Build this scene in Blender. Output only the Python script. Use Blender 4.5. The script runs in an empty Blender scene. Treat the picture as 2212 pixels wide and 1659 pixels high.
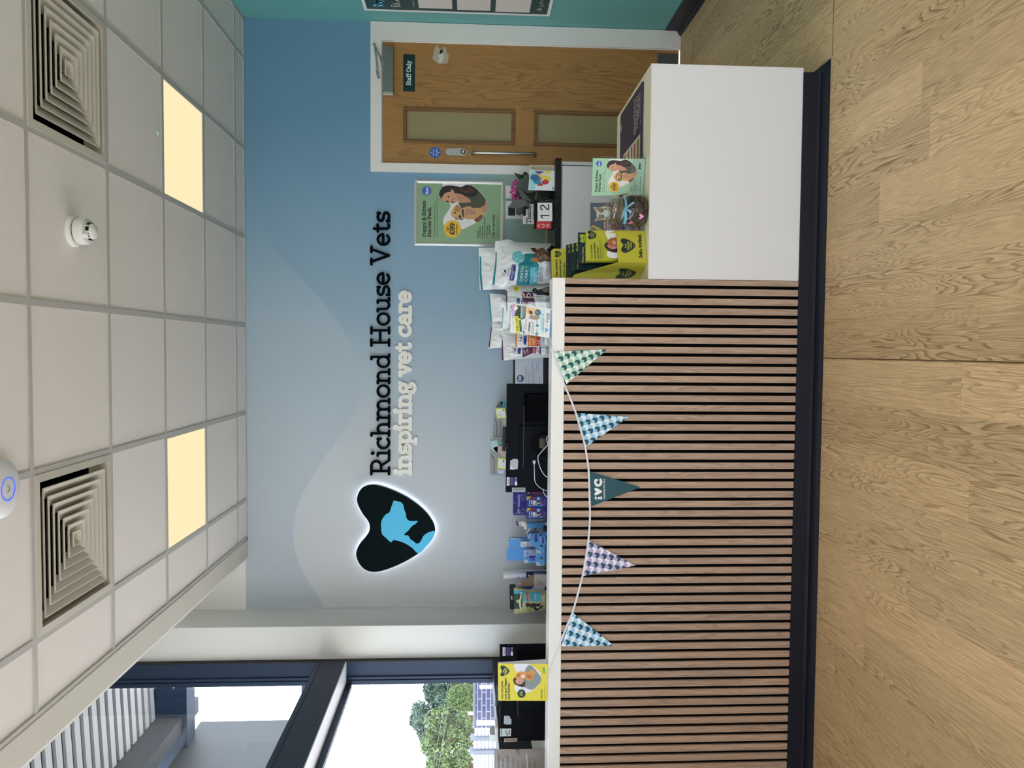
import bpy, math, random
from mathutils import Vector, Matrix, noise
from mathutils.geometry import tessellate_polygon

# ------------------------------------------------------------------ camera, sky, sun, exposure
sc = bpy.context.scene
COL = sc.collection
F, CH = 1670.2212, 1.448662                      # focal length in pixels of the 2212 px wide frame, eye height
RM = Matrix(((0.9990308437, -0.0432503018, -0.0081721880),
             (0.0436360132, 0.9975259631, 0.0551167056),
             (0.0057681555, -0.0554198906, 0.9984464753)))   # columns: right, forward, up of the upright view
cam = bpy.data.cameras.new('camera'); cam_o = bpy.data.objects.new('camera', cam); COL.objects.link(cam_o)
cam.sensor_fit = 'HORIZONTAL'; cam.sensor_width = 36; cam.lens = F / 2212 * 36
cam.clip_start = 0.05; cam.clip_end = 400
rt, fw, up = RM.col[0], RM.col[1], RM.col[2]
m = Matrix((-up, rt, -fw)).transposed().to_4x4(); m.translation = (0, 0, CH)   # the phone was held on its side
cam_o.matrix_world = m
sc.camera = cam_o

sc.view_settings.view_transform = 'Standard'; sc.view_settings.look = 'None'
sc.view_settings.exposure = 1.12; sc.view_settings.gamma = 1; sc.view_settings.use_curve_mapping = False
sc.cycles.max_bounces = 10; sc.cycles.diffuse_bounces = 5; sc.cycles.transparent_max_bounces = 16
sc.cycles.sample_clamp_indirect = 6

w = bpy.data.worlds.new('sky'); sc.world = w; w.use_nodes = True
nt = w.node_tree; nt.nodes.clear()
wo = nt.nodes.new('ShaderNodeOutputWorld'); bg = nt.nodes.new('ShaderNodeBackground')
tc = nt.nodes.new('ShaderNodeTexCoord'); sx = nt.nodes.new('ShaderNodeSeparateXYZ'); cr = nt.nodes.new('ShaderNodeValToRGB')
cr.color_ramp.elements[0].position = 0.0; cr.color_ramp.elements[0].color = (0.84, 0.92, 1, 1)
cr.color_ramp.elements[1].position = 0.7; cr.color_ramp.elements[1].color = (0.70, 0.82, 1.0, 1)
nt.links.new(tc.outputs['Generated'], sx.inputs[0]); nt.links.new(sx.outputs[2], cr.inputs[0])
nt.links.new(cr.outputs[0], bg.inputs[0]); bg.inputs[1].default_value = 2.15
nt.links.new(bg.outputs[0], wo.inputs[0])

sun = bpy.data.lights.new('sun', 'SUN'); sun_o = bpy.data.objects.new('sun', sun); COL.objects.link(sun_o)
sun.energy = 7.5; sun.angle = 0.01; sun.color = (1, 0.965, 0.93)
sun_o.rotation_euler = Vector((0.36, -0.45, -0.82)).to_track_quat('-Z', 'Y').to_euler()

def portal(name, loc, rot, sx_, sy_):            # guides the daylight sampling of a glazed opening
    l = bpy.data.lights.new(name, 'AREA'); l.shape = 'RECTANGLE'; l.size = sx_; l.size_y = sy_
    l.cycles.is_portal = True
    o = bpy.data.objects.new(name, l); COL.objects.link(o); o.location = loc; o.rotation_euler = rot
# room numbers (metres)
YB, XR, ZC = 5.395, 2.223, 2.977                 # back wall, right wall, suspended ceiling
YP, XG, YREAR = 3.149, -2.031, -3.2              # counter front, side glazing, front of the shop
portal('window_portal', (XG - .20, 1.0, 2.7), (0, -math.pi / 2, 0), 3.0, 8.2)
portal('shopfront_portal', (0.1, YREAR - .05, 1.5), (math.pi / 2, 0, 0), 2.6, 2.95)

# ------------------------------------------------------------------ helpers
def ray(x, y): return RM @ Vector(((829.5 - y) / F, 1, (1106 - x) / F))
def P(x, y, X=None, Y=None, Z=None):             # point of the photograph on a plane of the room
    d = ray(x, y)
    if X is not None: t = X / d.x
    elif Y is not None: t = Y / d.y
    else: t = (Z - CH) / d.z
    return Vector((0, 0, CH)) + d * t
def px_of(y, Y, Z):                              # column x at row y where the plane Y=... has height Z
    a, b = 0.0, 2212.0
    for _ in range(40):
        mth = (a + b) / 2
        if P(mth, y, Y=Y).z > Z: a = mth
        else: b = mth
    return a
class Plane:
    def __init__(s, a, b, c):
        s.p = Vector(a); s.n = (Vector(b) - s.p).cross(Vector(c) - s.p).normalized()
        if s.n.dot(Vector((0, 0, CH)) - s.p) < 0: s.n = -s.n
    def __call__(s, x, y, off=0.0):
        d = ray(x, y); o = Vector((0, 0, CH))
        return o + d * ((s.p - o).dot(s.n) / d.dot(s.n)) + s.n * off
def yplane(Y): return Plane((0, Y, 0), (1, Y, 0), (0, Y, 1))
def zplane(Z): return Plane((0, 3, Z), (1, 3, Z), (0, 4, Z))
def xplane(X): return Plane((X, 0, 0), (X, 1, 0), (X, 0, 1))

def lin(c): return c / 12.92 if c <= .04045 else ((c + .055) / 1.055) ** 2.4
def rgb(h, k=1.0):
    v = [min(.92, lin(int(h[i:i + 2], 16) / 255) * k) for i in (1, 3, 5)]
    return (*v, 1)
MATS = {}
def mat(name, h, rough=.6, metal=0, k=1.0, spec=.5, bump=None, coat=0):
    key = name
    if key in MATS: return MATS[key]
    mm = bpy.data.materials.new(name); mm.use_nodes = True
    b = mm.node_tree.nodes['Principled BSDF']
    b.inputs['Base Color'].default_value = rgb(h, k); b.inputs['Roughness'].default_value = rough
    b.inputs['Metallic'].default_value = metal; b.inputs['Specular IOR Level'].default_value = spec
    if coat: b.inputs['Coat Weight'].default_value = coat; b.inputs['Coat Roughness'].default_value = .08
    if bump:
        N = mm.node_tree.nodes; L = mm.node_tree.links
        t = N.new('ShaderNodeTexCoord'); n = N.new('ShaderNodeTexNoise'); bp = N.new('ShaderNodeBump')
        n.inputs['Scale'].default_value = bump[0]; n.inputs['Detail'].default_value = 6
        bp.inputs['Strength'].default_value = bump[1]; bp.inputs['Distance'].default_value = bump[2]
        L.new(t.outputs['Object'], n.inputs['Vector']); L.new(n.outputs[0], bp.inputs['Height']); L.new(bp.outputs[0], b.inputs['Normal'])
    MATS[key] = mm; return mm
def C(h, rough=.55, k=1.5): return mat('print_' + h[1:], h, rough, k=k)
def emis(name, h, s):
    mm = bpy.data.materials.new(name); mm.use_nodes = True; n = mm.node_tree.nodes; n.clear()
    e = n.new('ShaderNodeEmission'); o = n.new('ShaderNodeOutputMaterial'); e.inputs[0].default_value = rgb(h); e.inputs[1].default_value = s
    mm.node_tree.links.new(e.outputs[0], o.inputs[0]); return mm
def clear(name, tint, refl=1.0, rough=.0):       # thin clear sheet: see-through plus a fresnel reflection
    mm = bpy.data.materials.new(name); mm.use_nodes = True; N = mm.node_tree.nodes; L = mm.node_tree.links; N.clear()
    o = N.new('ShaderNodeOutputMaterial'); mx = N.new('ShaderNodeMixShader'); t = N.new('ShaderNodeBsdfTransparent'); g = N.new('ShaderNodeBsdfGlossy')
    ge = N.new('ShaderNodeNewGeometry'); dt = N.new('ShaderNodeVectorMath'); dt.operation = 'DOT_PRODUCT'
    L.new(ge.outputs['Incoming'], dt.inputs[0]); L.new(ge.outputs['Normal'], dt.inputs[1])
    def M(op, a_, b_=0.0):
        q = N.new('ShaderNodeMath'); q.operation = op; q.use_clamp = op == 'MULTIPLY'
        for i_, v_ in enumerate((a_, b_)):
            if isinstance(v_, float): q.inputs[i_].default_value = v_
            else: L.new(v_, q.inputs[i_])
        return q.outputs[0]
    sch = M('ADD', M('MULTIPLY', M('POWER', M('SUBTRACT', 1.0, M('ABSOLUTE', dt.outputs['Value'])), 5.0), .96), .04)   # Schlick, both sides alike
    g.inputs['Roughness'].default_value = rough; t.inputs[0].default_value = (*tint, 1)
    L.new(M('MULTIPLY', sch, float(refl)), mx.inputs[0]); L.new(t.outputs[0], mx.inputs[1]); L.new(g.outputs[0], mx.inputs[2]); L.new(mx.outputs[0], o.inputs[0])
    return mm
class NT:                                        # small node helper
    def __init__(s, name, rough=.6):
        s.m = bpy.data.materials.new(name); s.m.use_nodes = True; s.N = s.m.node_tree.nodes; s.L = s.m.node_tree.links
        s.b = s.N['Principled BSDF']; s.b.inputs['Roughness'].default_value = rough
        s.tc = s.N.new('ShaderNodeTexCoord')
    def n(s, t, **kw):
        x = s.N.new('ShaderNode' + t)
        for k, v in kw.items(): setattr(x, k, v)
        return x
    def set(s, node, i, v):
        if hasattr(v, 'links') or hasattr(v, 'is_output'): s.L.new(v, node.inputs[i])
        else: node.inputs[i].default_value = v
    def math(s, op, a, b=0.0, clamp=False):
        x = s.n('Math', operation=op, use_clamp=clamp); s.set(x, 0, a); s.set(x, 1, b); return x.outputs[0]
    def vec(s, x, y, z):
        v = s.n('CombineXYZ'); s.set(v, 0, x); s.set(v, 1, y); s.set(v, 2, z); return v.outputs[0]
    def mul(s, v, sc3):
        x = s.n('VectorMath', operation='MULTIPLY'); s.set(x, 0, v); x.inputs[1].default_value = sc3; return x.outputs[0]
    def noise(s, v, scale=1, detail=3, rough=.5, dist=0):
        x = s.n('TexNoise'); s.set(x, 0, v); x.inputs['Scale'].default_value = scale; x.inputs['Detail'].default_value = detail
        x.inputs['Roughness'].default_value = rough; x.inputs['Distortion'].default_value = dist; return x.outputs[0]
    def ramp(s, f, stops):
        x = s.n('ValToRGB'); s.set(x, 0, f); e = x.color_ramp.elements
        while len(e) < len(stops): e.new(.5)
        for q, (p_, c_) in zip(e, stops): q.position = p_; q.color = c_
        return x.outputs[0]
    def mix(s, f, a, b, mode='MIX'):
        x = s.n('Mix', data_type='RGBA', blend_type=mode); s.set(x, 0, f); s.set(x, 6, a); s.set(x, 7, b); return x.outputs[2]
    def xyz(s, v):
        x = s.n('SeparateXYZ'); s.set(x, 0, v); return x.outputs
    def bump(s, h, strength=.2, dist=.001):
        x = s.n('Bump'); x.inputs['Strength'].default_value = strength; x.inputs['Distance'].default_value = dist
        s.L.new(h, x.inputs['Height']); s.L.new(x.outputs[0], s.b.inputs['Normal'])
def wood(name, base, dark, light, along=(1, 0, 0), across=10., length=1.1, lines=16., planks=None, rough=.5, offx=0., k=1., contrast=1., fine=.35):
    """oak: contour lines of a stretched noise give the cathedral grain; fine pores on top"""
    t = NT(name, rough); o = t.xyz(t.tc.outputs['Object'])
    ax = list(along).index(1); cross = [i for i in range(3) if i != ax]
    L_ = o[ax]; c1, c2 = o[cross[0]], o[cross[1]]
    seed = 0.0; tint = None; seam = None
    if planks:                                   # (width, length, offset): boards side by side
        wdt, ln, off = planks
        u = t.math('DIVIDE', t.math('SUBTRACT', c1, off), wdt); row = t.math('FLOOR', u)
        wn = t.n('TexWhiteNoise', noise_dimensions='1D'); t.set(wn, 1, row)
        v = t.math('ADD', t.math('DIVIDE', L_, ln), t.math('MULTIPLY', wn.outputs[0], 7.3)); cell = t.math('FLOOR', v)
        w2 = t.n('TexWhiteNoise', noise_dimensions='2D'); t.set(w2, 0, t.vec(row, cell, 0.0))
        seed = t.math('MULTIPLY', w2.outputs[0], 37.0); tint = w2.outputs[0]
        fu = t.math('FRACT', u); fv = t.math('FRACT', v)
        eu = t.math('MULTIPLY', t.math('MINIMUM', fu, t.math('SUBTRACT', 1.0, fu)), wdt)
        ev = t.math('MULTIPLY', t.math('MINIMUM', fv, t.math('SUBTRACT', 1.0, fv)), ln)
        seam = t.math('LESS_THAN', t.math('MINIMUM', eu, ev), .0007)
    vv = t.vec(t.math('MULTIPLY', L_, length), t.math('MULTIPLY', c1, across), t.math('ADD', t.math('MULTIPLY', c2, across), seed))
    big = t.noise(vv, 1, 2.5, .45, .25)
    ringv = t.math('MULTIPLY', big, lines)
    s_ = t.math('FRACT', ringv)
    band = t.ramp(s_, [(0, (0, 0, 0, 1)), (.55, (.25,) * 3 + (1,)), (.86, (1, 1, 1, 1)), (1, (0, 0, 0, 1))])
    fv2 = t.vec(t.math('MULTIPLY', L_, 9.), t.math('MULTIPLY', c1, 420.), t.math('ADD', t.math('MULTIPLY', c2, 420.), seed))
    fn = t.noise(fv2, 1, 3, .6)
    fib = t.ramp(fn, [(.38, (0, 0, 0, 1)), (.66, (1, 1, 1, 1))])
    soft = t.noise(vv, .6, 2)
    bandm = t.math('MULTIPLY', band, t.math('MULTIPLY', t.ramp(soft, [(.36, (.15,) * 3 + (1,)), (.6, (1, 1, 1, 1))]), .75 * contrast))
    c0 = t.mix(soft, rgb(base, k), rgb(light, k))
    c1_ = t.mix(bandm, c0, rgb(dark, k))
    c2_ = t.mix(t.math('MULTIPLY', fib, fine), c1_, rgb(dark, k))
    if tint is not None:
        tv = t.ramp(tint, [(0, (.85, .84, .83, 1)), (.5, (.95, .95, .95, 1)), (1, (1.08, 1.07, 1.05, 1))])
        c2_ = t.mix(1.0, c2_, tv, 'MULTIPLY'); c2_ = t.mix(t.math('MULTIPLY', seam, .28), c2_, rgb('#4a3822'))
    t.L.new(c2_, t.b.inputs['Base Color'])
    t.bump(fn, .12, .0006)
    return t.m

class MB:
    def __init__(s): s.v = []; s.f = []; s.mi = []; s.sm = []
    def add(s, vs, fs, mi=0, sm=False):
        o = len(s.v); s.v += [tuple(v) for v in vs]
        for f in fs: s.f.append([i + o for i in f]); s.mi.append(mi); s.sm.append(sm)
        return s
    def box(s, x0, x1, y0, y1, z0, z1, mi=0, M=None):
        vs = [Vector((x, y, z)) for x in (x0, x1) for y in (y0, y1) for z in (z0, z1)]
        if M is not None: vs = [M @ v for v in vs]
        return s.add(vs, [(0, 1, 3, 2), (4, 6, 7, 5), (0, 4, 5, 1), (2, 3, 7, 6), (0, 2, 6, 4), (1, 5, 7, 3)], mi)
    def prism(s, pts, vec, mi=0, smooth=False):
        n = len(pts); vec = Vector(vec); a = [Vector(p) for p in pts]; b = [p + vec for p in a]
        tri = tessellate_polygon([a])
        s.add(a + b, [tuple(t) for t in tri] + [tuple(i + n for i in reversed(t)) for t in tri], mi)
        return s.add(a + b, [(i, (i + 1) % n, (i + 1) % n + n, i + n) for i in range(n)], mi, smooth)
    def tube(s, pts, r, n=8, mi=0, cap=True):
        pts = [Vector(p) for p in pts]; rs = r if isinstance(r, (list, tuple)) else [r] * len(pts)
        rings = []; prev = None
        for i, p in enumerate(pts):
            d = (pts[min(i + 1, len(pts) - 1)] - pts[max(i - 1, 0)]).normalized()
            if prev is None:
                a = d.orthogonal().normalized()
            else:
                a = (prev - d * prev.dot(d)).normalized()
            prev = a; b = d.cross(a)
            rings.append([p + (a * math.cos(2 * math.pi * k / n) + b * math.sin(2 * math.pi * k / n)) * rs[i] for k in range(n)])
        vs = [v for rg in rings for v in rg]; fs = []
        for i in range(len(pts) - 1):
            for k in range(n): fs.append((i * n + k, i * n + (k + 1) % n, (i + 1) * n + (k + 1) % n, (i + 1) * n + k))
        s.add(vs, fs, mi, True)
        if cap: s.add(rings[0], [tuple(range(n))], mi); s.add(rings[-1], [tuple(range(n))], mi)
        return s
    def lathe(s, c, prof, n=32, mi=0, axis='z', smooth=True):
        c = Vector(c); vs = []
        for r, h in prof:
            for k in range(n):
                a = 2 * math.pi * k / n; u, v = r * math.cos(a), r * math.sin(a)
                vs.append(c + (Vector((u, v, h)) if axis == 'z' else Vector((u, h, v)) if axis == 'y' else Vector((h, u, v))))
        fs = [(i * n + k, i * n + (k + 1) % n, (i + 1) * n + (k + 1) % n, (i + 1) * n + k) for i in range(len(prof) - 1) for k in range(n)]
        s.add(vs, fs, mi, smooth)
        m_ = len(prof)
        if prof[0][0] > 1e-5: s.add(vs[:n], [tuple(range(n))], mi)
        if prof[-1][0] > 1e-5: s.add(vs[-n:], [tuple(range(n))], mi)
        return s
    def build(s, name, mats, parent=None, bevel=0, seg=2):
        me = bpy.data.meshes.new(name); me.from_pydata(s.v, [], s.f)
        for q in (mats if isinstance(mats, (list, tuple)) else [mats]): me.materials.append(q)
        me.polygons.foreach_set('material_index', s.mi); me.polygons.foreach_set('use_smooth', s.sm); me.update()
        o = bpy.data.objects.new(name, me); COL.objects.link(o)
        if parent is not None:
            o.parent = parent; o.matrix_parent_inverse = parent.matrix_world.inverted() if False else Matrix.Translation(-parent.location)
        if bevel:
            b = o.modifiers.new('bevel', 'BEVEL'); b.width = bevel; b.segments = seg; b.limit_method = 'ANGLE'; b.angle_limit = .6
            b.harden_normals = False
        return o
def tag(o, label=None, cat=None, group=None, kind=None):
    if label: o['label'] = label
    if cat: o['category'] = cat
    if group: o['group'] = group
    if kind: o['kind'] = kind
    return o
def thing(name, label, cat, loc=(0, 0, 0), group=None, kind=None):
    o = bpy.data.objects.new(name, None); COL.objects.link(o); o.location = loc; o.empty_display_size = .05
    return tag(o, label, cat, group, kind)
def struct(name, mb, m, label, cat, bevel=0):
    return tag(mb.build(name, m, None, bevel), label, cat, kind='structure')

def smooth(pts, n=6, closed=True):
    out = []; N = len(pts)
    for i in range(N if closed else N - 1):
        p0 = pts[(i - 1) % N] if closed or i else pts[0]; p1 = pts[i]; p2 = pts[(i + 1) % N]; p3 = pts[(i + 2) % N] if closed or i + 2 < N else p2
        for k in range(n):
            t = k / n; q = []
            for a, b, c, d in zip(p0, p1, p2, p3):
                q.append(.5 * (2 * b + (c - a) * t + (2 * a - 5 * b + 4 * c - d) * t * t + (3 * b - a - 3 * c + d) * t ** 3))
            out.append(tuple(q))
    if not closed: out.append(tuple(pts[-1]))
    return out
def zz(ox, oy, sc_, pts): return [(ox + a / sc_, oy + b / sc_) for a, b in pts]

# ------------------------------------------------------------------ lettering: a slab serif drawn from strokes, and the plain built-in face
def arc(cx, cy, rx, ry, a0, a1):
    n = max(4, int(abs(a1 - a0) / 18)); return [(cx + rx * math.cos(math.radians(a0 + (a1 - a0) * i / n)), cy + ry * math.sin(math.radians(a0 + (a1 - a0) * i / n))) for i in range(n + 1)]
G = {}
def g(ch, adv, *strokes): G[ch] = (adv, strokes)
B, T, Mx = .45, 6.85, 4.55                       # stroke centres on the base line, cap line, x line
L = lambda *a: [(a[i], a[i + 1]) for i in range(0, len(a), 2)]
g('a', 5.4, arc(2.5, 3.1, 1.5, 1.45, 150, 0) + [(4, .95), (4.3, B), (5.1, B)], arc(2.3, 1.6, 1.7, 1.15, 20, 340))
g('b', 5.6, L(1.1, T, 1.1, B), L(.3, T, 1.1, T), arc(2.9, 2.5, 1.8, 2.05, 0, 360))
g('c', 4.9, arc(2.6, 2.5, 2.1, 2.05, 45, 315), L(4.05, 4.6, 4.05, 3.5))
g('d', 5.8, arc(2.6, 2.5, 2.0, 2.05, 0, 360), L(3.6, T, 4.5, T, 4.5, B, 5.4, B))
g('e', 5.2, L(.6, 2.6, 4.5, 2.6), arc(2.55, 2.5, 2.0, 2.05, 3, 318))
g('f', 3.6, L(1.5, B, 1.5, 5.6) + arc(2.7, 5.7, 1.2, 1.2, 180, 50), L(.4, Mx, 2.9, Mx), L(.5, B, 2.7, B))
g('g', 5.1, arc(2.4, 3.2, 1.65, 1.35, 0, 360), L(3.7, 4.1, 4.7, 4.6), L(1.2, 2.2, .9, 1.3, 1.6, .7, 3.4, .6, 4.2, .0) + arc(2.4, -.4, 1.9, 1.0, -10, -200) + L(1.4, .5))
g('h', 6.0, L(.4, T, 1.3, T, 1.3, B), L(.4, B, 2.3, B), arc(3.0, 2.9, 1.7, 1.65, 160, 0) + L(4.7, B), L(3.8, B, 5.7, B))
g('i', 2.8, L(.4, Mx, 1.4, Mx, 1.4, B), L(.4, B, 2.4, B), ('dot', 1.35, 6.4))
g('j', 2.7, L(.5, Mx, 1.5, Mx, 1.5, -.8) + arc(.5, -.8, 1, 1, -20, -90), ('dot', 1.45, 6.4))
g('k', 5.6, L(.4, T, 1.2, T, 1.2, B), L(.4, B, 2.1, B), L(1.2, 2.0, 3.9, Mx), L(3.1, Mx, 4.9, Mx), L(2.4, 3.0, 4.3, B), L(3.5, B, 5.3, B))
g('l', 2.7, L(.4, T, 1.3, T, 1.3, B), L(.4, B, 2.3, B))
g('m', 8.9, L(.4, Mx, 1.3, Mx, 1.3, B), L(.4, B, 2.3, B), arc(2.9, 3, 1.6, 1.55, 165, 0) + L(4.5, B), L(3.6, B, 5.4, B), arc(6.1, 3, 1.6, 1.55, 165, 0) + L(7.7, B), L(6.8, B, 8.6, B))
g('n', 6.0, L(.4, Mx, 1.3, Mx, 1.3, B), L(.4, B, 2.3, B), arc(3.0, 2.9, 1.7, 1.65, 160, 0) + L(4.7, B), L(3.8, B, 5.7, B))
g('o', 5.3, arc(2.65, 2.5, 2.15, 2.05, 0, 360))
g('p', 5.7, L(.3, Mx, 1.2, Mx, 1.2, -1.8), L(.3, -1.8, 2.2, -1.8), arc(3.1, 2.5, 1.9, 2.05, 0, 360))
g('q', 5.7, arc(2.6, 2.5, 1.9, 2.05, 0, 360), L(5.2, Mx, 4.5, Mx, 4.5, -1.8), L(3.5, -1.8, 5.3, -1.8))
g('r', 4.3, L(.4, Mx, 1.4, Mx, 1.4, B), L(.4, B, 2.5, B), arc(2.9, 3.0, 1.5, 1.5, 170, 70) + L(3.9, 4.2))
g('s', 4.5, arc(2.3, 3.5, 1.55, 1.05, 25, 270) + arc(2.3, 1.45, 1.7, 1.0, 90, -155), L(3.75, 4.6, 3.75, 3.8), L(.75, .4, .75, 1.3))
g('t', 3.7, L(1.5, 5.9, 1.5, 1.5) + arc(2.5, 1.45, 1, 1, 180, 320), L(.4, Mx, 3.1, Mx))
g('u', 5.9, L(.3, Mx, 1.2, Mx, 1.2, 2) + arc(2.8, 2, 1.6, 1.55, 180, 340), L(3.6, Mx, 4.5, Mx, 4.5, B, 5.4, B))
g('v', 5.3, L(.9, Mx, 2.65, B, 4.4, Mx), L(.1, Mx, 1.8, Mx), L(3.5, Mx, 5.2, Mx))
g('w', 7.5, L(.9, Mx, 2.3, B, 3.75, 4.3, 5.2, B, 6.6, Mx), L(.1, Mx, 1.8, Mx), L(5.7, Mx, 7.4, Mx))
g('x', 5.3, L(.9, Mx, 4.4, B), L(4.3, Mx, .9, B), L(.2, B, 1.8, B), L(3.5, B, 5.2, B), L(.1, Mx, 1.8, Mx), L(3.5, Mx, 5.1, Mx))
g('y', 5.3, L(.9, Mx, 2.7, .6), L(4.5, Mx, 2.4, -1.1, 1.5, -1.8, .6, -1.7), L(.1, Mx, 1.8, Mx), L(3.6, Mx, 5.2, Mx))
g('z', 4.8, L(.7, Mx, 4.1, Mx, .7, B, 4.2, B))
g('A', 7.4, L(1.2, B, 3.6, T, 6.1, B), L(2.1, 2.6, 5.2, 2.6), L(.3, B, 2.3, B), L(5, B, 7.1, B))
g('B', 6.4, L(.4, T, 3.4, T) + arc(3.4, 5.3, 1.6, 1.55, 90, -90) + L(1.5, 3.75), L(3.4, 3.75) + arc(3.5, 2.1, 1.9, 1.65, 90, -90) + L(.4, B), L(1.5, T, 1.5, B))
g('C', 6.8, arc(3.7, 3.65, 3.0, 3.2, 42, 318), L(6, T, 6, 5))
g('D', 7.3, L(.4, T, 3.2, T) + arc(3.2, 3.65, 3.3, 3.2, 90, -90) + L(.4, B), L(1.6, T, 1.6, B))
g('E', 6.2, L(.4, T, 5.4, T, 5.4, 5.5), L(1.6, T, 1.6, B), L(.4, B, 5.6, B, 5.6, 1.9), L(1.6, 3.7, 4.2, 3.7))
g('F', 5.9, L(.4, T, 5.4, T, 5.4, 5.5), L(1.6, T, 1.6, B), L(.4, B, 2.8, B), L(1.6, 3.7, 4.2, 3.7))
g('G', 7.4, arc(3.8, 3.65, 3.1, 3.2, 42, 345) + L(6.7, 3.3), L(4.6, 3.3, 7.1, 3.3), L(6.1, T, 6.1, 5))
g('H', 8.0, L(1.6, T, 1.6, B), L(6.3, T, 6.3, B), L(1.6, 3.7, 6.3, 3.7), L(.4, T, 2.8, T), L(5.1, T, 7.5, T), L(.4, B, 2.8, B), L(5.1, B, 7.5, B))
g('I', 3.4, L(1.7, T, 1.7, B), L(.4, T, 3, T), L(.4, B, 3, B))
g('J', 5, L(3.4, T, 3.4, 2) + arc(2, 2, 1.4, 1.6, 0, -150), L(2.2, T, 4.6, T))
g('K', 7.4, L(1.5, T, 1.5, B), L(.4, T, 2.7, T), L(.4, B, 2.7, B), L(1.5, 2.8, 5.8, T), L(4.6, T, 7, T), L(3, 4.1, 6, B), L(4.9, B, 7.2, B))
g('L', 5.8, L(1.6, T, 1.6, B), L(.4, T, 2.8, T), L(.4, B, 5.2, B, 5.2, 2))
g('M', 9.2, L(1.6, B, 1.6, T, 4.6, 1.6, 7.6, T, 7.6, B), L(.4, T, 1.6, T), L(7.6, T, 8.8, T), L(.4, B, 2.8, B), L(6.4, B, 8.8, B))
g('N', 8.0, L(1.6, B, 1.6, T, 6.2, B, 6.2, T), L(.4, T, 1.6, T), L(5, T, 7.4, T), L(.4, B, 2.8, B))
g('O', 7.5, arc(3.75, 3.65, 3.1, 3.2, 0, 360))
g('P', 6.2, L(.4, T, 3.4, T) + arc(3.4, 5.0, 2.0, 1.85, 90, -90) + L(1.6, 3.15), L(1.6, T, 1.6, B), L(.4, B, 2.9, B))
g('R', 7.1, L(.4, T, 3.5, T) + arc(3.5, 5.1, 1.9, 1.75, 90, -90) + L(1.6, 3.35), L(1.6, T, 1.6, B), L(.4, B, 2.9, B), L(3.6, 3.35, 5.7, B, 6.9, B))
g('S', 5.8, arc(3, 5.2, 2.0, 1.65, 25, 265) + arc(2.9, 2.0, 2.2, 1.55, 85, -155), L(4.9, T, 4.9, 5.6), L(.8, .4, .8, 1.8))
g('T', 6.6, L(3.3, T, 3.3, B), L(.6, 5.4, .6, T, 6, T, 6, 5.4), L(2.1, B, 4.5, B))
g('U', 7.5, L(1.5, T, 1.5, 2.8) + arc(3.75, 2.8, 2.25, 2.35, 180, 360) + L(6, T), L(.4, T, 2.6, T), L(4.9, T, 7.1, T))
g('V', 7.2, L(1.2, T, 3.6, B, 6, T), L(.2, T, 2.3, T), L(4.9, T, 7, T))
g('W', 10, L(1.2, T, 3, B, 5, 6.4, 7, B, 8.8, T), L(.2, T, 2.3, T), L(7.7, T, 9.8, T))
g('Y', 7, L(1, T, 3.5, 3.5, 6, T), L(3.5, 3.5, 3.5, B), L(.2, T, 2, T), L(5, T, 6.8, T), L(2.3, B, 4.7, B))
g('0', 5.6, arc(2.8, 3.65, 2.2, 3.2, 0, 360)); g('1', 4, L(.7, 5.4, 2.1, T, 2.1, B), L(.6, B, 3.6, B))
g('2', 5.4, arc(2.6, 5, 2.0, 1.85, 160, -30) + L(.6, B, 4.8, B)); g('3', 5.3, arc(2.4, 5.2, 1.8, 1.65, 150, -80) + arc(2.5, 2, 2.1, 1.6, 85, -155))
g('9', 5.6, arc(2.7, 4.9, 2.0, 1.95, 0, 360), L(4.7, 4.9) + arc(2.5, 3.6, 2.2, 3.15, 0, -120)); g('£', 6, arc(3.3, 5.2, 1.6, 1.7, 20, 180) + L(1.9, B), L(.5, B, 5.4, B, 5.4, 1.4), L(.5, 3.4, 3.9, 3.4))
g('&', 7, L(5.9, 3.6) + arc(3, 2.1, 2.3, 1.7, 20, -225) + L(4.2, 4.6) + arc(3, 5.6, 1.4, 1.3, -40, 220) + L(6.4, B))
g('.', 2.2, ('dot', 1.1, .7)); g(',', 2.2, L(1.2, .9, .8, -.7)); g("'", 1.8, L(.9, T, .9, 5.4)); g(':', 2.2, ('dot', 1.1, .7), ('dot', 1.1, 3.7)); g(' ', 2.6)
g('-', 3, L(.5, 2.5, 2.5, 2.5)); g('/', 4, L(.6, -.5, 3.4, 7)); g('+', 5, L(.6, 3, 4.4, 3), L(2.5, 1, 2.5, 5)); g('~', 4.5, L(.5, 3, 1.7, .8, 4.2, 5.5))
def ribbon(pts, w_):
    """a stroke with round ends and joints -> quads and discs"""
    out = []
    for i in range(len(pts) - 1):
        (x0, y0), (x1, y1) = pts[i], pts[i + 1]; dx, dy = x1 - x0, y1 - y0; d = math.hypot(dx, dy)
        if d < 1e-6: continue
        nx, ny = -dy / d * w_ / 2, dx / d * w_ / 2
        out.append([(x0 + nx, y0 + ny), (x1 + nx, y1 + ny), (x1 - nx, y1 - ny), (x0 - nx, y0 - ny)])
    js = range(len(pts)) if w_ > .3 else []
    for i in js:
        out.append([(pts[i][0] + w_ / 2 * math.cos(2 * math.pi * k / 10), pts[i][1] + w_ / 2 * math.sin(2 * math.pi * k / 10)) for k in range(10)])
    return out
def slab_text(s_, wt, track=0.0):
    x = 0; glyphs = []
    for ch in s_:
        adv, st = G.get(ch, G['-']); pl = []
        for q in st:
            if q[0] == 'dot': pl.append([(x + q[1] + wt * .78 * math.cos(2 * math.pi * k / 14), q[2] + wt * .78 * math.sin(2 * math.pi * k / 14)) for k in range(14)])
            else: pl += [[(x + a, b) for a, b in poly] for poly in ribbon(q, wt)]
        glyphs.append(pl); x += adv + track
    return glyphs, x, 7.3
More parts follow.
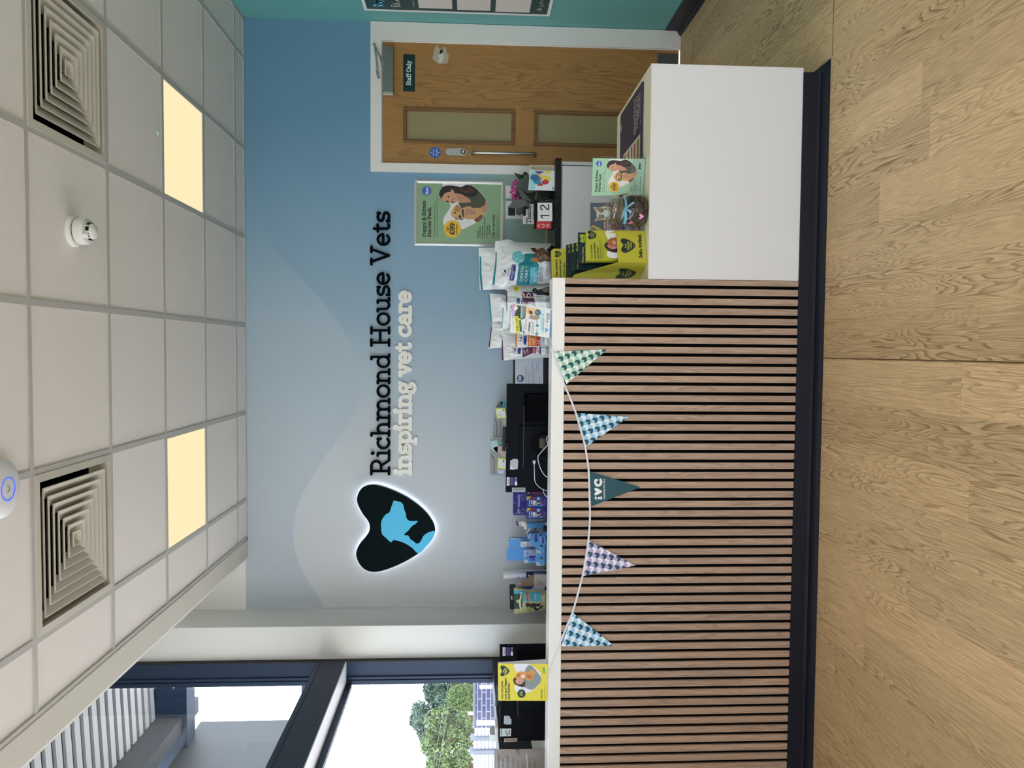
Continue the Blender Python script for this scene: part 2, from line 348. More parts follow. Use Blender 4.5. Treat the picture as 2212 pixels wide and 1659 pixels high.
SANS = {}
def sans_text(s_):
    if s_ not in SANS:
        cu = bpy.data.curves.new('t', 'FONT'); cu.body = s_; cu.size = 1; cu.resolution_u = 2
        ob = bpy.data.objects.new('t', cu); me = ob.to_mesh()
        vs = [v.co.copy() for v in me.vertices]; fs = [tuple(p_.vertices) for p_ in me.polygons]
        ob.to_mesh_clear(); bpy.data.objects.remove(ob); bpy.data.curves.remove(cu)
        x0 = min(v.x for v in vs); x1 = max(v.x for v in vs)
        SANS[s_] = ([[[(vs[i].x - x0, vs[i].y) for i in f] for f in fs]], x1 - x0, .72)
    return SANS[s_]

def clip(poly, conv):                            # Sutherland-Hodgman against a convex outline
    ar = sum(conv[i][0] * conv[(i + 1) % len(conv)][1] - conv[(i + 1) % len(conv)][0] * conv[i][1] for i in range(len(conv)))
    if ar < 0: conv = conv[::-1]
    for i in range(len(conv)):
        (ax, ay), (bx, by) = conv[i], conv[(i + 1) % len(conv)]; out = []
        side = lambda p_: (bx - ax) * (p_[1] - ay) - (by - ay) * (p_[0] - ax)
        for j in range(len(poly)):
            p_, q_ = poly[j], poly[(j + 1) % len(poly)]; sp, sq = side(p_), side(q_)
            if sp >= 0: out.append(p_)
            if (sp >= 0) != (sq >= 0):
                t = sp / (sp - sq); out.append((p_[0] + (q_[0] - p_[0]) * t, p_[1] + (q_[1] - p_[1]) * t))
        poly = out
        if len(poly) < 3: return []
    return poly
class Art:
    """flat print lying on a real surface; surf(x, y, off) gives the point of that surface seen at x, y"""
    def __init__(s, surf, step=.0004, sub=None, base=.0003): s.surf = surf; s.step = step; s.sub = sub; s.base = base; s.mb = MB(); s.mats = []
    def mi(s, m_):
        if isinstance(m_, str): m_ = C(m_)
        if m_ not in s.mats: s.mats.append(m_)
        return s.mats.index(m_)
    lift = 0.0
    def tri(s, a, b, c, L_, mi, depth=0):
        if s.sub and depth < 7:
            e = [(math.dist(a, b), 0), (math.dist(b, c), 1), (math.dist(c, a), 2)]; d, k = max(e)
            if d > s.sub:
                if k == 0: m_ = ((a[0] + b[0]) / 2, (a[1] + b[1]) / 2); s.tri(a, m_, c, L_, mi, depth + 1); s.tri(m_, b, c, L_, mi, depth + 1)
                elif k == 1: m_ = ((b[0] + c[0]) / 2, (b[1] + c[1]) / 2); s.tri(a, b, m_, L_, mi, depth + 1); s.tri(a, m_, c, L_, mi, depth + 1)
                else: m_ = ((c[0] + a[0]) / 2, (c[1] + a[1]) / 2); s.tri(a, b, m_, L_, mi, depth + 1); s.tri(m_, b, c, L_, mi, depth + 1)
                return
        off = s.base + L_ * s.step + s.lift
        s.mb.add([s.surf(*q, off) for q in (a, b, c)], [(0, 1, 2)], mi)
    def poly(s, pts, col, L_=0):
        mi = s.mi(col); tr = tessellate_polygon([[Vector((a, b, 0)) for a, b in pts]])
        for t in tr: s.tri(*[pts[i] for i in t], L_, mi)
        return s
    def blob(s, pts, col, L_=0, n=5): return s.poly(smooth(pts, n), col, L_)
    def ell(s, cx, cy, rx, ry, col, L_=0, rot=0, n=28):
        c_, s_ = math.cos(rot), math.sin(rot)
        return s.poly([(cx + rx * math.cos(t) * c_ - ry * math.sin(t) * s_, cy + rx * math.cos(t) * s_ + ry * math.sin(t) * c_) for t in [2 * math.pi * k / n for k in range(n)]], col, L_)
    def rect(s, x0, y0, x1, y1, col, L_=0): return s.poly([(x0, y0), (x1, y0), (x1, y1), (x0, y1)], col, L_)
    def line(s, pts, w_, col, L_=0):
        for k, q in enumerate(ribbon(pts, w_)): s.lift = .000012 * (k % 24); s.poly(q, col, L_)
        s.lift = 0.0; return s
    def text(s, string, p0, p1, h, col, L_=3, font='slab', wt=1.0, clipto=None):
        gl, wd, hh = slab_text(string, wt) if font == 'slab' else sans_text(string)
        dx, dy = p1[0] - p0[0], p1[1] - p0[1]; d = math.hypot(dx, dy); ux, uy = dx / d, dy / d; vx, vy = uy, -ux
        mi = s.mi(col)
        for gpl in gl:
            for pk_, poly in enumerate(gpl):
                s.lift = .000012 * (pk_ % 24)
                q = [(p0[0] + a / wd * dx + b / hh * h * vx, p0[1] + a / wd * dy + b / hh * h * vy) for a, b in poly]
                if clipto: q = clip(q, clipto)
                if len(q) < 3: continue
                for i in range(1, len(q) - 1): s.tri(q[0], q[i], q[i + 1], L_, mi, 6 if not s.sub else 0)
        s.lift = 0.0
        return s
    def build(s, name, parent): return s.mb.build(name, s.mats, parent)
def greek(a, x0, ya, yb, n, dx, h, col, L_=3, ragged=True):   # rows of print too small to read in the photograph
    rnd = random.Random(int(x0 * 7 + ya))
    for i in range(n):
        x = x0 + i * dx; y = ya; end = yb + (ya - yb) * (rnd.random() * .3 if ragged else 0)
        while y > end:
            l_ = rnd.uniform(1.0, 3.4); a.rect(x - h / 2, max(y - l_, end), x + h / 2, y, col, L_); y -= l_ + .7
# ------------------------------------------------------------------ shared materials
white = mat('white_laminate', '#e8e8ea', .32, spec=.4)
white_satin = mat('white_satin_paint', '#eceae4', .4)
cream_edge = mat('cream_edge', '#e6dfc8', .4)
slate = mat('dark_blue_aluminium', '#22334a', .42, spec=.3)
black_p = mat('black_plastic', '#0a0b0e', .5, spec=.2)
black_felt = mat('black_felt', '#070708', .95, spec=.1)
steel = mat('brushed_steel', '#a9a8a4', .32, metal=1)
chrome = mat('chrome', '#cfcfcf', .12, metal=1)
navy_vinyl = mat('dark_vinyl_skirting', '#161927', .42, spec=.3)
oak_floor = wood('oak_vinyl_floor', '#bb9e77', '#765738', '#c9ad85', (0, 1, 0), 11., 1.15, 30., (.1605, 1.22, -.025), .46, k=1.68, contrast=1.25, fine=.5)
oak_door = wood('oak_door_veneer', '#a5793f', '#6c471f', '#b4884c', (0, 0, 1), 7., .9, 15., None, .5, k=1.05, contrast=.75, fine=.3)
oak_trim = wood('oak_bead', '#8f6436', '#5f3e1e', '#9a6e3c', (0, 0, 1), 30., 1.6, 6., None, .45, k=.8)
oak_slat = wood('oak_slat', '#a68c79', '#6c5547', '#b79e8b', (0, 0, 1), 26., 2.2, 9., (.0400, 60.0, .0), .55, k=1.35, contrast=.7, fine=.5)
tile_m = mat('ceiling_tile', '#ebe5e1', .95, spec=.1, bump=(260, .35, .002))
grid_m = mat('ceiling_grid_enamel', '#bdbab6', .5)
glass_win = clear('window_glass', (.94, .955, .96), 1.0)
acrylic = clear('clear_acrylic', (.93, .95, .96), 1.1, .02)

def mural(name, stops, green=None):              # the printed wall covering: its colour runs from pale at the window end to blue
    t = NT(name, .62); o = t.xyz(t.tc.outputs['Object'])
    fx = t.math('DIVIDE', t.math('ADD', o[0], 1.85), 4.05)
    c = t.ramp(fx, [(p_, rgb(h_)) for p_, h_ in stops])
    if green:
        gz = t.math('MULTIPLY', t.math('SUBTRACT', 1.62, o[2]), 1.5, True); gx = t.math('MULTIPLY', t.math('SUBTRACT', o[0], .0), 1.0, True)
        c = t.mix(t.math('MULTIPLY', gz, gx), c, rgb(green))
    t.L.new(c, t.b.inputs['Base Color']); return t.m
mural_up = mural('mural_upper', [(0, '#bdc4cc'), (.3, '#b6c3cd'), (.50, '#a9bdcc'), (.60, '#98b5c8'), (.68, '#86abc5'), (.85, '#6a9ab8')])
mural_low = mural('mural_lower', [(0, '#cfd1d4'), (.27, '#c6ccd2'), (.42, '#b0c0cc'), (.52, '#98b3c7'), (.68, '#84a9c4'), (.85, '#6a9ab8')], '#93a987')
teal_wall = mat('teal_wall_covering', '#6fb3b0', .6)
paint = mat('wall_paint_white', '#e9e8e2', .75)
grey_paint = mat('wall_paint_column', '#dddcd8', .75)

# ------------------------------------------------------------------ the room
ZT = 4.25                                        # raised ceiling along the glazing
struct('floor', MB().box(XG, XR, YREAR, YB, -.05, 0), oak_floor, 'oak plank vinyl floor with cathedral grain', 'floor')
seam = MB().box(-.0225, -.0185, YREAR, 3.09, 0, .0008).box(1.19, XR, 3.080, 3.0835, 0, .0008)
struct('trim_1', seam, mat('floor_weld', '#6b4e2c', .6), 'thin brown weld seams in the oak vinyl floor', 'floor seam')

xs = [.1552 + .6 * i for i in range(-2, 4)]; ys = [5.183 - .6 * j for j in range(0, 15)]
XL, XS = -1.321, -1.437
cells_x = [XL] + [x for x in xs if x > XL] + [XR]; cells_y = [YREAR] + [y for y in sorted(ys) if y > YREAR] + [YB]
lights = [(i, j) for i in (1, -2) for j in (2, 6, 10)]; vents = [(1, 4), (-2, 4)]
def cell(i, j): return .1552 + .6 * i, .1552 + .6 * (i + 1), 5.183 - .6 * j, 5.183 - .6 * (j - 1)
skip = [cell(i, j) for i, j in lights + vents]
tl = MB()
for a, b in zip(cells_x, cells_x[1:]):
    for c_, d_ in zip(cells_y, cells_y[1:]):
        if any(abs(a - s_[0]) < .01 and abs(c_ - s_[2]) < .01 for s_ in skip): continue
        tl.box(a + .005, b - .005, c_ + .005, d_ - .005, ZC + .005, ZC + .02)
struct('ceiling', tl, tile_m, 'suspended ceiling of square mineral fibre tiles', 'ceiling')
gr = MB(); hw = .012
for x in cells_x[1:-1]: gr.box(x - hw, x + hw, YREAR, YB, ZC - .001, ZC + .030)
for k, y in enumerate(cells_y[1:-1]):
    for a, b in zip(cells_x, cells_x[1:]): gr.box(a + (hw if a > XL else 0), b - (hw if b < XR else 0), y - hw, y + hw, ZC - .001, ZC + .03)
gr.box(XL, XL + .018, YREAR, YB, ZC - .003, ZC + .03).box(XR - .018, XR, YREAR, YB, ZC - .003, ZC + .03).box(XL, XR, YB - .018, YB, ZC - .003, ZC + .03)
struct('trim_2', gr, grid_m, 'white metal tee grid carrying the ceiling tiles', 'ceiling grid')
struct('trim_3', MB().box(XS, XL, YREAR, YB, ZC - .006, ZC + .05), mat('plaster_margin', '#cfcac0', .8), 'plain plaster margin strip along the open side of the tile ceiling', 'ceiling margin', .002)
struct('wall_bulkhead', MB().box(XS - .012, XS, YREAR, YB, ZC - .006, ZT), paint, 'upstand behind the ceiling margin facing the glazing', 'wall')
struct('ceiling_raised', MB().box(XG - .17, XR, YREAR, YB + .2, ZT, ZT + .3), paint, 'raised white ceiling strip next to the side glazing', 'ceiling')

# back wall around the door opening
DX0, DX1, DZ = 1.262, 2.107, 2.066
wb = MB().box(XG - .16, DX0, YB, YB + .2, 0, ZC + .012, 0).box(DX0, DX1, YB, YB + .2, DZ, ZC + .012, 0).box(DX1, XR + .2, YB, YB + .2, 0, ZC + .012, 0).box(XG - .16, XR + .2, YB, YB + .2, ZC + .012, ZT, 1)
wb_o = struct('wall_back', wb, [mural_up, paint], 'back wall with a pale blue mural covering', 'wall')
a = Art(yplane(YB), base=.0008, sub=None)
wave = [(534, 380), (560, 470), (600, 545), (650, 600), (700, 655), (745, 720), (772, 780), (780, 815), (775, 860), (757, 910), (730, 950), (700, 990), (665, 1045), (642, 1095), (634, 1150), (640, 1200), (662, 1250), (690, 1290)]
wv = smooth(wave, 5, False)
a.poly([(x, y) for x, y in wv] + [(700, 1312), (1200, 1312), (1200, 372), (803, 372), (803, 100), (534, 100)], mural_low)
a.build('wave_print', wb_o)
struct('wall_right', MB().box(XR, XR + .2, 2.2, YB + .2, 0, ZT, 0).box(XR, XR + .2, YREAR, 2.2, 0, ZT, 1), [teal_wall, paint], 'teal side wall beyond the staff door', 'wall')  # unseen near stretch made white to bounce more light
struct('wall_column', MB().box(XG - .16, -1.812, 5.045, YB, 0, ZT), grey_paint, 'pale grey column boxed out beside the window', 'wall', .004)
# front of the shop, behind the camera: glazed, opening narrowed to cut its daylight
fr = MB().box(XG - .3, XR + .2, YREAR - .1, YREAR, 2.95, ZT).box(XG - .3, -1.2, YREAR - .1, YREAR, 0, 2.95).box(1.4, XR + .2, YREAR - .1, YREAR, 0, 2.95)
struct('wall_front', fr, paint, 'shop front wall behind the viewpoint', 'wall')
w2 = MB()
for x in (-.75, .65): w2.box(x - .04, x + .04, YREAR - .09, YREAR - .01, 0, 2.95)
w2.box(-1.2, 1.4, YREAR - .09, YREAR - .01, 0, .12).box(-1.2, 1.4, YREAR - .09, YREAR - .01, 2.1, 2.18)
struct('window_2', w2, slate, 'dark framed shop front glazing behind the viewpoint', 'window')

# skirting with a coved foot
def skirt(mb, p, q, n, h, foot=.045):            # p, q: wall line ends; n: direction into the room
    p, q, n = Vector(p), Vector(q), Vector(n); z = Vector((0, 0, 1))
    prof = [(0, h), (.006, h), (.008, .032), (.016, .022), (foot * .55, .020), (foot * .75, .014), (foot, .0005), (0, .0005)]
    vs = [p + n * a_ + z * b_ for a_, b_ in prof] + [q + n * a_ + z * b_ for a_, b_ in prof]; k = len(prof)
    mb.add(vs, [(i, (i + 1) % k, (i + 1) % k + k, i + k) for i in range(k)], 0, False)
    mb.add(vs, [tuple(range(k)), tuple(range(2 * k - 1, k - 1, -1))])
b_ = MB(); skirt(b_, (XR, YREAR, 0), (XR, YB - .02, 0), (-1, 0, 0), .112); struct('baseboard_right', b_, navy_vinyl, 'dark vinyl skirting along the teal wall', 'skirting')
b_ = MB(); skirt(b_, (XG + .25, YB, 0), (1.2, YB, 0), (0, -1, 0), .112); struct('baseboard_back', b_, navy_vinyl, 'dark vinyl skirting along the back wall', 'skirting')

# staff door
fr_ = MB()
fr_.box(1.214, DX0 + .012, YB - .018, YB, 0, 2.129).box(DX1 - .012, XR - .003, YB - .018, YB, 0, 2.129).box(DX0 + .012, DX1 - .012, YB - .018, YB, 2.055, 2.129)
fr_.box(DX0, DX0 + .016, YB - .004, YB + .1, 0, DZ).box(DX1 - .016, DX1, YB - .004, YB + .1, 0, DZ).box(DX0, DX1, YB - .004, YB + .1, 2.052, DZ)
struct('trim_4', fr_, white_satin, 'white painted door lining and architrave around the oak door', 'door frame', .0015)
YD = YB + .004                                    # face of the door leaf
dp = yplane(YD)
def pr(x0, y0, x1, y1, Y=YD):                    # rectangle of the photograph -> X0, X1, Z0, Z1 on the plane Y
    a_, b2 = P((x0 + x1) / 2, max(y0, y1), Y=Y), P((x0 + x1) / 2, min(y0, y1), Y=Y)
    c2, d2 = P(max(x0, x1), (y0 + y1) / 2, Y=Y), P(min(x0, x1), (y0 + y1) / 2, Y=Y)
    return a_.x, b2.x, c2.z, d2.z
gx0, gx1, gz0, gz1 = pr(878.6, 242, 1105, 304)
hx0, hx1, hz0, hz1 = pr(1161, 250, 1387, 310)
gx0, gx1 = min(gx0, hx0), max(gx1, hx1); hx0, hx1 = gx0, gx1
lf = MB()
for X0, X1, Z0, Z1 in ((1.279, gx0, .006, 2.049), (gx1, 2.090, .006, 2.049), (gx0, gx1, gz1, 2.049), (gx0, gx1, hz1, gz0), (gx0, gx1, .006, hz0)):
    lf.box(X0, X1, YD, YD + .044, Z0, Z1)
door = struct('door_1', lf, oak_door, 'oak veneer staff door with two narrow frosted glass panels', 'door')
frost = mat('frosted_glass', '#9a8f68', .35, spec=.4)
for Z0, Z1 in ((gz0, gz1), (hz0, hz1)):
    bd = MB()
    for A, B_ in (((gx0 - .024, Z0 - .024, gx0, Z1 + .024), 0), ((gx1, Z0 - .024, gx1 + .024, Z1 + .024), 0), ((gx0, Z1, gx1, Z1 + .024), 1), ((gx0, Z0 - .024, gx1, Z0), 1)):
        bd.box(A[0], A[2], YD - .012, YD + .004, A[1], A[3])
    tag(bd.build('glazing_bead', oak_trim, door, .004), 'darker oak glazing bead')
    MB().box(gx0, gx1, YD + .012, YD + .02, Z0, Z1).build('frosted_pane', frost, door)
MB().box(1.30, 2.07, YD - .002, YD, .012, .155).build('kick_plate', mat('grey_plate', '#6f7274', .35, metal=.7), door)
# pull handle
hy = 331; z0, z1 = P(1157, hy, Y=YD - .06).z, P(1021, hy, Y=YD - .06).z; hx = P(1090, hy, Y=YD - .06).x
MB().tube([(hx, YD, z0), (hx, YD - .045, z0), (hx, YD - .058, z0 + .004), (hx, YD - .062, z0 + .02), (hx, YD - .062, z1 - .02), (hx, YD - .058, z1 - .004), (hx, YD - .045, z1), (hx, YD, z1)], .0105, 12).build('pull_handle', steel, door)
# keypad lock
X0, X1, Z0, Z1 = pr(962, 321, 1009, 338); cx = (X0 + X1) / 2; r_ = (X1 - X0) / 2
kp = MB().prism([(cx + r_ * .95 * math.cos(t), YD, (Z1 - r_ if i < 12 else Z0 + r_) + r_ * math.sin(t)) for i, t in enumerate([math.pi * k / 11 for k in range(12)] + [math.pi + math.pi * k / 11 for k in range(12)])], (0, -.016, 0))
kpo = kp.build('keypad_lock', steel, door, .003)
kb = MB()
for i in range(2):
    for j in range(7): kb.lathe((cx - .012 + i * .024, YD - .016, Z1 - .022 - j * .0125), [(.0042, 0), (.0042, -.005), (.003, -.006)], 10, axis='y')
kb.build('key_button', chrome, kpo)
MB().lathe((cx, YD - .016, Z0 + .026), [(.019, 0), (.019, -.008), (.014, -.014), (.012, -.026), (.006, -.030)], 20, axis='y').build('turn_knob', chrome, kpo)
# round blue notice, staff sign
da = Art(dp, base=.001)
da.ell(940, 329.5, 11.7, 11.7, C('#1c4fa0')); da.text('Fire door', (938, 337), (938, 322), 3.2, C('#f0f0f0')); da.text('keep shut', (944.5, 337.5), (944.5, 321.5), 3.2, C('#f0f0f0'))
for dy in (-8.4, 8.4): da.ell(932.6 if dy < 0 else 947.6, 329.5 + dy * .0, 1.2, 1.2, C('#cdd9ec'), 2)
tag(da.build('round_notice', door), 'round blue fire door notice')
X0, X1, Z0, Z1 = pr(871.2, 118, 896.6, 198)
sg = MB().box(X0, X1, YD - .004, YD, Z0, Z1).build('sign_plate', mat('dark_green_sign', '#04312f', .25), door, .001)
sa = Art(yplane(YD - .004)); sa.text('Staff Only', (887.6, 184.5), (887.6, 131.5), 10.0, C('#bfe0c4'), wt=1.15); sa.build('lettering', sg)
# door closer with its arm
X0, X1, Z0, Z1 = pr(827.5, 100, 849.5, 205, YD - .045)
cl = MB().box(X0, X1, YD - .048, YD, Z0, Z1).build('door_closer', mat('satin_alloy', '#8d8f88', .3, metal=.85), door, .002)
xe = P(838, 198, Y=YD - .048).x
MB().box(X0 - .001, xe, YD - .052, YD, Z0 - .001, Z1 + .001).build('end_cap', mat('light_alloy', '#c9c4b6', .25, metal=.8), cl, .002)
p_ = lambda x, y: P(x, y, Y=YD - .06)
MB().tube([p_(825, 138), p_(822, 126), p_(809, 97)], .006, 8).tube([p_(809, 97), p_(812, 120), p_(817.5, 170)], .006, 8).tube([p_(809, 94), p_(808, 99)], .011, 10).tube([p_(826, 134), p_(826, 142)], .010, 10).tube([p_(814, 152), p_(818, 170)], .009, 8).build('closer_arm', chrome, cl)
# hinges
for x0, x1, y in ((873, 907, 80.5), (1122, 1156, 89.5), (1368, 1402, 97)):
    q0, q1 = P(x0, y, Y=YB - .01), P(x1, y, Y=YB - .01)
    hg = MB(); n_ = 5
    for i in range(n_): hg.tube([q0.lerp(q1, (i + .04) / n_), q0.lerp(q1, (i + .96) / n_)], .0065, 10)
    hg.build('hinge', steel, door)
# torn paper and plastic holder stuck on the door
ha = Art(yplane(YD), base=.001)
ph = MB(); surf = yplane(YD - .006)
ph.prism([surf(x, y) for x, y in zz(780, 0, 3.072, [(505, 297), (520, 322), (545, 325), (553, 308), (562, 318), (568, 350), (582, 360), (575, 420), (520, 424), (473, 392), (487, 322)])], (0, .004, 0))
pho = tag(ph.build('paper_pocket', mat('clear_pocket', '#b9b29c', .3), door), 'torn plastic pocket')
pa = Art(surf); pa.poly(zz(780, 0, 3.072, [(512, 365), (546, 350), (548, 395), (525, 418), (508, 405)]), C('#b8b4a8'), 1); pa.poly(zz(780, 0, 3.072, [(523, 330), (545, 330), (542, 350), (520, 362)]), C('#16161a'), 2)
pa.text('ES', zz(780, 0, 3.072, [(520, 400)])[0], zz(780, 0, 3.072, [(517, 378)])[0], 2.6, C('#222222'), 3); pa.build('paper_slip', pho)

# ------------------------------------------------------------------ side glazing
YJ = 5.005                                        # face of the end jamb
XO = P(900, 1478, Y=YJ).x                         # glass line, outside edge of the deep frame profiles
x0, x1 = XO - .02, XG
win = struct('window_1', MB().box(P(900, 1462, Y=YJ).x, x1, YJ, 5.045, 0, ZT).box(P(900, 1462, Y=YJ).x - .004, P(900, 1459, Y=YJ).x, YJ - .012, YJ, 0, ZT), slate, 'dark blue aluminium side window with a heavy transom', 'window', .002)
MB().box(XG - .006, XG + .0005, YJ - .002, 5.0449, 0, ZT).build('gasket_strip', mat('black_gasket', '#08090b', .6), win)
MB().box(XO, P(900, 1464, Y=YJ).x, YJ + .012, 5.044, 0, ZT).box(XO, P(900, 1469, Y=YJ).x, YJ + .004, YJ + .012, 0, ZT).build('glazing_bead', slate, win, .001)
MB().box(x0, x1, -3.1, YJ - .0005, 2.242, 2.425).box(x1, x1 + .003, -3.1, YJ - .0005, 2.396, 2.398).build('transom', slate, win, .003)
MB().box(XO + .014, x1 - .001, -3.1, YJ - .0005, 2.236, 2.2415).build('transom_underside', mat('daylit_underside_grey', '#cfcfd8', .4), win)  # pale grey paints in the daylight on the transom's underside
MB().box(x0, XO + .013, -3.1, YJ - .0005, 2.200, 2.2418).build('glazing_bead', slate, win, .001)
MB().box(x0, x1, -3.1, YJ - .0005, 1.115, 1.285).build('bottom_rail', mat('dark_brown_rail', '#221f21', .45, spec=.2), win, .003)
MB().box(x0, x1, YREAR, YJ - .001, 3.935, ZT).build('sun_stop_panel', slate, win)  # unseen, added above the canopy line to stop sun coming in
for y in (1.9, -.6, -3.1): MB().box(x0, x1, y - .03, y + .03, 0, ZT).build('mullion', slate, win)
MB().add([(XO - .006, -3.1, 1.28), (XO - .006, 5.0, 1.28), (XO - .006, 5.0, ZT), (XO - .006, -3.1, ZT)], [(0, 1, 2, 3)]).build('glass_pane', glass_win, win)
pins = MB()
for z_ in [1.34 + .125 * k for k in range(19)]: pins.box(XO - .003, XO + .003, YJ, YJ + .012, z_ - .004, z_ + .004)
pins.build('glazing_clip', mat('pale_clip', '#d9d6cc', .4), win)
struct('wall_left', MB().box(XO - .02, XG, YREAR, 5.045, 0, 1.115), paint, 'low white wall under the side window', 'wall')
struct('trim_5', MB().box(XG, XG + .13, 3.2, 4.74, 1.03, 1.06), white_satin, 'white sill board under the side window', 'window sill', .003)

# ------------------------------------------------------------------ ceiling fittings
lamp_fill = emis('unseen_fill_glow', '#ffe9c4', 1.3)  # added panels behind the viewpoint, stronger than the visible pair, as fill light
lamp_e = emis('light_panel_glow', '#ffe6b8', .50)
lab = {(1, 2): ('glowing square ceiling light panel nearer the oak door', 0), (-2, 2): ('glowing square ceiling light panel nearer the side window', 0)}
for i, j in lights:
    X0, X1, Y0, Y1 = cell(i, j)
    t = thing('ceiling_light_panel', lab.get((i, j), ('glowing square ceiling light panel behind the viewpoint', 0))[0], 'ceiling light', ((X0 + X1) / 2, (Y0 + Y1) / 2, ZC), 'square light panels in the tile ceiling')
    f_ = MB(); e = .018
    f_.box(X0 + .008, X1 - .008, Y0 + .008, Y0 + e, ZC, ZC + .012).box(X0 + .008, X1 - .008, Y1 - e, Y1 - .008, ZC, ZC + .012).box(X0 + .008, X0 + e, Y0 + e, Y1 - e, ZC, ZC + .012).box(X1 - e, X1 - .008, Y0 + e, Y1 - e, ZC, ZC + .012)
    f_.build('frame', grid_m, t)
    MB().box(X0 + e, X1 - e, Y0 + e, Y1 - e, ZC + .004, ZC + .01).build('diffuser', lamp_e if j == 2 else lamp_fill, t)
vent_w = mat('diffuser_enamel', '#cbc5b8', .45)
for (i, j), lb in zip(vents, ('square four-way air diffuser on the right, above the smoke detector', 'square four-way air diffuser on the left, nearer the side window')):
    X0, X1, Y0, Y1 = cell(i, j); cx, cy = (X0 + X1) / 2, (Y0 + Y1) / 2
    t = thing('air_diffuser', lb, 'air vent', (cx, cy, ZC), 'square air diffusers in the tile ceiling')
    def ring(mb, a0, z0_, a1, z1_, th=0):
        vs = [(cx + s1 * a_, cy + s2 * a_, z_) for a_, z_ in ((a0, z0_), (a1, z1_)) for s1, s2 in ((-1, -1), (1, -1), (1, 1), (-1, 1))]
        mb.add(vs, [(k, (k + 1) % 4, (k + 1) % 4 + 4, k + 4) for k in range(4)])
    f_ = MB(); ring(f_, .290, ZC - .004, .262, ZC - .006); ring(f_, .290, ZC - .004, .290, ZC + .02); ring(f_, .262, ZC - .006, .262, ZC + .03)
    f_.build('frame', vent_w, t)
    for k in range(7):
        a0 = .236 - .0345 * k; v_ = MB(); ring(v_, a0, ZC - .004, a0, ZC + .001); ring(v_, a0 + .0, ZC - .004, a0 - .004, ZC - .004)
        ring(v_, a0, ZC + .001, max(a0 - .046, .001), ZC + .031); ring(v_, a0 - .004, ZC - .004, max(a0 - .050, .001), ZC + .027)
        v_.build('louvre', vent_w, t)
    d_ = MB(); ring(d_, .25, ZC + .07, .25, ZC + .22)
    d_.add([(cx + s1 * .25, cy + s2 * .25, ZC + .22) for s1, s2 in ((-1, -1), (1, -1), (1, 1), (-1, 1))], [(0, 1, 2, 3)])
    for q in range(-3, 4): d_.box(cx - .24, cx + .24, cy + q * .07 - .012, cy + q * .07 + .012, ZC + .12, ZC + .13)
    tag(d_.build('plenum', mat('black_plenum', '#060606', .9, spec=.1), t), 'dark plenum box')
# smoke detector
wp = mat('white_plastic', '#dfdfda', .4)
t = thing('smoke_detector', 'white smoke detector hanging from a ceiling tile', 'smoke detector', (.447, 3.10, ZC))
c = (.447, 3.10, ZC)
MB().lathe(c, [(.060, .006), (.060, -.004), (.056, -.010), (.050, -.012)], 40).build('base', wp, t)
MB().lathe(c, [(.0455, -.010), (.0455, -.018)], 40).build('shadow_gap', black_p, t)
MB().lathe(c, [(.050, -.016), (.052, -.020), (.051, -.050), (.048, -.054), (.032, -.056)], 40).build('body', wp, t)
MB().lathe(c, [(.034, -.055), (.031, -.072), (.026, -.080), (.020, -.082)], 40).lathe(c, [(.0200, -.0815), (.0185, -.0835), (.001, -.084)], 30).build('cap', wp, t)
s_ = MB()
for k in range(8):
    an = 2 * math.pi * k / 8 + .2; M_ = Matrix.Translation(Vector(c) + Vector((math.cos(an) * .0325, math.sin(an) * .0325, -.064))) @ Matrix.Rotation(an, 4, 'Z')
    s_.box(-.002, .0015, -.008, .008, -.006, .006, 0, M_)
s_.build('vent_slot', black_p, t)
for k in (0, 1):
    an = 1.1 + math.pi * k; MB().lathe((c[0] + math.cos(an) * .040, c[1] + math.sin(an) * .040, ZC), [(.010, -.05), (.010, -.066), (.006, -.070)], 16).build('lug', wp, t)
# wifi access point
t = thing('wifi_access_point', 'round white wireless access point with a blue light ring on the ceiling', 'access point', (-.462, 2.575, ZC))
c = (-.462, 2.575, ZC)
MB().lathe(c, [(.098, .004), (.100, -.008), (.094, -.022), (.078, -.032), (.046, -.038), (.001, -.0385)], 48).build('housing', mat('ap_white', '#e2e2e6', .35), t)
MB().lathe(c, [(.0385, -.0378), (.0385, -.0400), (.0355, -.0400), (.0355, -.0378)], 48).build('light_ring', emis('blue_ring', '#4a6cff', .6), t)
pts = [(c[0] + .009 * math.cos(q), c[1] + .009 * math.sin(q) - .002, ZC - .0392) for q in [math.pi * k / 8 for k in range(-1, 10)]]
MB().tube(pts, .0016, 6).build('emblem', mat('grey_print', '#8d8f99', .5), t)
# presence sensor
t = thing('presence_sensor', 'tiny green-lit sensor in the ceiling tile beside the light panel', 'sensor', (1.053, 3.935, ZC))
MB().lathe((1.053, 3.935, ZC + .005), [(.012, .002), (.012, -.003), (.006, -.004)], 18).build('bezel', wp, t)
MB().lathe((1.053, 3.935, ZC + .005), [(.005, -.0035), (.004, -.0055), (.001, -.006)], 14).build('lens', emis('green_led', '#7fd99a', .45), t)
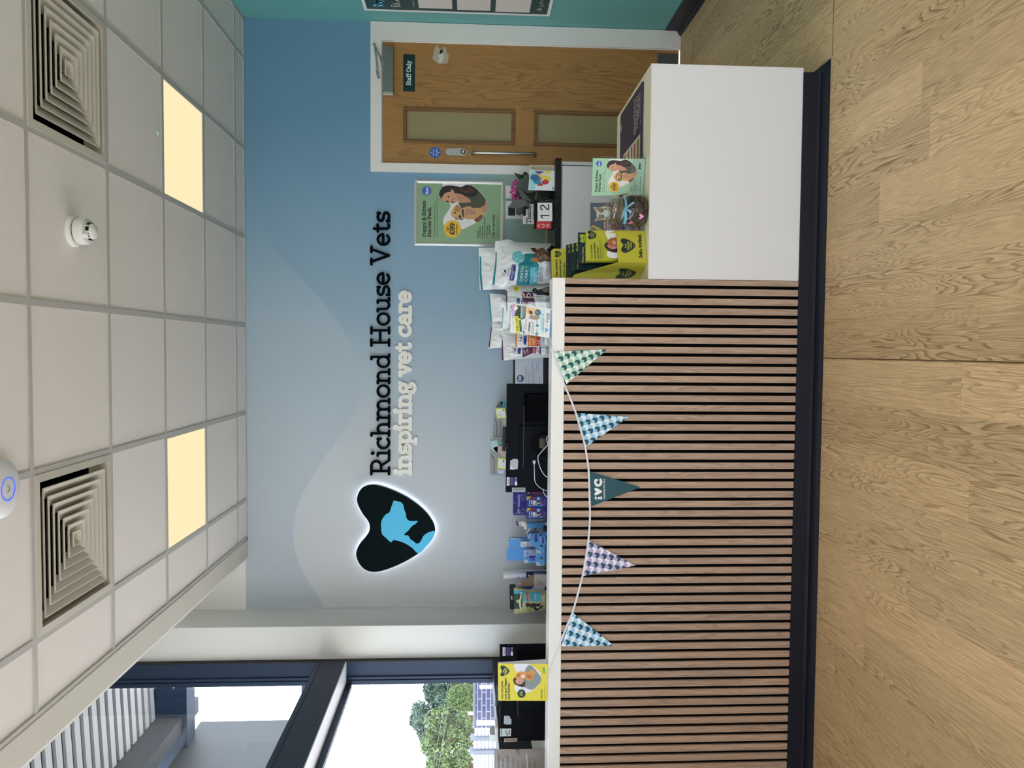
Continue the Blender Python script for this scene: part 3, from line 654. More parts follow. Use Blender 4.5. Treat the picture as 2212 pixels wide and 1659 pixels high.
# ------------------------------------------------------------------ reception counter
Z_LOW, Z_LEDGE, XE, XLOW = .718, 1.112, .2965, 1.167
t = thing('reception_counter', 'long reception counter clad in vertical oak slats with a lower white end', 'reception counter', (-.4, YP, 0))
ct = t
sl = MB(); x = XE; wd = .0225
while x > XG + .01:
    sl.box(max(x - wd, XG + .002), x, YP, YP + .011, .088, 1.060); x -= wd + .0135; wd = .0265
sl.build('slat_cladding', oak_slat, t, .0008, 1)
MB().box(XG + .002, XE, YP + .011, YP + .02, .088, 1.060).build('felt_backing', black_felt, t)
MB().box(XG + .002, XE, YP + .02, YP + .05, .088, 1.060).box(XE - .018, XE, YP + .011, YP + .12, Z_LOW, 1.06).build('carcass', white, t)
MB().box(XG + .002, XE + .001, YP - .001, YP + .118, 1.060, Z_LEDGE).build('ledge_top', mat('ledge_laminate', '#f4f3ef', .28), t, .002)
MB().box(XE + .0015, XLOW, YP + .001, YP + .02, .087, Z_LOW - .002).box(XLOW - .02, XLOW, YP + .02, 3.87, .087, Z_LOW - .002).box(XE + .0015, XLOW - .02, 3.85, 3.87, .087, Z_LOW - .002).build('white_end_panel', white, t, .001)
MB().box(XE + .0015, XLOW + .001, YP, 3.875, Z_LOW - .002, Z_LOW).build('low_top', mat('cream_laminate', '#f6ecd4', .3), t, .0008, 1)
MB().box(XG + .002, XE, YP + .05, 3.95, .70, .73).build('desk_top', mat('desk_laminate', '#d9d6cd', .4), t, .002)
pl = MB(); skirt(pl, (XG + .002, 3.150, 0), (1.143, 3.150, 0), (0, -1, 0), .0885, .057); skirt(pl, (1.143, 3.150, 0), (1.143, 3.86, 0), (1, 0, 0), .0885, .045)
pl.add([(1.143, 3.150, .0), (1.188, 3.150, .0005), (1.188, 3.093, .0005), (1.143, 3.093, .0005), (1.143, 3.128, .02), (1.165, 3.150, .02), (1.165, 3.128, .02), (1.143, 3.142, .032), (1.151, 3.15, .032), (1.151, 3.142, .032)],
       [(0, 1, 2, 3), (3, 2, 6, 4), (2, 1, 5, 6), (4, 6, 9, 7), (6, 5, 8, 9)])
pl.box(XG + .002, 1.1425, 3.1505, 3.86, .001, .087)
pl.build('plinth', navy_vinyl, t)

# ------------------------------------------------------------------ back counter under the sign
t = thing('base_cabinet', 'white base cabinet under the black speckled worktop', 'cabinet', (.0, 5.2, 0))
cb = MB().box(-1.80, 1.172, 4.925, YB - .002, .10, .874).box(-1.80, 1.172, 4.98, YB - .002, .002, .10)
cb.build('body', mat('cabinet_white', '#d4d4d6', .35), t)
MB().box(1.174, 1.196, 4.915, YB - .002, .002, .874).build('end_panel', mat('cabinet_edge', '#cfcfd2', .35), t, .001)
for k in range(5): MB().box(-1.79 + k * .592, -1.79 + k * .592 + .588, 4.905, 4.924, .11, .868).build('door', mat('cabinet_door', '#d8d8da', .32), t, .001)
gran = NT('black_speckled_laminate', .16); gran.b.inputs['Specular IOR Level'].default_value = .25
vo = gran.n('TexVoronoi'); gran.set(vo, 0, gran.tc.outputs['Object']); vo.inputs['Scale'].default_value = 70
wn = gran.n('TexWhiteNoise', noise_dimensions='3D'); gran.L.new(vo.outputs['Position'], wn.inputs['Vector'])
sp = gran.math('MULTIPLY', gran.math('LESS_THAN', vo.outputs['Distance'], .13), gran.math('GREATER_THAN', wn.outputs[0], .62))
gran.L.new(gran.mix(sp, (.006, .007, .008, 1), (.35, .36, .33, 1)), gran.b.inputs['Base Color'])
ZW = .914
tag(MB().box(-1.81, 1.214, 4.902, YB - .002, .875, ZW).build('worktop', gran.m, None, .002), 'black speckled worktop along the back wall', 'worktop')
tag(MB().box(-1.81, 1.213, YB - .006, YB - .001, ZW + .0005, ZW + .010).build('sealant_strip', mat('cream_sealant', '#cfc8a6', .5), None), 'thin cream sealant strip where the black worktop meets the wall', 'sealant')

# ------------------------------------------------------------------ wall sign: heart emblem and raised letters
YS = YB - .075
t = thing('heart_sign', 'dark green heart wall sign with a blue dog and cat silhouette, glowing at its rim', 'sign', (-1.23, YB - .02, 1.95))
hz = smooth(zz(740, 1000, 6.38, [(375, 880), (352, 800), (285, 710), (228, 610), (198, 520), (213, 430), (265, 350), (345, 312), (440, 305), (560, 330), (720, 390), (880, 470), (1020, 565), (1140, 672), (1220, 775), (1262, 860), (1274, 945), (1242, 1040), (1150, 1152), (1040, 1250), (900, 1338), (760, 1408), (600, 1470), (450, 1502), (330, 1480), (240, 1402), (190, 1290), (196, 1200), (240, 1112), (310, 1030), (362, 950)]), 5)
sp_ = yplane(YS)
MB().prism([sp_(x, y) for x, y in hz], (0, .012, 0), smooth=False).build('face', mat('heart_green', '#011114', .5, spec=.06), t)
MB().prism([sp_(x, y) + Vector((0, .012, 0)) for x, y in hz], (0, .034, 0)).build('side_return', mat('heart_return', '#8b8f91', .3, metal=.9), t)
cxh = sum(x for x, y in hz) / len(hz); cyh = sum(y for x, y in hz) / len(hz)
inner = [(cxh + (x - cxh) * .985, cyh + (y - cyh) * .985) for x, y in hz]
MB().prism([sp_(x, y) + Vector((0, .0465, 0)) for x, y in inner], (0, .004, 0)).build('halo_light', emis('halo_led', '#dfe9ff', 2.4), t)
ha = Art(sp_, base=.0012)
ha.poly(smooth(zz(740, 1000, 6.38, [(700, 530), (722, 520), (765, 530), (806, 544), (835, 575), (850, 640), (874, 705), (876, 745), (900, 785), (935, 800), (985, 801), (1035, 800), (1010, 835), (960, 868), (930, 902), (900, 938), (857, 974), (855, 995), (905, 1001), (935, 1050), (980, 1080), (1010, 1108), (1050, 1106), (1082, 1070), (1112, 1010), (1160, 968), (1210, 947), (1270, 942), (1242, 1040), (1150, 1152), (1047, 1246), (960, 1170), (870, 1112), (780, 1076), (710, 1062), (690, 1072), (665, 1092), (600, 1035), (545, 980), (533, 900), (532, 830), (550, 770), (598, 706), (635, 690), (655, 660)]), 3), mat('sky_blue_vinyl', '#55b8e6', .5, k=1.25, spec=.2), 1)
ha.build('dog_and_cat_emblem', t)
def raised(name, label, string, y0, y1, xb, cap, wt, m_, off, th):
    t = thing(name, label, 'sign lettering', P(xb, (y0 + y1) / 2, Y=YB))
    gl, wd, hh = slab_text(string, wt); s2 = yplane(YB - off)
    for gpl in gl:
        if not gpl: continue
        mb = MB()
        for k_, poly in enumerate(gpl):
            q = [s2(xb - b / hh * cap, y0 - (a_ - .35) / (wd - .8) * (y0 - y1), .00004 * (k_ % 30)) for a_, b in poly]
            mb.prism(q, (0, th, 0))
        if mb.v: mb.build('letter', m_, t)
    return t
raised('name_lettering', 'dark raised serif letters reading Richmond House Vets', 'Richmond House Vets', 1025, 458.5, 842.8, 43.5, .92, mat('letter_dark', '#010b0f', .6, spec=.05), .022, .018)
raised('tagline_lettering', 'cream raised bold letters reading inspiring vet care', 'inspiring vet care', 1024, 630, 888.5, 38.5, 1.62, mat('letter_cream', '#f6f2e8', .5), .014, .012)

# ------------------------------------------------------------------ the puppy and kitten print, used on the wall poster and on a leaflet
def puppy_art(a, T, ktext=1.0, full=True):
    """T maps poster coordinates (0..100 across, 0..140 down) to the photograph"""
    Q = lambda pts: [T(u, v) for u, v in pts]
    sc_ = math.dist(T(0, 0), T(1, 0))
    G_ = lambda ox, oy, pts: Q([((1478 - y) / 12.2, (x - 222) / 12.2) for x, y in pts])   # traced from the wall poster
    a.blob(G_(0, 0, [(760, 256), (742, 320), (760, 420), (820, 560), (880, 680), (880, 760), (830, 850), (760, 950), (738, 1040), (742, 1110), (800, 1180), (900, 1220), (1000, 1235), (1110, 1222), (1250, 1160), (1420, 1068), (1540, 960), (1620, 860), (1655, 760), (1655, 660), (1600, 540), (1500, 420), (1400, 340), (1290, 275)]), C('#c9c4c2'), 0, 4)
    a.blob(G_(0, 0, [(1060, 640), (1110, 760), (1160, 850), (1400, 840), (1560, 780), (1640, 700), (1618, 580), (1500, 430), (1380, 330), (1300, 300), (1250, 500)]), C('#3f4130'), 1, 4)      # shirt
    a.blob(G_(0, 0, [(1500, 760), (1600, 700), (1620, 600), (1652, 660), (1660, 760), (1620, 850), (1560, 900), (1480, 830)]), C('#a87660'), 2, 4)                                      # arm
    a.blob(G_(0, 0, [(960, 450), (1020, 500), (1060, 640), (1085, 662), (1310, 640), (1230, 540), (1120, 470)]), C('#a9795f'), 3, 4)                                                    # neck
    a.blob(G_(0, 0, [(690, 560), (655, 500), (680, 400), (740, 330), (850, 300), (1000, 315), (1120, 330), (1210, 285), (1290, 290), (1380, 340), (1460, 420), (1420, 500), (1330, 530), (1200, 530), (1120, 480), (980, 460), (900, 430), (760, 560), (720, 610)]), C('#1d1413'), 4, 4)  # hair
    a.blob(G_(0, 0, [(710, 570), (760, 480), (840, 440), (920, 440), (1000, 490), (1045, 570), (1030, 630), (985, 665), (920, 680), (860, 650), (780, 630), (725, 610)]), C('#b58468'), 5, 4)     # face
    a.blob(G_(0, 0, [(890, 385), (940, 390), (970, 430), (955, 455), (920, 440)]), C('#a87458'), 6, 4)
    a.blob(G_(0, 0, [(915, 600), (960, 575), (985, 590), (970, 640), (920, 660)]), C('#7a3f38'), 6, 3); a.blob(G_(0, 0, [(930, 615), (962, 590), (972, 598), (958, 628)]), C('#e8dcd4'), 7, 3)
    a.blob(G_(0, 0, [(835, 545), (850, 520), (872, 530), (860, 555)]), C('#1c1210'), 6, 3); a.blob(G_(0, 0, [(800, 635), (830, 618), (855, 632), (830, 655)]), C('#2a1a16'), 6, 3)
    a.line(G_(0, 0, [(800, 560), (825, 500), (835, 495)]), .35 * sc_, C('#1c1210'), 6); a.line(G_(0, 0, [(900, 640), (925, 625)]), .5 * sc_, C('#7d4a36'), 6)
    a.blob(G_(0, 0, [(1060, 330), (1150, 400), (1250, 400), (1330, 440), (1230, 450), (1120, 420)]), C('#4b2a20'), 5, 3); a.blob(G_(0, 0, [(1240, 330), (1330, 380), (1390, 440), (1320, 410)]), C('#57301f'), 5, 3)
    a.line(G_(0, 0, [(980, 470), (1040, 540), (1050, 600), (1035, 650)]), .35 * sc_, C('#17100e'), 6)
    a.blob(G_(0, 0, [(1120, 800), (1180, 750), (1290, 730), (1360, 770), (1450, 760), (1530, 780), (1570, 850), (1590, 900), (1540, 960), (1460, 1040), (1420, 1060), (1350, 1000), (1240, 1000), (1160, 960)]), C('#b28a5c'), 5, 4)  # dog body
    a.blob(G_(0, 0, [(1200, 800), (1330, 790), (1420, 850), (1390, 900), (1290, 900)]), C('#a5735f'), 6, 4)
    a.blob(G_(0, 0, [(1030, 705), (1000, 730), (940, 790), (900, 860), (910, 930), (960, 970), (1000, 995), (1080, 990), (1150, 1000), (1165, 960), (1130, 900), (1120, 800), (1075, 740)]), C('#b98f5e'), 6, 4)  # dog head
    a.blob(G_(0, 0, [(1035, 705), (985, 740), (970, 800), (1010, 850), (1080, 840), (1110, 780)]), C('#a06c37'), 7, 4)
    a.ell(*T(*((1478 - 870) / 12.2, (980 - 222) / 12.2)), 1.6 * sc_, 1.7 * sc_, C('#1a1210'), 8, 0, 14); a.ell(*T((1478 - 945) / 12.2, (1085 - 222) / 12.2), 2.3 * sc_, 2.5 * sc_, C('#1a1413'), 8, 0, 16)
    a.blob(G_(0, 0, [(1130, 795), (1165, 810), (1160, 870), (1170, 940), (1150, 960), (1130, 900), (1122, 840)]), C('#22272e'), 8, 3); a.ell(*T((1478 - 890) / 12.2, (1215 - 222) / 12.2), 2.1 * sc_, 2.1 * sc_, C('#6f7479'), 9, 0, 14)
    a.blob(G_(0, 0, [(985, 965), (1040, 1000), (1100, 985), (1165, 1000), (1130, 1010), (1010, 1005)]), C('#17110f'), 8, 3)
    a.blob(G_(0, 0, [(1390, 1000), (1450, 960), (1530, 900), (1560, 950), (1480, 1040), (1420, 1055)]), C('#6d4228'), 7, 3)
    dk = C('#16211d')
    cx_, cy_ = (1478 - 1208) / 12.2, (930 - 222) / 12.2
    a.ell(*T(cx_, cy_), 14.8 * sc_, 14.8 * sc_, C('#d1a02b'), 6, 0, 36)
    tx = lambda s_, u0, u1, v, h, font='slab', wt=1.1, col=dk: a.text(s_, T(u0, v), T(u1, v), h * sc_, col, 10, font, wt)
    tx('Only', 18.2, 26.4, 51.5, 4.2); tx('£99', 12.5, 32, 61.6, 8.2, wt=1.5); tx('worth £200+', 12, 31, 66.4, 2.5, wt=1.2)
    a.ell(*T((1478 - 418) / 12.2, (396 - 222) / 12.2), 8.1 * sc_, 8.1 * sc_, C('#3358a0'), 1, 0, 32); tx('New', 80.5, 93, 17, 4.6, wt=1.3, col=C('#eef0f4'))
    tx('Puppy & Kitten', 7.6, 70, 12.6, 6.2, wt=1.15); tx('Starter Pack.', 7.6, 59.5, 21.8, 6.4, wt=1.15)
    tx('Their first steps made easy, with all the', 7.6, 64, 28.4, 1.7, 'sans'); tx('preventative care treatments they need for less', 7.6, 76.5, 32.5, 1.7, 'sans')
    tx('Included:', 7, 20, 102, 2.2); 
    for k, s_ in enumerate(('Vaccinations', 'Health check', 'Flea & worm treatments', 'Microchipping', '...and much more')):
        v = 105.7 + 4.0 * k; tx(s_, 11.5, (27, 27.5, 42.5, 28.5, 29)[k], v, 2.1)
        if k < 4: a.line(Q([(7.4, v - 1), (8.2, v), (9.6, v - 2.4)]), .45 * sc_, dk, 10)
    if full:
        tx('Talk to us today.', 7, 48, 129.6, 4.0, wt=1.1)
        greek(a, T(0, 133)[0], T(7, 0)[1], T(50, 0)[1], 4, 1.35 * sc_ , .35 * sc_, C('#3d5240'), 3)
    else:
        tx('Talk to our team today.', 7, 52, 129.6, 3.4, wt=1.1)
def mapper(tl, tr, bl, W=100., H=140.): return lambda u, v: (tl[0] + (tr[0] - tl[0]) * u / W + (bl[0] - tl[0]) * v / H, tl[1] + (tr[1] - tl[1]) * u / W + (bl[1] - tl[1]) * v / H)

# poster in a silver snap frame
X0, X1, Z0, Z1 = pr(895, 389, 1089.5, 531.5, YB - .01)
t = thing('framed_poster', 'green puppy and kitten poster in a silver snap frame beside the door', 'poster', ((X0 + X1) / 2, YB, Z0))
fm = MB(); e = .0245
def snap(mb, X0, X1, Z0, Z1, e, y0, y1):
    o = [(X0, Z0), (X1, Z0), (X1, Z1), (X0, Z1)]; i_ = [(X0 + e, Z0 + e), (X1 - e, Z0 + e), (X1 - e, Z1 - e), (X0 + e, Z1 - e)]
    mid = [((a_[0] + b2[0]) / 2, (a_[1] + b2[1]) / 2) for a_, b2 in zip(o, i_)]
    for k in range(4):
        n = (k + 1) % 4
        prof = [(o, y1), (o, (y0 + y1) / 2), (mid, y0), (i_, (y0 + y1) / 2 + .001), (i_, y1)]
        for (A, ya), (B_, yb) in zip(prof, prof[1:]):
            mb.add([(A[k][0], ya, A[k][1]), (A[n][0], ya, A[n][1]), (B_[n][0], yb, B_[n][1]), (B_[k][0], yb, B_[k][1])], [(0, 1, 2, 3)], 0, False)
snap(fm, X0, X1, Z0, Z1, e, YB - .014, YB - .0005)
fm.build('frame', mat('snap_frame_alloy', '#d6d5cc', .33, metal=.35), t)
MB().box(X0 + .02, X1 - .02, YB - .005, YB - .001, Z0 + .02, Z1 - .02).build('poster_sheet', C('#7f9e79', .4, 1.25), t)
a = Art(yplane(YB - .005)); puppy_art(a, mapper((903.6, 522), (903.6, 395.5), (1081.5, 524)))
a.build('poster_print', t)

# information board on the teal wall
t = thing('information_board', 'dark green information board with pale panels on the teal wall', 'notice board', (XR, 4.6, .93))
MB().box(XR - .012, XR - .001, 3.9, 5.19, .932, 2.144).build('board', C('#0a3437', .4), t, .001)
ed = MB().box(XR - .015, XR - .0125, 5.170, 5.19, .932, 2.144).box(XR - .015, XR - .0125, 3.9, 5.17, 2.124, 2.144).box(XR - .015, XR - .0125, 3.9, 5.17, .932, .952)
ed.build('white_edge', C('#e4e6e4'), t)
pn = MB()
for z0, z1 in ((1.70, 1.93), (1.44, 1.67), (1.13, 1.40)): pn.box(XR - .016, XR - .0125, 4.45, 5.12, z0, z1)
pn = MB()
xp = xplane(XR - .0125)
a = Art(xp)
for xa, xb, ya, yb in ((905, 977, 16, 14), (988, 1059, 20, 18), (1070, 1144, 24, 21)):
    ny = -14
    A_, B_ = xp(xa, ya - 0), xp(xb, ya)
    Yn = A_.y; pn.box(XR - .016, XR - .0125, Yn - .5, Yn, B_.z, A_.z)
pn.build('pale_panel', C('#bfb9b4'), t)
def xtext(s_, Y0, z, h, wdt, col, wt):
    gl, wd, hh = slab_text(s_, wt); mb = MB()
    for gpl in gl:
        for poly in gpl: mb.prism([(XR - .0135, Y0 - a_ / wd * wdt, z + b / hh * h) for a_, b in poly], (-.0004, 0, 0))
    return mb.build('lettering', col, t)
xtext('inspiring', 5.13, P(832, 10, X=XR).z, .075, .55, C('#5fb0d8'), 1.3); xtext('inspiring', 5.13, P(865, 10, X=XR).z, .062, .50, C('#dfe8e2'), .9)
xtext('our care for your pets', 5.12, P(897, 10, X=XR).z, .022, .5, C('#cfd8d2'), .9); xtext('A proud part of the team', 5.12, P(1169, 20, X=XR).z, .03, .8, C('#cfd8d2'), .9)

# intercom and blank plate on the wall
X0, X1, Z0, Z1 = pr(1091.8, 434.5, 1129, 472.8, YB - .012)
t = thing('door_intercom', 'white video intercom with a small dark screen on the wall', 'intercom', ((X0 + X1) / 2, YB, Z0))
MB().box(X0, X1, YB - .022, YB - .0005, Z0, Z1).build('body', wp, t, .003)
a = Art(yplane(YB - .022)); a.rect(1097.6, 446, 1113, 466, C('#14181a'), 0)
for y in (447, 452, 457, 462): a.rect(1114.6, y, 1117.4, y + 4, C('#e6e4dc'), 0)
a.rect(1122, 449, 1124.5, 454, C('#8f8f8a')); a.ell(1123, 459, .8, .8, C('#303030')); a.ell(1123, 464, .9, .9, C('#303030')); a.text('intercom', (1095.6, 465), (1095.6, 456), 1.6, C('#333333'), 1)
a.build('screen_and_keys', t)
X0, X1, Z0, Z1 = pr(1092, 401, 1119, 428.5, YB - .008)
tag(MB().box(X0, X1, YB - .012, YB - .0005, Z0, Z1).build('blank_wall_plate', wp, None, .003), 'blank white wall plate behind the pink flowers', 'wall plate')
# ------------------------------------------------------------------ food bags
foil = mat('white_foil_bag', '#f3f3f1', .2, spec=.8, bump=(9, .22, .02))
class Bag:
    """pillow bag: four corners as seen (TL, TR, BR, BL upright), standing at depth Y on height Z"""
    def __init__(s, name, label, TL, TR, yR, yL, Y, D, Z=ZW, m=None, cat='pet food bag', group='bags of pet food on the back worktop', amp=.012, seed=0, bl=None, side=0.0):
        s.Y, s.D, s.amp, s.seed = Y, D, amp, seed; s.side = side
        BR = (px_of(yR, Y - D * .5, Z + .002), yR); BL = (px_of(yL, Y - D * .5, Z + .002), yL)
        s.c = (TL, TR, BR, BL)
        base = P(BL[0], (yR + yL) / 2, Y=Y)
        s.t = thing(name, label, cat, (base.x, Y, Z), group)
        n, m2 = 44, 58; fr_, bk = [], []
        for j in range(m2 + 1):
            for i in range(n + 1):
                u, v = i / n, j / m2; x, y = s.px(u, v)
                f_ = s.surf_uv(u, v, x, y, 0); fr_.append(f_); b0 = s.bul(u, v)
                back = P(x, y, Y=min(Y + b0 * .45 + .003, YB - .012)); bk.append(back)
        mb = MB(); N = n + 1
        fs = [(j * N + i, j * N + i + 1, (j + 1) * N + i + 1, (j + 1) * N + i) for j in range(m2) for i in range(n)]
        mb.add(fr_ + bk, fs + [tuple(k + len(fr_) for k in reversed(f)) for f in fs], 0, True)
        o = len(fr_); rim = [i for i in range(N)] + [j * N + n for j in range(1, m2 + 1)] + [m2 * N + i for i in range(n - 1, -1, -1)] + [j * N for j in range(m2 - 1, 0, -1)]
        mb.add(fr_ + bk, [(rim[k], rim[(k + 1) % len(rim)], rim[(k + 1) % len(rim)] + o, rim[k] + o) for k in range(len(rim))], 0, False)
        for q in (mb.v,):
            for k, v in enumerate(q):
                if v[2] < Z + .001: q[k] = (v[0], v[1], Z + .001)
        s.body = mb.build('bag_body', m or foil, s.t)
    def px(s, u, v):                             # u left->right, v bottom->top
        TL, TR, BR, BL = s.c; w_ = s.side * math.sin(math.pi * v) * (1 - v)
        uu = u + w_ * (1 - u) * 0
        x = (BL[0] * (1 - u) + BR[0] * u) * (1 - v) + (TL[0] * (1 - u) + TR[0] * u) * v
        y = (BL[1] * (1 - u) + BR[1] * u) * (1 - v) + (TL[1] * (1 - u) + TR[1] * u) * v
        wob = noise.noise(Vector((v * 4, s.seed * 3.1, u > .5))) * 1.6 * math.sin(math.pi * v)
        pinch = s.side * math.exp(-((v - .78) / .12) ** 2)
        y += (wob - 0) * (abs(2 * u - 1)) + (pinch if u > .5 else -pinch) * (2 * abs(u - .5))
        return x, y
    def uv(s, x, y):
        u, v = .5, .5
        for _ in range(12):
            a_, b2 = s.px(u, v); e = .01
            ax, ay = s.px(u + e, v); bx, by = s.px(u, v + e)
            j11, j12, j21, j22 = (ax - a_) / e, (bx - a_) / e, (ay - b2) / e, (by - b2) / e
            det = j11 * j22 - j12 * j21 or 1e-9; rx, ry = x - a_, y - b2
            u += (rx * j22 - ry * j12) / det; v += (j11 * ry - j21 * rx) / det
            u = min(1, max(0, u)); v = min(1, max(0, v))
        return u, v
    def bul(s, u, v):
        f_ = (1 - abs(2 * u - 1) ** 3) ; g_ = (1 - v ** 2.2); b_ = min(1, (v / .10)) ** .5 if v < .1 else 1
        return s.D * f_ * g_ * (.55 + .45 * b_)
    def surf_uv(s, u, v, x, y, off):
        b_ = s.bul(u, v); q = Vector((u * 3.2 + s.seed * 7, v * 4.2, s.seed))
        e = 1 - abs(2 * u - 1) ** 6
        cr_ = (noise.noise(q) * .8 + abs(noise.noise(q * 2.3)) * .9 + 0.0) * s.amp * e * min(1, (1 - v) * 6 + .15)
        return P(x, y, Y=s.Y - b_ - cr_ - off)
    def surf(s, x, y, off=0):
        u, v = s.uv(x, y); return s.surf_uv(u, v, x, y, off)
    def art(s): return Art(s.surf, step=.0006, sub=2.2, base=.0014)
teal, teal_l, purp, blue_d, red_d, orange = C('#0f7680', k=1.3), C('#5fb0bd', k=1.3), C('#561c44', k=1.3), C('#22306f'), C('#a8262c'), C('#c8641f')
blk, wht, gry = C('#1b1d20'), C('#e4e4e6'), C('#8f9195')
def crest(a, x, y, s_=1.0):                      # the small square maker's mark and its blue tab
    a.rect(x, y - 16 * s_, x + 16 * s_, y, wht, 0)
    for q in ([(x, y), (x, y - 16 * s_)], [(x + 16 * s_, y), (x + 16 * s_, y - 16 * s_)], [(x, y), (x + 16 * s_, y)], [(x, y - 16 * s_), (x + 16 * s_, y - 16 * s_)]): a.line(q, .5 * s_, blk, 1)
    a.poly([(x + 2 * s_, y - 3 * s_), (x + 2 * s_, y - 7 * s_), (x + 7 * s_, y - 3 * s_)], red_d, 1)
    a.poly([(x + 2 * s_, y - 13 * s_), (x + 8 * s_, y - 13 * s_), (x + 8 * s_, y - 3 * s_)], C('#222a5e'), 1)
    a.text("Hill's", (x + 14.4 * s_, y - 1.5 * s_), (x + 14.4 * s_, y - 14.5 * s_), 4.6 * s_, blk, 1, 'sans')
# 1 the two dental bags
b2 = Bag('pet_food_bag', 'tall white bag with a teal top strip standing behind the dental care bag', (1036.5, 626.5), (1033.8, 536), 530, 622, 5.27, .05, seed=2)
a = b2.art(); a.poly([(1038.5, 626), (1043, 626), (1040, 590), (1039.5, 555), (1036, 553.5), (1036, 590)], teal); a.build('strip_print', b2.t)
b1 = Bag('pet_food_bag', 'white and teal DENTAL CARE dog food bag with a small brown dog on it', (1063.8, 616), (1069.8, 520.8), 526, 612, 5.08, .11, seed=1, side=-5)
a = b1.art(); z = lambda pts: zz(1060, 500, 11.85, pts)
a.poly(z([(45, 1365), (98, 1368), (115, 1150), (150, 850), (155, 560), (140, 515), (122, 520), (122, 700), (95, 950), (60, 1200)]), teal)
a.poly(z([(652, 1366), (700, 990), (712, 815), (830, 700), (868, 570), (1120, 570), (1190, 780), (1232, 850), (1232, 910), (1185, 1360), (820, 1366)]), teal, 0)
a.poly(z([(1025, 920), (1050, 905), (1240, 905), (1232, 1000), (1195, 1360), (990, 1366), (1000, 1200)]), teal_l, 1)
a.ell(*z([(703, 655)])[0], 13.4, 13.4, C('#8fb9be', k=1.3), 1); a.poly(z([(560, 590), (600, 530), (660, 500), (740, 497), (785, 510), (760, 790), (700, 805), (640, 790), (580, 740), (550, 660)]), teal_l, 2)
a.text('Clinically proven', *[z([(640, 775)])[0], z([(600, 560)])[0]], 3.0, wht, 4, 'sans'); a.text('Every bite', *[z([(690, 710)])[0], z([(685, 600)])[0]], 3.4, wht, 4, 'sans'); a.text('PRIMARY', *[z([(815, 725)])[0], z([(820, 590)])[0]], 2.6, blk, 4, 'sans')
a.poly(z([(485, 1255), (480, 1180), (520, 1020), (540, 845), (640, 850), (640, 1000), (620, 1130), (590, 1260)]), C('#1d2a72'), 1)
a.text('PRESCRIPTION', *[z([(548, 1225)])[0], z([(590, 870)])[0]], 2.7, wht, 3, 'sans'); a.text('DIET', *[z([(600, 1115)])[0], z([(615, 1010)])[0]], 2.2, wht, 3, 'sans')
crest(a, 1084.6, 596.5, 1.08)
a.text('DENTAL', *[z([(810, 1280)])[0], z([(855, 870)])[0]], 6.2, C('#d9ecec'), 4, 'sans'); a.text('CARE', *[z([(930, 1285)])[0], z([(960, 990)])[0]], 6.2, C('#d9ecec'), 4, 'sans')
a.ell(*z([(912, 915)])[0], 1.2, 1.5, C('#e3b84b'), 4); a.text('t/d', *[z([(1160, 1285)])[0], z([(1185, 1120)])[0]], 7.0, C('#e6f2f4'), 4, 'sans')
a.poly(z([(1245, 915), (1355, 915), (1330, 1295), (1200, 1290)]), C('#a9abb0'), 1)
greek(a, z([(1240, 0)])[0][0], z([(0, 1285)])[0][1], z([(0, 1050)])[0][1], 4, 2.4, .8, blk, 3)
for q in ((1420, 990, '#8d2a35'), (1410, 1110, '#9a9da3'), (1390, 1270, '#9a9da3')): a.ell(*z([q[:2]])[0], 3.0, 3.6, C(q[2]), 3); 
for q in ((1420, 990), (1410, 1110), (1390, 1270)): a.ell(*z([q])[0], 2.3, 2.9, C('#c5c7cb'), 4)
br, br2, tan_ = C('#6a4a38'), C('#3f2d26'), C('#a5673f')
a.blob(z([(1180, 470), (1260, 420), (1360, 430), (1430, 500), (1530, 560), (1570, 640), (1540, 760), (1400, 760), (1260, 790), (1180, 700), (1130, 620), (1130, 540)]), br, 3)
a.poly(z([(1015, 430), (1110, 420), (1190, 450), (1150, 530), (1090, 525)]), br2, 4); a.poly(z([(1035, 755), (1070, 680), (1120, 640), (1180, 720), (1220, 770), (1160, 785)]), tan_, 4)
a.poly(z([(1430, 470), (1560, 340), (1590, 520), (1560, 620)]), br2, 4); a.blob(z([(1200, 560), (1260, 530), (1330, 560), (1350, 650), (1290, 700), (1210, 680)]), C('#8b6f58'), 5)
a.ell(*z([(1225, 515)])[0], 1.6, 1.8, blk, 6); a.ell(*z([(1230, 640)])[0], 1.6, 1.8, blk, 6); a.ell(*z([(1278, 582)])[0], 2.2, 2.4, blk, 6); a.blob(z([(1370, 600), (1480, 640), (1530, 700), (1400, 720)]), C('#9c8468'), 5)
a.blob(z([(1150, 470), (1220, 440), (1300, 460), (1200, 490)]), tan_, 5)
a.build('bag_print', b1.t)
# 3 white bag with the yellow discount tag
b3 = Bag('pet_food_bag', 'white and plum food bag with a yellow discount tag and a black dog on it', (1095.5, 700), (1092.5, 622), 612, 702, 5.13, .10, seed=3)
a = b3.art(); z = lambda pts: zz(1040, 620, 10.37, pts)
a.poly(z([(552, 75), (578, 80), (580, 400), (578, 555), (565, 555), (550, 400)]), purp)
a.poly(z([(712, -10), (840, -15), (838, 85), (730, 90)]), C('#e0c423'), 2); a.text('20%', *[z([(800, 70)])[0], z([(800, 5)])[0]], 4.6, blk, 4, 'sans')
a.poly(z([(915, 115), (950, 103), (1145, 108), (1210, 380), (1208, 440), (1090, 380), (885, 380), (905, 250)]), purp, 0)
a.poly(z([(915, 135), (965, 140), (970, 225), (930, 205)]), C('#e0a17a'), 1); a.ell(*z([(1062, 185)])[0], 4.6, 5.0, wht, 1); a.ell(*z([(1066, 190)])[0], 3.2, 3.6, purp, 2)
a.text('DIGESTIVE', *[z([(960, 470)])[0], z([(940, 260)])[0]], 3.8, C('#d8b8c8'), 3, 'sans')
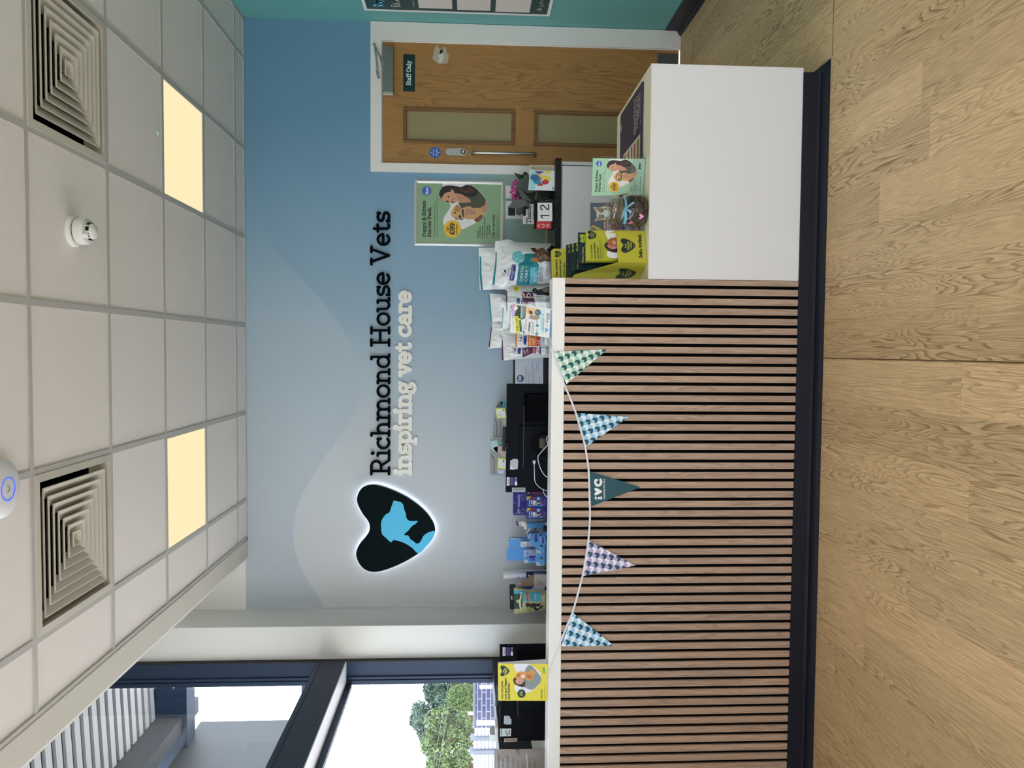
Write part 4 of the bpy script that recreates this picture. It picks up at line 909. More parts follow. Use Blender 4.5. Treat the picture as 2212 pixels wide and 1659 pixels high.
a.poly(z([(788, 250), (855, 245), (860, 380), (790, 370)]), C('#2b3a8a'), 1)
a.blob(z([(1150, 50), (1200, 20), (1260, 60), (1350, 40), (1450, 10), (1550, 10), (1555, 175), (1380, 180), (1290, 170), (1180, 140), (1140, 90)]), C('#26262a'), 2); a.blob(z([(1360, 50), (1480, 20), (1550, 40), (1540, 110), (1400, 110)]), C('#7d7263'), 3)
a.ell(*z([(1205, 95)])[0], .9, 1.1, C('#b8a26a'), 4); a.blob(z([(1250, 150), (1330, 165), (1300, 185), (1240, 175)]), C('#39306e'), 4)
a.build('bag_print', b3.t)
b4 = Bag('pet_food_bag', 'white bag with a bright teal top strip, rear row above the clear leaflet holder', (1062, 695.5), (1055.3, 634), 640, 690, 5.295, .035, seed=4)
a = b4.art(); a.poly([(1055, 634.5), (1057.6, 634.5), (1063, 694), (1060.2, 695)], C('#178397', k=1.3)); a.build('strip_print', b4.t); a = b4.art(); a.poly([(1084, 634.2), (1094, 634.6), (1094, 638.6)], teal, 0); a.build('corner_print', b4.t)
b5 = Bag('pet_food_bag', 'white bag with a dark plum top strip, rear row left of the bright teal one', (1055, 753), (1064, 694), 700, 748, 5.345, .035, seed=5)
a = b5.art(); a.poly([(1055.3, 750), (1058, 750.5), (1062.8, 707), (1061, 706)], purp); a.build('strip_print', b5.t)
b8 = Bag('pet_food_bag', 'white bag with a teal strip seen through the clear leaflet holder', (1081.5, 709), (1085, 659), 662, 706, 5.225, .028, seed=8)
a = b8.art(); a.poly([(1081.5, 708), (1085.5, 708), (1088.8, 665), (1085.4, 663.5)], C('#2d8790', k=1.3)); a.build('strip_print', b8.t)
b6 = Bag('pet_food_bag', 'plum striped digestive food bag leaning at the left end beside the certificate', (1085, 779), (1087, 718), 742, 772, 5.10, .085, seed=6)
a = b6.art(); z = lambda pts: zz(1040, 620, 10.37, pts)
a.poly(z([(460, 1170), (475, 1180), (495, 1640), (458, 1640), (450, 1400)]), purp)
a.poly(z([(915, 1375), (1140, 1330), (1240, 1330), (1150, 1480), (920, 1580)]), purp, 0); a.poly(z([(1145, 1340), (1235, 1335), (1222, 1495), (1150, 1480)]), red_d, 1)
crest(a, 1107.3, 763.5, .82); a.poly(z([(815, 1500), (820, 1370), (885, 1372), (880, 1500)]), C('#1d2a72'), 1)
a.text('DIGEST', *[z([(990, 1500)])[0], z([(970, 1380)])[0]], 3.8, C('#d8c4d0'), 3, 'sans'); a.text('CARE', *[z([(1050, 1480)])[0], z([(1040, 1380)])[0]], 3.8, C('#d8c4d0'), 3, 'sans'); a.text('i/d', *[z([(1205, 1470)])[0], z([(1200, 1380)])[0]], 5, wht, 3, 'sans')
a.poly(z([(1300, 1330), (1338, 1330), (1330, 1500), (1300, 1510)]), C('#4a3a7a'), 1); greek(a, z([(1250, 0)])[0][0], z([(0, 1490)])[0][1], z([(0, 1350)])[0][1], 3, 1.5, .5, gry, 3)
a.build('bag_print', b6.t)
b7 = Bag('pet_food_bag', 'small white bag with an orange band and strip beside the open day flyer', (1114.5, 751.5), (1113, 712), 716, 748, 4.99, .06, seed=7)
a = b7.art()
a.poly(z([(760, 1040), (792, 1040), (795, 1350), (770, 1358), (758, 1200)]), orange); crest(a, 1121.3, 738.5, .80); a.poly(z([(945, 1290), (950, 1090), (1015, 1095), (1015, 1200), (1000, 1295)]), C('#1d2a72'), 1)
a.poly(z([(1040, 1030), (1235, 1040), (1232, 1325), (1038, 1325)]), orange, 0); a.poly(z([(1235, 1040), (1320, 1050), (1318, 1318), (1232, 1318)]), red_d, 0)
a.text('URINARY', *[z([(1105, 1310)])[0], z([(1105, 1060)])[0]], 4, C('#f0cfa8'), 3, 'sans'); a.text('CARE', *[z([(1180, 1290)])[0], z([(1180, 1150)])[0]], 4, C('#f0cfa8'), 3, 'sans'); a.text('c/d', *[z([(1305, 1290)])[0], z([(1305, 1190)])[0]], 5.4, wht, 3, 'sans')
a.poly(z([(1330, 1060), (1400, 1060), (1395, 1290), (1328, 1290)]), C('#b9bbbf'), 0); greek(a, z([(1345, 0)])[0][0], z([(0, 1290)])[0][1], z([(0, 1180)])[0][1], 4, 1.5, .5, gry, 3)
a.build('bag_print', b7.t)

# ------------------------------------------------------------------ generic box seen from the front
def wbox(name, label, cat, y0, y1, xt, Y, dep, Z=ZW, m='#5c93c8', group=None, yaw=0, xb=None, part='carton', bevel=.0008):
    A, B_ = P(xt, y0, Y=Y).x, P(xt, y1, Y=Y).x; zt = P(xt, (y0 + y1) / 2, Y=Y).z
    zb = Z if xb is None else P(xb, (y0 + y1) / 2, Y=Y).z
    X0, X1 = min(A, B_), max(A, B_)
    t = thing(name, label, cat, ((X0 + X1) / 2, Y, zb), group)
    MB().box(X0, X1, Y, Y + dep, zb, zt).build(part, C(m) if isinstance(m, str) else m, t, bevel)
    return t
# certificate
t = wbox('certificate_frame', 'black framed certificate of completion leaning on the wall, partly hidden by the monitor', 'framed certificate', 868, 762, 1108.3, 5.33, .018, m=mat('black_frame', '#0b0b0c', .35), part='frame')
a = Art(yplane(5.33), base=.0008); a.rect(1112.8, 767, 1173.2, 863, C('#b9bdc8'), 0)
oc = [(1124 + 8.2 * math.cos(math.pi / 8 + math.pi / 4 * k), 817.5 + 8.2 * math.sin(math.pi / 8 + math.pi / 4 * k)) for k in range(8)]
a.poly(oc, C('#2f4a73'), 1); a.rect(1120, 813, 1126, 822, C('#c9ced6'), 2); a.rect(1122, 815.5, 1124.5, 819.5, C('#2f4a73'), 3)
a.text('Certificate of Completion', (1137, 851), (1137, 791), 3.0, C('#23324f'), 2, 'sans')
for x, y0, y1 in ((1141, 838, 800), (1144.5, 840, 806), (1150, 843, 783), (1154, 838, 800), (1165, 840, 812)): a.rect(x - .4, y1, x + .4, y0, C('#6a7180'), 2)
a.line([(1160, 806), (1157, 800), (1163, 797), (1158, 791), (1163, 788), (1160, 784)], .5, C('#2a2f3c'), 2); a.build('certificate_sheet', t)

# grey garment pouches standing behind the monitor
gp = mat('grey_pouch', '#8d908f', .35, bump=(30, .4, .01))
def pouch(label, pts, Y, seed, lb, top):
    t = thing('garment_pouch', label, 'garment pouch', P(1180, 910, Y=Y), 'grey garment pouches behind the monitor'); t.location.z = ZW
    s_ = yplane(Y); mb = MB(); mb.prism([s_(x, y) for x, y in pts], (0, .02, 0)); mb.build('pouch_body', C('#8b8c8a', .4, 1.35), t, .002)
    a = Art(s_, base=.0008)
    for c_, q in top: a.poly(q, C(c_), 0)
    for q in lb:
        cx_ = sum(p[0] for p in q) / 4; cy_ = sum(p[1] for p in q) / 4; a.poly(q, C('#c5cf3c'), 2); qi = [(cx_ + (x - cx_) * .82, cy_ + (y - cy_) * .82) for x, y in q]; a.poly(qi, C('#dfe8df'), 3)
        a.blob([(cx_ + 4, cy_ - 7.5), (cx_ + 6.6, cy_ - 8.5), (cx_ + 6, cy_ - 6), (cx_ + 7, cy_ - 4), (cx_ + 4.4, cy_ - 5)], C('#10281e'), 4, 3)
        for k, (ln) in enumerate((6, 9, 4)): a.line([(cx_ - 5 + 4 * k, cy_ + 7), (cx_ - 5.4 + 4 * k, cy_ + 7 - ln)], .5, C('#4d564f'), 4)
    a.build('pouch_print', t)
zb1 = px_of(905, 5.25, ZW + .002)
z = lambda pts: zz(1060, 820, 11.85, pts)
pouch('grey striped pouch with a teal corner and yellow bordered label, right of the pair', z([(60, 1480), (62, 1200), (80, 1000), (100, 740), (130, 700), (210, 565), (300, 545), (410, 545)]) + [(zb1, 866), (zb1, 945)], 5.25, 1,
      [z([(118, 735), (355, 730), (405, 980), (160, 990)])], [('#4a4c4e', z([(130, 710), (215, 572), (300, 560), (290, 720)])), ('#2f6f76', z([(250, 560), (410, 550), (415, 1000), (370, 730), (290, 720)])), ('#595c5e', z([(85, 990), (105, 985), (170, 1100), (175, 1470), (150, 1470), (140, 1100)])), ('#55585a', z([(240, 1060), (262, 1060), (265, 1470), (245, 1470)])), ('#a8938a', z([(300, 1000), (410, 1000), (410, 1160), (330, 1165)]))])
z = lambda pts: zz(1060, 940, 11.85, pts); zb1 = px_of(980, 5.22, ZW + .002)
pouch('pale grey pouch with a blue-green swirl on top, left of the pair', z([(-10, 95), (100, 110), (320, 150), (400, 160)]) + [(zb1, 955), (zb1, 1027)] + z([(400, 1040), (200, 1020), (-25, 1010)]), 5.22, 2,
      [], [('#9fb4b4', z([(-5, 150), (60, 160), (150, 130), (190, 260), (170, 450), (60, 400), (0, 330)])), ('#5f9fab', z([(60, 330), (150, 290), (180, 300), (170, 450), (110, 400)])), ('#5f9fab', z([(170, 180), (320, 165), (320, 260), (220, 270)])), ('#4a4a48', z([(0, 500), (15, 495), (90, 600), (100, 980), (75, 980), (80, 640)]))])
t = thing('garment_pouch', 'smaller grey pouch with a yellow bordered label in front of the swirl one', 'garment pouch', P(1180, 1000, Y=5.17)); t.location.z = ZW; t['group'] = 'grey garment pouches behind the monitor'
pts = z([(190, 240), (200, 285), (340, 270), (400, 260)]) + [(px_of(980, 5.17, ZW + .002), 962), (px_of(980, 5.17, ZW + .002), 1025)] + z([(400, 1020), (180, 985), (150, 940), (160, 700), (185, 480)])
s_ = yplane(5.17); MB().prism([s_(*q) for q in pts], (0, .018, 0)).build('pouch_body', C('#9d968f', .4, 1.35), t, .002)
a = Art(s_, base=.0008); a.poly(z([(200, 290), (320, 280), (330, 540), (200, 470)]), C('#a9958f'), 0); q = z([(180, 575), (390, 610), (385, 870), (180, 850)]); a.poly(q, C('#c5cf3c'), 2)
a.poly(z([(205, 605), (375, 635), (370, 845), (205, 825)]), C('#dfe8df'), 3); a.blob(z([(320, 640), (350, 650), (340, 670), (355, 690), (318, 690)]), C('#10281e'), 4, 3); a.poly(z([(160, 880), (340, 890), (330, 1000), (190, 990)]), C('#a9b6cc'), 1)
a.line(z([(190, 470), (260, 540), (265, 570)]), .6, C('#2f2f30'), 1); a.build('pouch_print', t)

# ------------------------------------------------------------------ remedy cartons
navy_c = C('#1c1a6a')
def remedy_art(a, y0, x0, s_=1.0):               # small carton front: yL = y0 (upright left), top at x0
    a.poly([(x0, y0), (x0 + 36, y0), (x0 + 36, y0 - 24), (x0, y0 - 24)], C('#1a3c86'), 0)
    a.poly([(x0, y0 - 24), (x0 + 10, y0 - 24), (x0, y0 - 15)], C('#d5a436'), 2)
    a.blob([(x0 + 9, y0 - 23), (x0 + 18, y0 - 23), (x0 + 20, y0 - 15), (x0 + 12, y0 - 16)], C('#6a1c45'), 1, 3)
    for dx_ in (5, 9): a.rect(x0 + dx_, y0 - 17, x0 + dx_ + 2, y0 - 8, C('#b9bfd8'), 2)
    a.blob([(x0 + 13, y0 - 15), (x0 + 18, y0 - 15), (x0 + 18, y0 - 7), (x0 + 13, y0 - 7)], C('#e6e6ea'), 3, 3); a.blob([(x0 + 18, y0 - 14), (x0 + 22, y0 - 13), (x0 + 20, y0 - 10)], C('#e0d08a'), 3, 3)
    a.line([(x0 + 20, y0 - 7.5), (x0 + 28, y0 - 10)], 2.2, C('#c9ccd4'), 3); a.ell(x0 + 25, y0 - 19.5, 3.8, 3.6, C('#7fb6cf'), 2); a.ell(x0 + 31.5, y0 - 19, 2.4, 2.4, C('#7a2440'), 3); a.ell(x0 + 31, y0 - 11.5, 2.6, 2.6, C('#a8343f'), 3); a.ell(x0 + 16, y0 - 20.5, 2.6, 2.4, C('#8d2f4c'), 2)
    a.text('remedy pet', (x0 + 2.0, y0 - 1.2), (x0 + 2.0, y0 - 1.3), 1, C('#c9ccd4'), 5) if False else None
    a.text('pet remedy', (x0 + 34.5, y0 - 6.2), (x0 + 3.5, y0 - 6.2), 3.6, C('#c2c6da'), 4, 'sans') if False else a.text('pet remedy', (x0 + 34.5, y0 - 1.6 - 4.6), (x0 + 3.2, y0 - 6.2), 4.0, C('#c2c6da'), 4, 'sans')
t = wbox('pet_remedy_carton', 'large navy pet remedy carton with firework print behind the smaller ones', 'carton', 1113, 1060, 1109.6, 5.24, .09, m=navy_c)
a = Art(yplane(5.24), base=.0008)
a.text('pet', (1122.5, 1110), (1122.5, 1098.5), 7, C('#a9a7a0'), 3); a.text('remedy', (1123, 1096), (1123, 1067.5), 6.2, C('#8f93c9'), 3, wt=1.3)
rnd = random.Random(4)
for cx_, cy_, n_ in ((1130, 1104, 18), (1131, 1074, 18), (1112, 1086, 8), (1113.5, 1109, 6)):
    for k in range(n_):
        an = 2 * math.pi * k / n_; r0, r1 = rnd.uniform(2.5, 4), rnd.uniform(4.6, 7); a.line([(cx_ + r0 * math.cos(an) * (1 if n_ > 9 else .4), cy_ + r0 * math.sin(an) * (1.2 if n_ > 9 else .5)), (cx_ + r1 * math.cos(an) * (1 if n_ > 9 else .4), cy_ + r1 * math.sin(an) * (1.2 if n_ > 9 else .5))], .5, C(rnd.choice(('#6f7fd0', '#9a8fd8', '#4a8fd0'))), 1)
a.build('carton_print', t)
for y0, lb in ((1121.5, 'small blue pet remedy carton, left of the two with yellow corners'), (1096.5, 'small blue pet remedy carton, right of the two with yellow corners')):
    t = wbox('pet_remedy_carton', lb, 'carton', y0, y0 - 24.3, 1137.8, 5.08, .075, m=navy_c, group='small pet remedy cartons')
    a = Art(yplane(5.08), base=.0008); remedy_art(a, y0, 1138); greek(a, 1175.3, y0 - 2, y0 - 20, 2, 2.4, .6, C('#8f93b9'), 2); a.build('carton_print', t)
t = wbox('plum_carton', 'narrow plum and navy carton between the monitor and the pet remedy cartons', 'carton', 1071.8, 1062, 1137, 5.05, .10, m=C('#14123c'))
a = Art(yplane(5.05), base=.0008); a.rect(1149, 1063.5, 1170, 1066, C('#7a1f4c')); a.rect(1150, 1069.5, 1170, 1070.8, C('#4c1a38')); a.rect(1140, 1063.6, 1142.6, 1065.4, C('#c9c9d2')); a.build('carton_print', t)

# blue canister with three syringes standing in its white cap
cy_ = 1134.5; Yc = 5.12; cx0 = P(1160, cy_, Y=Yc).x; r_ = .0245
zt = lambda x: P(x, cy_, Y=Yc).z
t = thing('syringe_canister', 'pale blue canister with a white cap holding three capped syringes', 'canister', (cx0, Yc, ZW))
MB().lathe((cx0, Yc, 0), [(r_, ZW + .002), (r_, zt(1177))], 28).build('white_base', wp, t)
MB().lathe((cx0, Yc, 0), [(r_ - .0006, zt(1177)), (r_ - .0006, zt(1174)), (r_, zt(1173)), (r_, zt(1140)), (r_ - .0006, zt(1139))], 28).build('blue_sleeve', C('#5590bf', .35), t)
MB().lathe((cx0, Yc, 0), [(r_ + .001, zt(1139)), (r_ + .006, zt(1138)), (r_ + .006, zt(1134)), (r_ * .8, zt(1132))], 28).build('cap', wp, t)
for k, (yy, xt) in enumerate(((1127.5, 1114), (1131, 1115.5), (1135, 1116.5))):
    xq = P(1125, yy, Y=Yc).x; yo = Yc - .004 + .006 * k
    s_ = MB().lathe((xq, yo, 0), [(.009, zt(1132)), (.009, zt(1127 + k)), (.0042, zt(1126 + k)), (.0042, zt(xt + 4))], 14).build('syringe', wp, t)
    MB().lathe((xq, yo, 0), [(.0048, zt(xt + 4)), (.0048, zt(xt + .5)), (.002, zt(xt))], 12).build('tip_cap', C('#5a1420'), s_)
a = Art(lambda x, y, off=0: (lambda q: q + Vector((0, -math.sqrt(max(0, r_ ** 2 - (q.x - cx0) ** 2)) - off, 0)))(P(x, y, Y=Yc)), base=.0006)
a.ell(1156, 1142.0, 2.3, 2.4, C('#2a1238'), 1); a.build('cartridge_print', t)

# ------------------------------------------------------------------ blue vet cartons
cb_ = '#4f8cc4'
def kc(a, x, y, s_=1.0, ang=0):                  # white quarter-round corner with a dark scribble
    a.poly([(x, y)] + [(x + 10 * s_ * math.cos(q), y - 8 * s_ * math.sin(q)) for q in [math.pi / 2 * k / 6 for k in range(7)]], C('#cfd6ea'), 1)
    a.line([(x + 2.4 * s_, y - 1 * s_), (x + 2.4 * s_, y - 6 * s_)], .9 * s_, C('#2a2f5c'), 3); a.line(arc(x + 6 * s_, y - 3 * s_, 1.4 * s_, 1.8 * s_, 0, 240), .5 * s_, C('#2a2f5c'), 3)
def tall(label, y0, y1, xt, Y, kind):
    t = thing('display_carton', label, 'display carton', (P(xt, (y0 + y1) / 2, Y=Y).x, Y, ZW), 'open blue display cartons')
    A, B_ = P(xt, y0, Y=Y).x, P(xt, y1, Y=Y).x; zt_ = P(xt, (y0 + y1) / 2, Y=Y).z
    MB().box(A, B_, Y + .060, Y + .064, ZW, zt_).box(A, A + .003, Y, Y + .06, ZW, ZW + .12).box(B_ - .003, B_, Y, Y + .06, ZW, ZW + .12).box(A, B_, Y - .003, Y, ZW, ZW + .055).box(A, B_, Y, Y + .06, ZW + .0005, ZW + .003).build('carton', C(cb_), t)
    a_ = Art(yplane(Y - .004)); return t, a_
t, a = tall('taller open blue display carton, right one of the pair', 1190.3, 1164.8, 1100.3, 5.14, 0)
MB().add([P(1100.3, 1164.6, Y=5.205), P(1103, 1162, Y=5.19), P(1140, 1165, Y=5.15), P(1128, 1165, Y=5.205)], [(0, 1, 2, 3)]).build('side_flap', C('#a79f98'), t)
wbox('sachet_box', 'grey and white sachet box inside the right blue display carton', 'carton', 1182, 1170, 1125, 5.15, .04, m='#a9adb6')
sb = Art(yplane(5.15), base=.0008); sb.rect(1125.2, 1170.3, 1137, 1181.7, C('#d2d6e2')); sb.line([(1128, 1180), (1128, 1172)], .9, C('#2c3160'), 2); sb.line(arc(1132, 1176, 2, 2.4, 0, 240), .6, C('#2c3160'), 2); sb.build('box_print', bpy.data.objects['sachet_box'])
t, a = tall('taller open blue display carton, left one of the pair', 1216.5, 1191.3, 1095.2, 5.14, 1)
t2 = wbox('sachet_box', 'blue sachet box with a purple band at the front of the left display carton', 'carton', 1216.3, 1206, 1131.8, 5.10, .03, m=cb_)
sb = Art(yplane(5.10), base=.0008); kc(sb, 1132, 1216, .95); sb.rect(1145, 1207.5, 1158.6, 1211.8, C('#4a2a80')); sb.line([(1147, 1211), (1147, 1208)], .3, C('#c98ad0')); sb.rect(1147, 1210.2, 1157, 1210.8, C('#c9a0d8'), 2); sb.build('box_print', t2)
t2 = wbox('sachet_box', 'grey scribbled sachet box leaning in the left display carton', 'carton', 1205.4, 1187.5, 1131, 5.11, .035, m='#8b93ad')
sb = Art(yplane(5.11), base=.0008); sb.rect(1131.3, 1187.8, 1137, 1205, C('#8fa6d6')); sb.rect(1143, 1200, 1158.5, 1205, C('#44308a')); sb.text('K', (1141, 1197), (1141, 1191.5), 3.6, C('#20264a'), 2, 'sans'); sb.poly([(1146, 1187.8), (1158, 1187.8), (1158, 1198), (1150, 1197)], C('#7c8090'), 1); sb.build('box_print', t2)
for y0, lb in ((1222, 'low blue carton with a small white corner mark, left of the front pair'), (1195.8, 'low blue carton with a small white corner mark, right of the front pair')):
    t = wbox('low_carton', lb, 'carton', y0, y0 - 25.6, 1158.8, 5.0, .09, m=cb_, group='low blue cartons in the front row')
    a = Art(yplane(5.0), base=.0008); kc(a, 1159, y0 - .4, .95); a.blob([(1164.5, y0 - 13), (1167, y0 - 18), (1170, y0 - 15), (1173, y0 - 13), (1170, y0 - 20), (1167, y0 - 16)], C('#14161c'), 2, 3); a.ell(1167, y0 - 12, 1.0, 1.0, wht, 3); greek(a, 1172, y0 - 3, y0 - 12, 2, 2, .35, C('#8fb4dc'), 2); a.rect(1176, y0 - 25, 1184, y0 - .6, C('#2f5e7e'), 0); a.build('carton_print', t)
def skewbox(name, label, pts, Y, dep, m_, cat='carton', group=None, zfloor=True):
    t = thing(name, label, cat, P(pts[0][0], pts[0][1], Y=Y), group); s_ = yplane(Y)
    if zfloor: t.location.z = ZW
    MB().prism([s_(*q) for q in pts], (0, dep, 0)).build('carton', C(m_), t); return t
z = lambda pts: zz(1080, 1130, 13.825, pts)
zf = px_of(1165, 4.97, ZW + .001)
t = skewbox('opened_carton', 'small tipped blue carton with a torn flap on top', z([(800, 320), (940, 310), (1165, 310), (1160, 560), (1120, 600), (850, 480), (810, 400)]), 5.02, .05, '#4f86bf', zfloor=False)
a = Art(yplane(5.02), base=.0008); a.poly(z([(935, 215), (1150, 230), (1165, 312), (940, 318)]), C('#27344c'), 0); a.rect(*z([(1045, 340)])[0], *z([(1105, 545)])[0], C('#46226c'), 1); a.line(z([(985, 520), (960, 450), (1000, 400)]), .6, C('#dfe6f2'), 1); a.ell(*z([(1000, 265)])[0], 2.4, 1.8, C('#4c2233'), 1); a.build('carton_print', t)
fl = MB(); s_ = yplane(5.0); fl.prism([s_(*q) for q in z([(780, 310), (855, 165), (950, 170), (900, 190), (800, 325)])], (0, .004, 0)).prism([s_(*q) for q in z([(835, 470), (880, 340), (920, 310), (870, 480)])], (0, .004, 0)).build('torn_flap', C('#b9a6a4'), t)
MB().prism([yplane(4.985)(*q) for q in smooth(z([(870, 550), (930, 497), (990, 510), (1045, 575), (1030, 650), (990, 690), (930, 620)]), 3)], (0, .003, 0)).build('lid_flap', C('#5590dc'), t)
t = skewbox('small_carton', 'small upright blue carton with a purple panel, right of the low cartons', z([(1150, 600), (1175, 390), (1365, 400), (1380, 640), (1330, 665)]) , 4.975, .035, '#4f86bf', zfloor=False)
a = Art(yplane(4.975), base=.0008); a.rect(*z([(1262, 415)])[0], *z([(1310, 610)])[0], C('#46226c')); a.line(z([(1195, 520), (1190, 470), (1220, 480)]), .6, C('#dfe6f2')); a.build('carton_print', t)
t = wbox('dark_stand', 'dark tray under the small blue cartons', 'tray', 1170, 1143, 1176.5, 4.99, .12, m=C('#14181d'))
t = wbox('tiny_carton', 'tiny blue carton lying beside the canister base', 'carton', 1158, 1149, 1170, 4.955, .02, m='#2f5e94')

# ------------------------------------------------------------------ white bottle, flattened carton, spray bottle, treats
Yc = 5.2; cy_ = 1240.2; cx0 = P(1130, cy_, Y=Yc).x; r_ = .0315; zt = lambda x: P(x, cy_, Y=Yc).z
t = thing('lotion_bottle', 'tall white cylinder bottle with lilac label text and a white cap', 'bottle', (cx0, Yc, ZW))
MB().lathe((cx0, Yc, 0), [(r_, ZW + .001), (r_, zt(1103)), (r_ - .001, zt(1102.6))], 32).build('bottle_body', mat('lilac_white', '#c9c9d6', .35), t)
MB().lathe((cx0, Yc, 0), [(r_ + .0003, zt(1102.6)), (r_ + .0003, zt(1088)), (r_ - .003, zt(1087))], 32).build('cap', mat('cap_white', '#d0cfca', .4), t)
cyl = lambda cx0, Yc, r_: (lambda x, y, off=0: (lambda q: q + Vector((0, -math.sqrt(max(0, r_ ** 2 - (q.x - cx0) ** 2)) - off, 0)))(P(x, y, Y=Yc)))
a = Art(cyl(cx0, Yc, r_), base=.0006, sub=4)
a.rect(1104, 1246.8, 1108.6, 1250.2, C('#1f2a6a')); a.text('Aural', (1118, 1249), (1118, 1243), 2.6, C('#23284f'), 1, 'sans') if False else None
for x, y1 in ((1117, 1243), (1121, 1243), (1125, 1246), (1129, 1246)): a.rect(x - .7, y1, x + .7, 1250, C('#2d3563'), 1)
for x in (1111, 1126, 1141, 1155): a.rect(x, 1231.5, x + 13, 1235.5, C('#9a9cab'), 0)
a.build('label_print', t)
wbox('navy_carton', 'dark navy carton with two pale tablets behind the brown flap', 'carton', 1262, 1237.6, 1137.5, 5.13, .03, m='#1c2450')
a = Art(yplane(5.13), base=.0008); a.ell(1142, 1243, 1.1, 1.9, C('#c9ccc0')); a.ell(1145, 1243, 1.1, 1.9, C('#c9ccc0')); a.rect(1137.7, 1238, 1171, 1240, C('#161a4a'), 0); a.build('carton_print', bpy.data.objects['navy_carton'])
Yk = 5.06
t = thing('unfolded_carton', 'opened cardboard carton with a brown inside flap and grey printed side', 'carton', P(1165, 1254, Y=Yk)); t.location.z = ZW
s_ = yplane(Yk); z = lambda pts: zz(1080, 1220, 12.76, pts)
MB().prism([s_(*q) for q in [(1153.8, 1241), (1175, 1241), (px_of(1255, Yk, ZW + .001), 1242), (px_of(1255, Yk, ZW + .001), 1267), (1153.8, 1266)]], (0, .04, 0)).build('carton_box', C('#a19c98'), t)
MB().prism([s_(*q) - Vector((0, .002, 0)) for q in z([(580, 465), (850, 300), (940, 270), (940, 575), (600, 615)])], (0, .003, 0)).build('inside_flap', C('#76604a'), t)
MB().prism([s_(*q) - Vector((0, .004, 0)) for q in z([(830, 690), (945, 590), (1235, 590), (1225, 680), (1000, 690)])], (0, .003, 0)).build('end_flap', C('#a7a9c2'), t)
a = Art(yplane(Yk), base=.0008)
for x, y0, y1 in ((1158, 1265, 1254), (1163.5, 1265, 1250.5), (1167, 1264.5, 1257), (1170, 1264, 1254.5), (1173, 1264, 1258)): a.rect(x - .45, y1, x + .45, y0, C('#55504e'), 1)
a.build('carton_print', t)
wbox('blue_label_box', 'small blue box showing between the brown flap and the treats pouch', 'carton', 1275, 1265.5, 1131, 5.11, .03, m='#2b3f86')
cy_ = 1261.5; Yc = 5.18; cx0 = P(1130, cy_, Y=Yc).x; zt = lambda x: P(x, cy_, Y=Yc).z
t = thing('spray_bottle', 'grey bottle with a white screw cap behind the treats pouch', 'bottle', (cx0, Yc, ZW))
MB().lathe((cx0, Yc, 0), [(.026, ZW + .001), (.026, zt(1150)), (.012, zt(1127))], 24).build('bottle_body', mat('grey_bottle', '#8f908c', .3), t)
MB().lathe((cx0, Yc, 0), [(.0135, zt(1126.5)), (.0135, zt(1118.5)), (.012, zt(1118))], 24).build('screw_cap', mat('cap_cream', '#c9c1b6', .4), t)
t = skewbox('hang_pack', 'flat black hanging pack with a white cut-out hook hole', smooth(z([(262, 575), (280, 552), (420, 552), (430, 650)]), 2, False) + [(px_of(1290, 5.14, ZW + .001), 1264), (px_of(1290, 5.14, ZW + .001), 1316)] + z([(400, 1235), (300, 1235), (275, 1200)]), 5.14, .012, '#0b0d16', 'hanging pack')
a = Art(yplane(5.14), base=.0008); a.poly(z([(310, 870), (330, 845), (340, 900), (345, 960), (325, 965), (305, 920)]), C('#b9b9b4')); a.build('hook_hole', t)
tp = Bag('treats_pouch', 'cream and green dog treats pouch with a walking black dog on it', (1111, 1326.5), (1109.8, 1270), 1275.5, 1317, 5.03, .045, m=C('#a8a578', .4, 1.3), cat='treats pouch', group=None, seed=11, amp=.003)
a = tp.art()
a.poly(z([(385, 715), (700, 715), (720, 690), (690, 1005), (630, 1005), (625, 800), (380, 800)]), C('#3f8ea3'), 0)
a.poly(z([(375, 800), (625, 800), (610, 1215), (380, 1215)]), C('#16361d'), 1)
a.poly(z([(690, 735), (1145, 755), (1130, 1010), (690, 1005)]), C('#3f93a8'), 0)
a.poly(z([(530, 1000), (560, 850), (575, 745), (610, 770), (600, 900), (580, 1000), (585, 1120), (605, 1240), (560, 1250), (530, 1120)]), C('#d6d3a8'), 2)
a.text("JAMES WELLBELOVED", *[z([(585, 1225)])[0], z([(600, 800)])[0]], 2.2, C('#33402a'), 4)
a.ell(*z([(500, 1005)])[0], 3.6, 3.4, C('#d6d3a8'), 2); a.ell(*z([(502, 1005)])[0], 1.6, 2.0, C('#3d5a2a'), 3)
a.blob(z([(690, 760), (790, 735), (840, 960), (770, 1010), (720, 930)]), C('#9a7a62'), 2, 3); a.text('salmon', *[z([(780, 1000)])[0], z([(760, 760)])[0]], 3.6, C('#54392c'), 4)
a.text('TREATS', *[z([(995, 985)])[0], z([(990, 790)])[0]], 2.8, C('#cfe6ea'), 4); a.text('- fish', *[z([(890, 950)])[0], z([(890, 790)])[0]], 3.0, C('#1d4a4f'), 4)
a.blob(z([(705, 1100), (745, 1040), (790, 1050), (830, 1080), (930, 1060), (1060, 1080), (1110, 1045), (1120, 1080), (1090, 1110), (1110, 1150), (1000, 1140), (930, 1170), (880, 1190), (800, 1150), (770, 1180), (720, 1150)]), C('#2f1d18'), 3, 3)
a.blob(z([(925, 1200), (980, 1150), (1100, 1160), (1170, 1110), (1180, 1150), (1100, 1220), (1000, 1270), (960, 1240)]), C('#141414'), 3, 3); a.blob(z([(1000, 1160), (1090, 1165), (1060, 1200), (1010, 1195)]), C('#b9b9b0'), 4, 3)
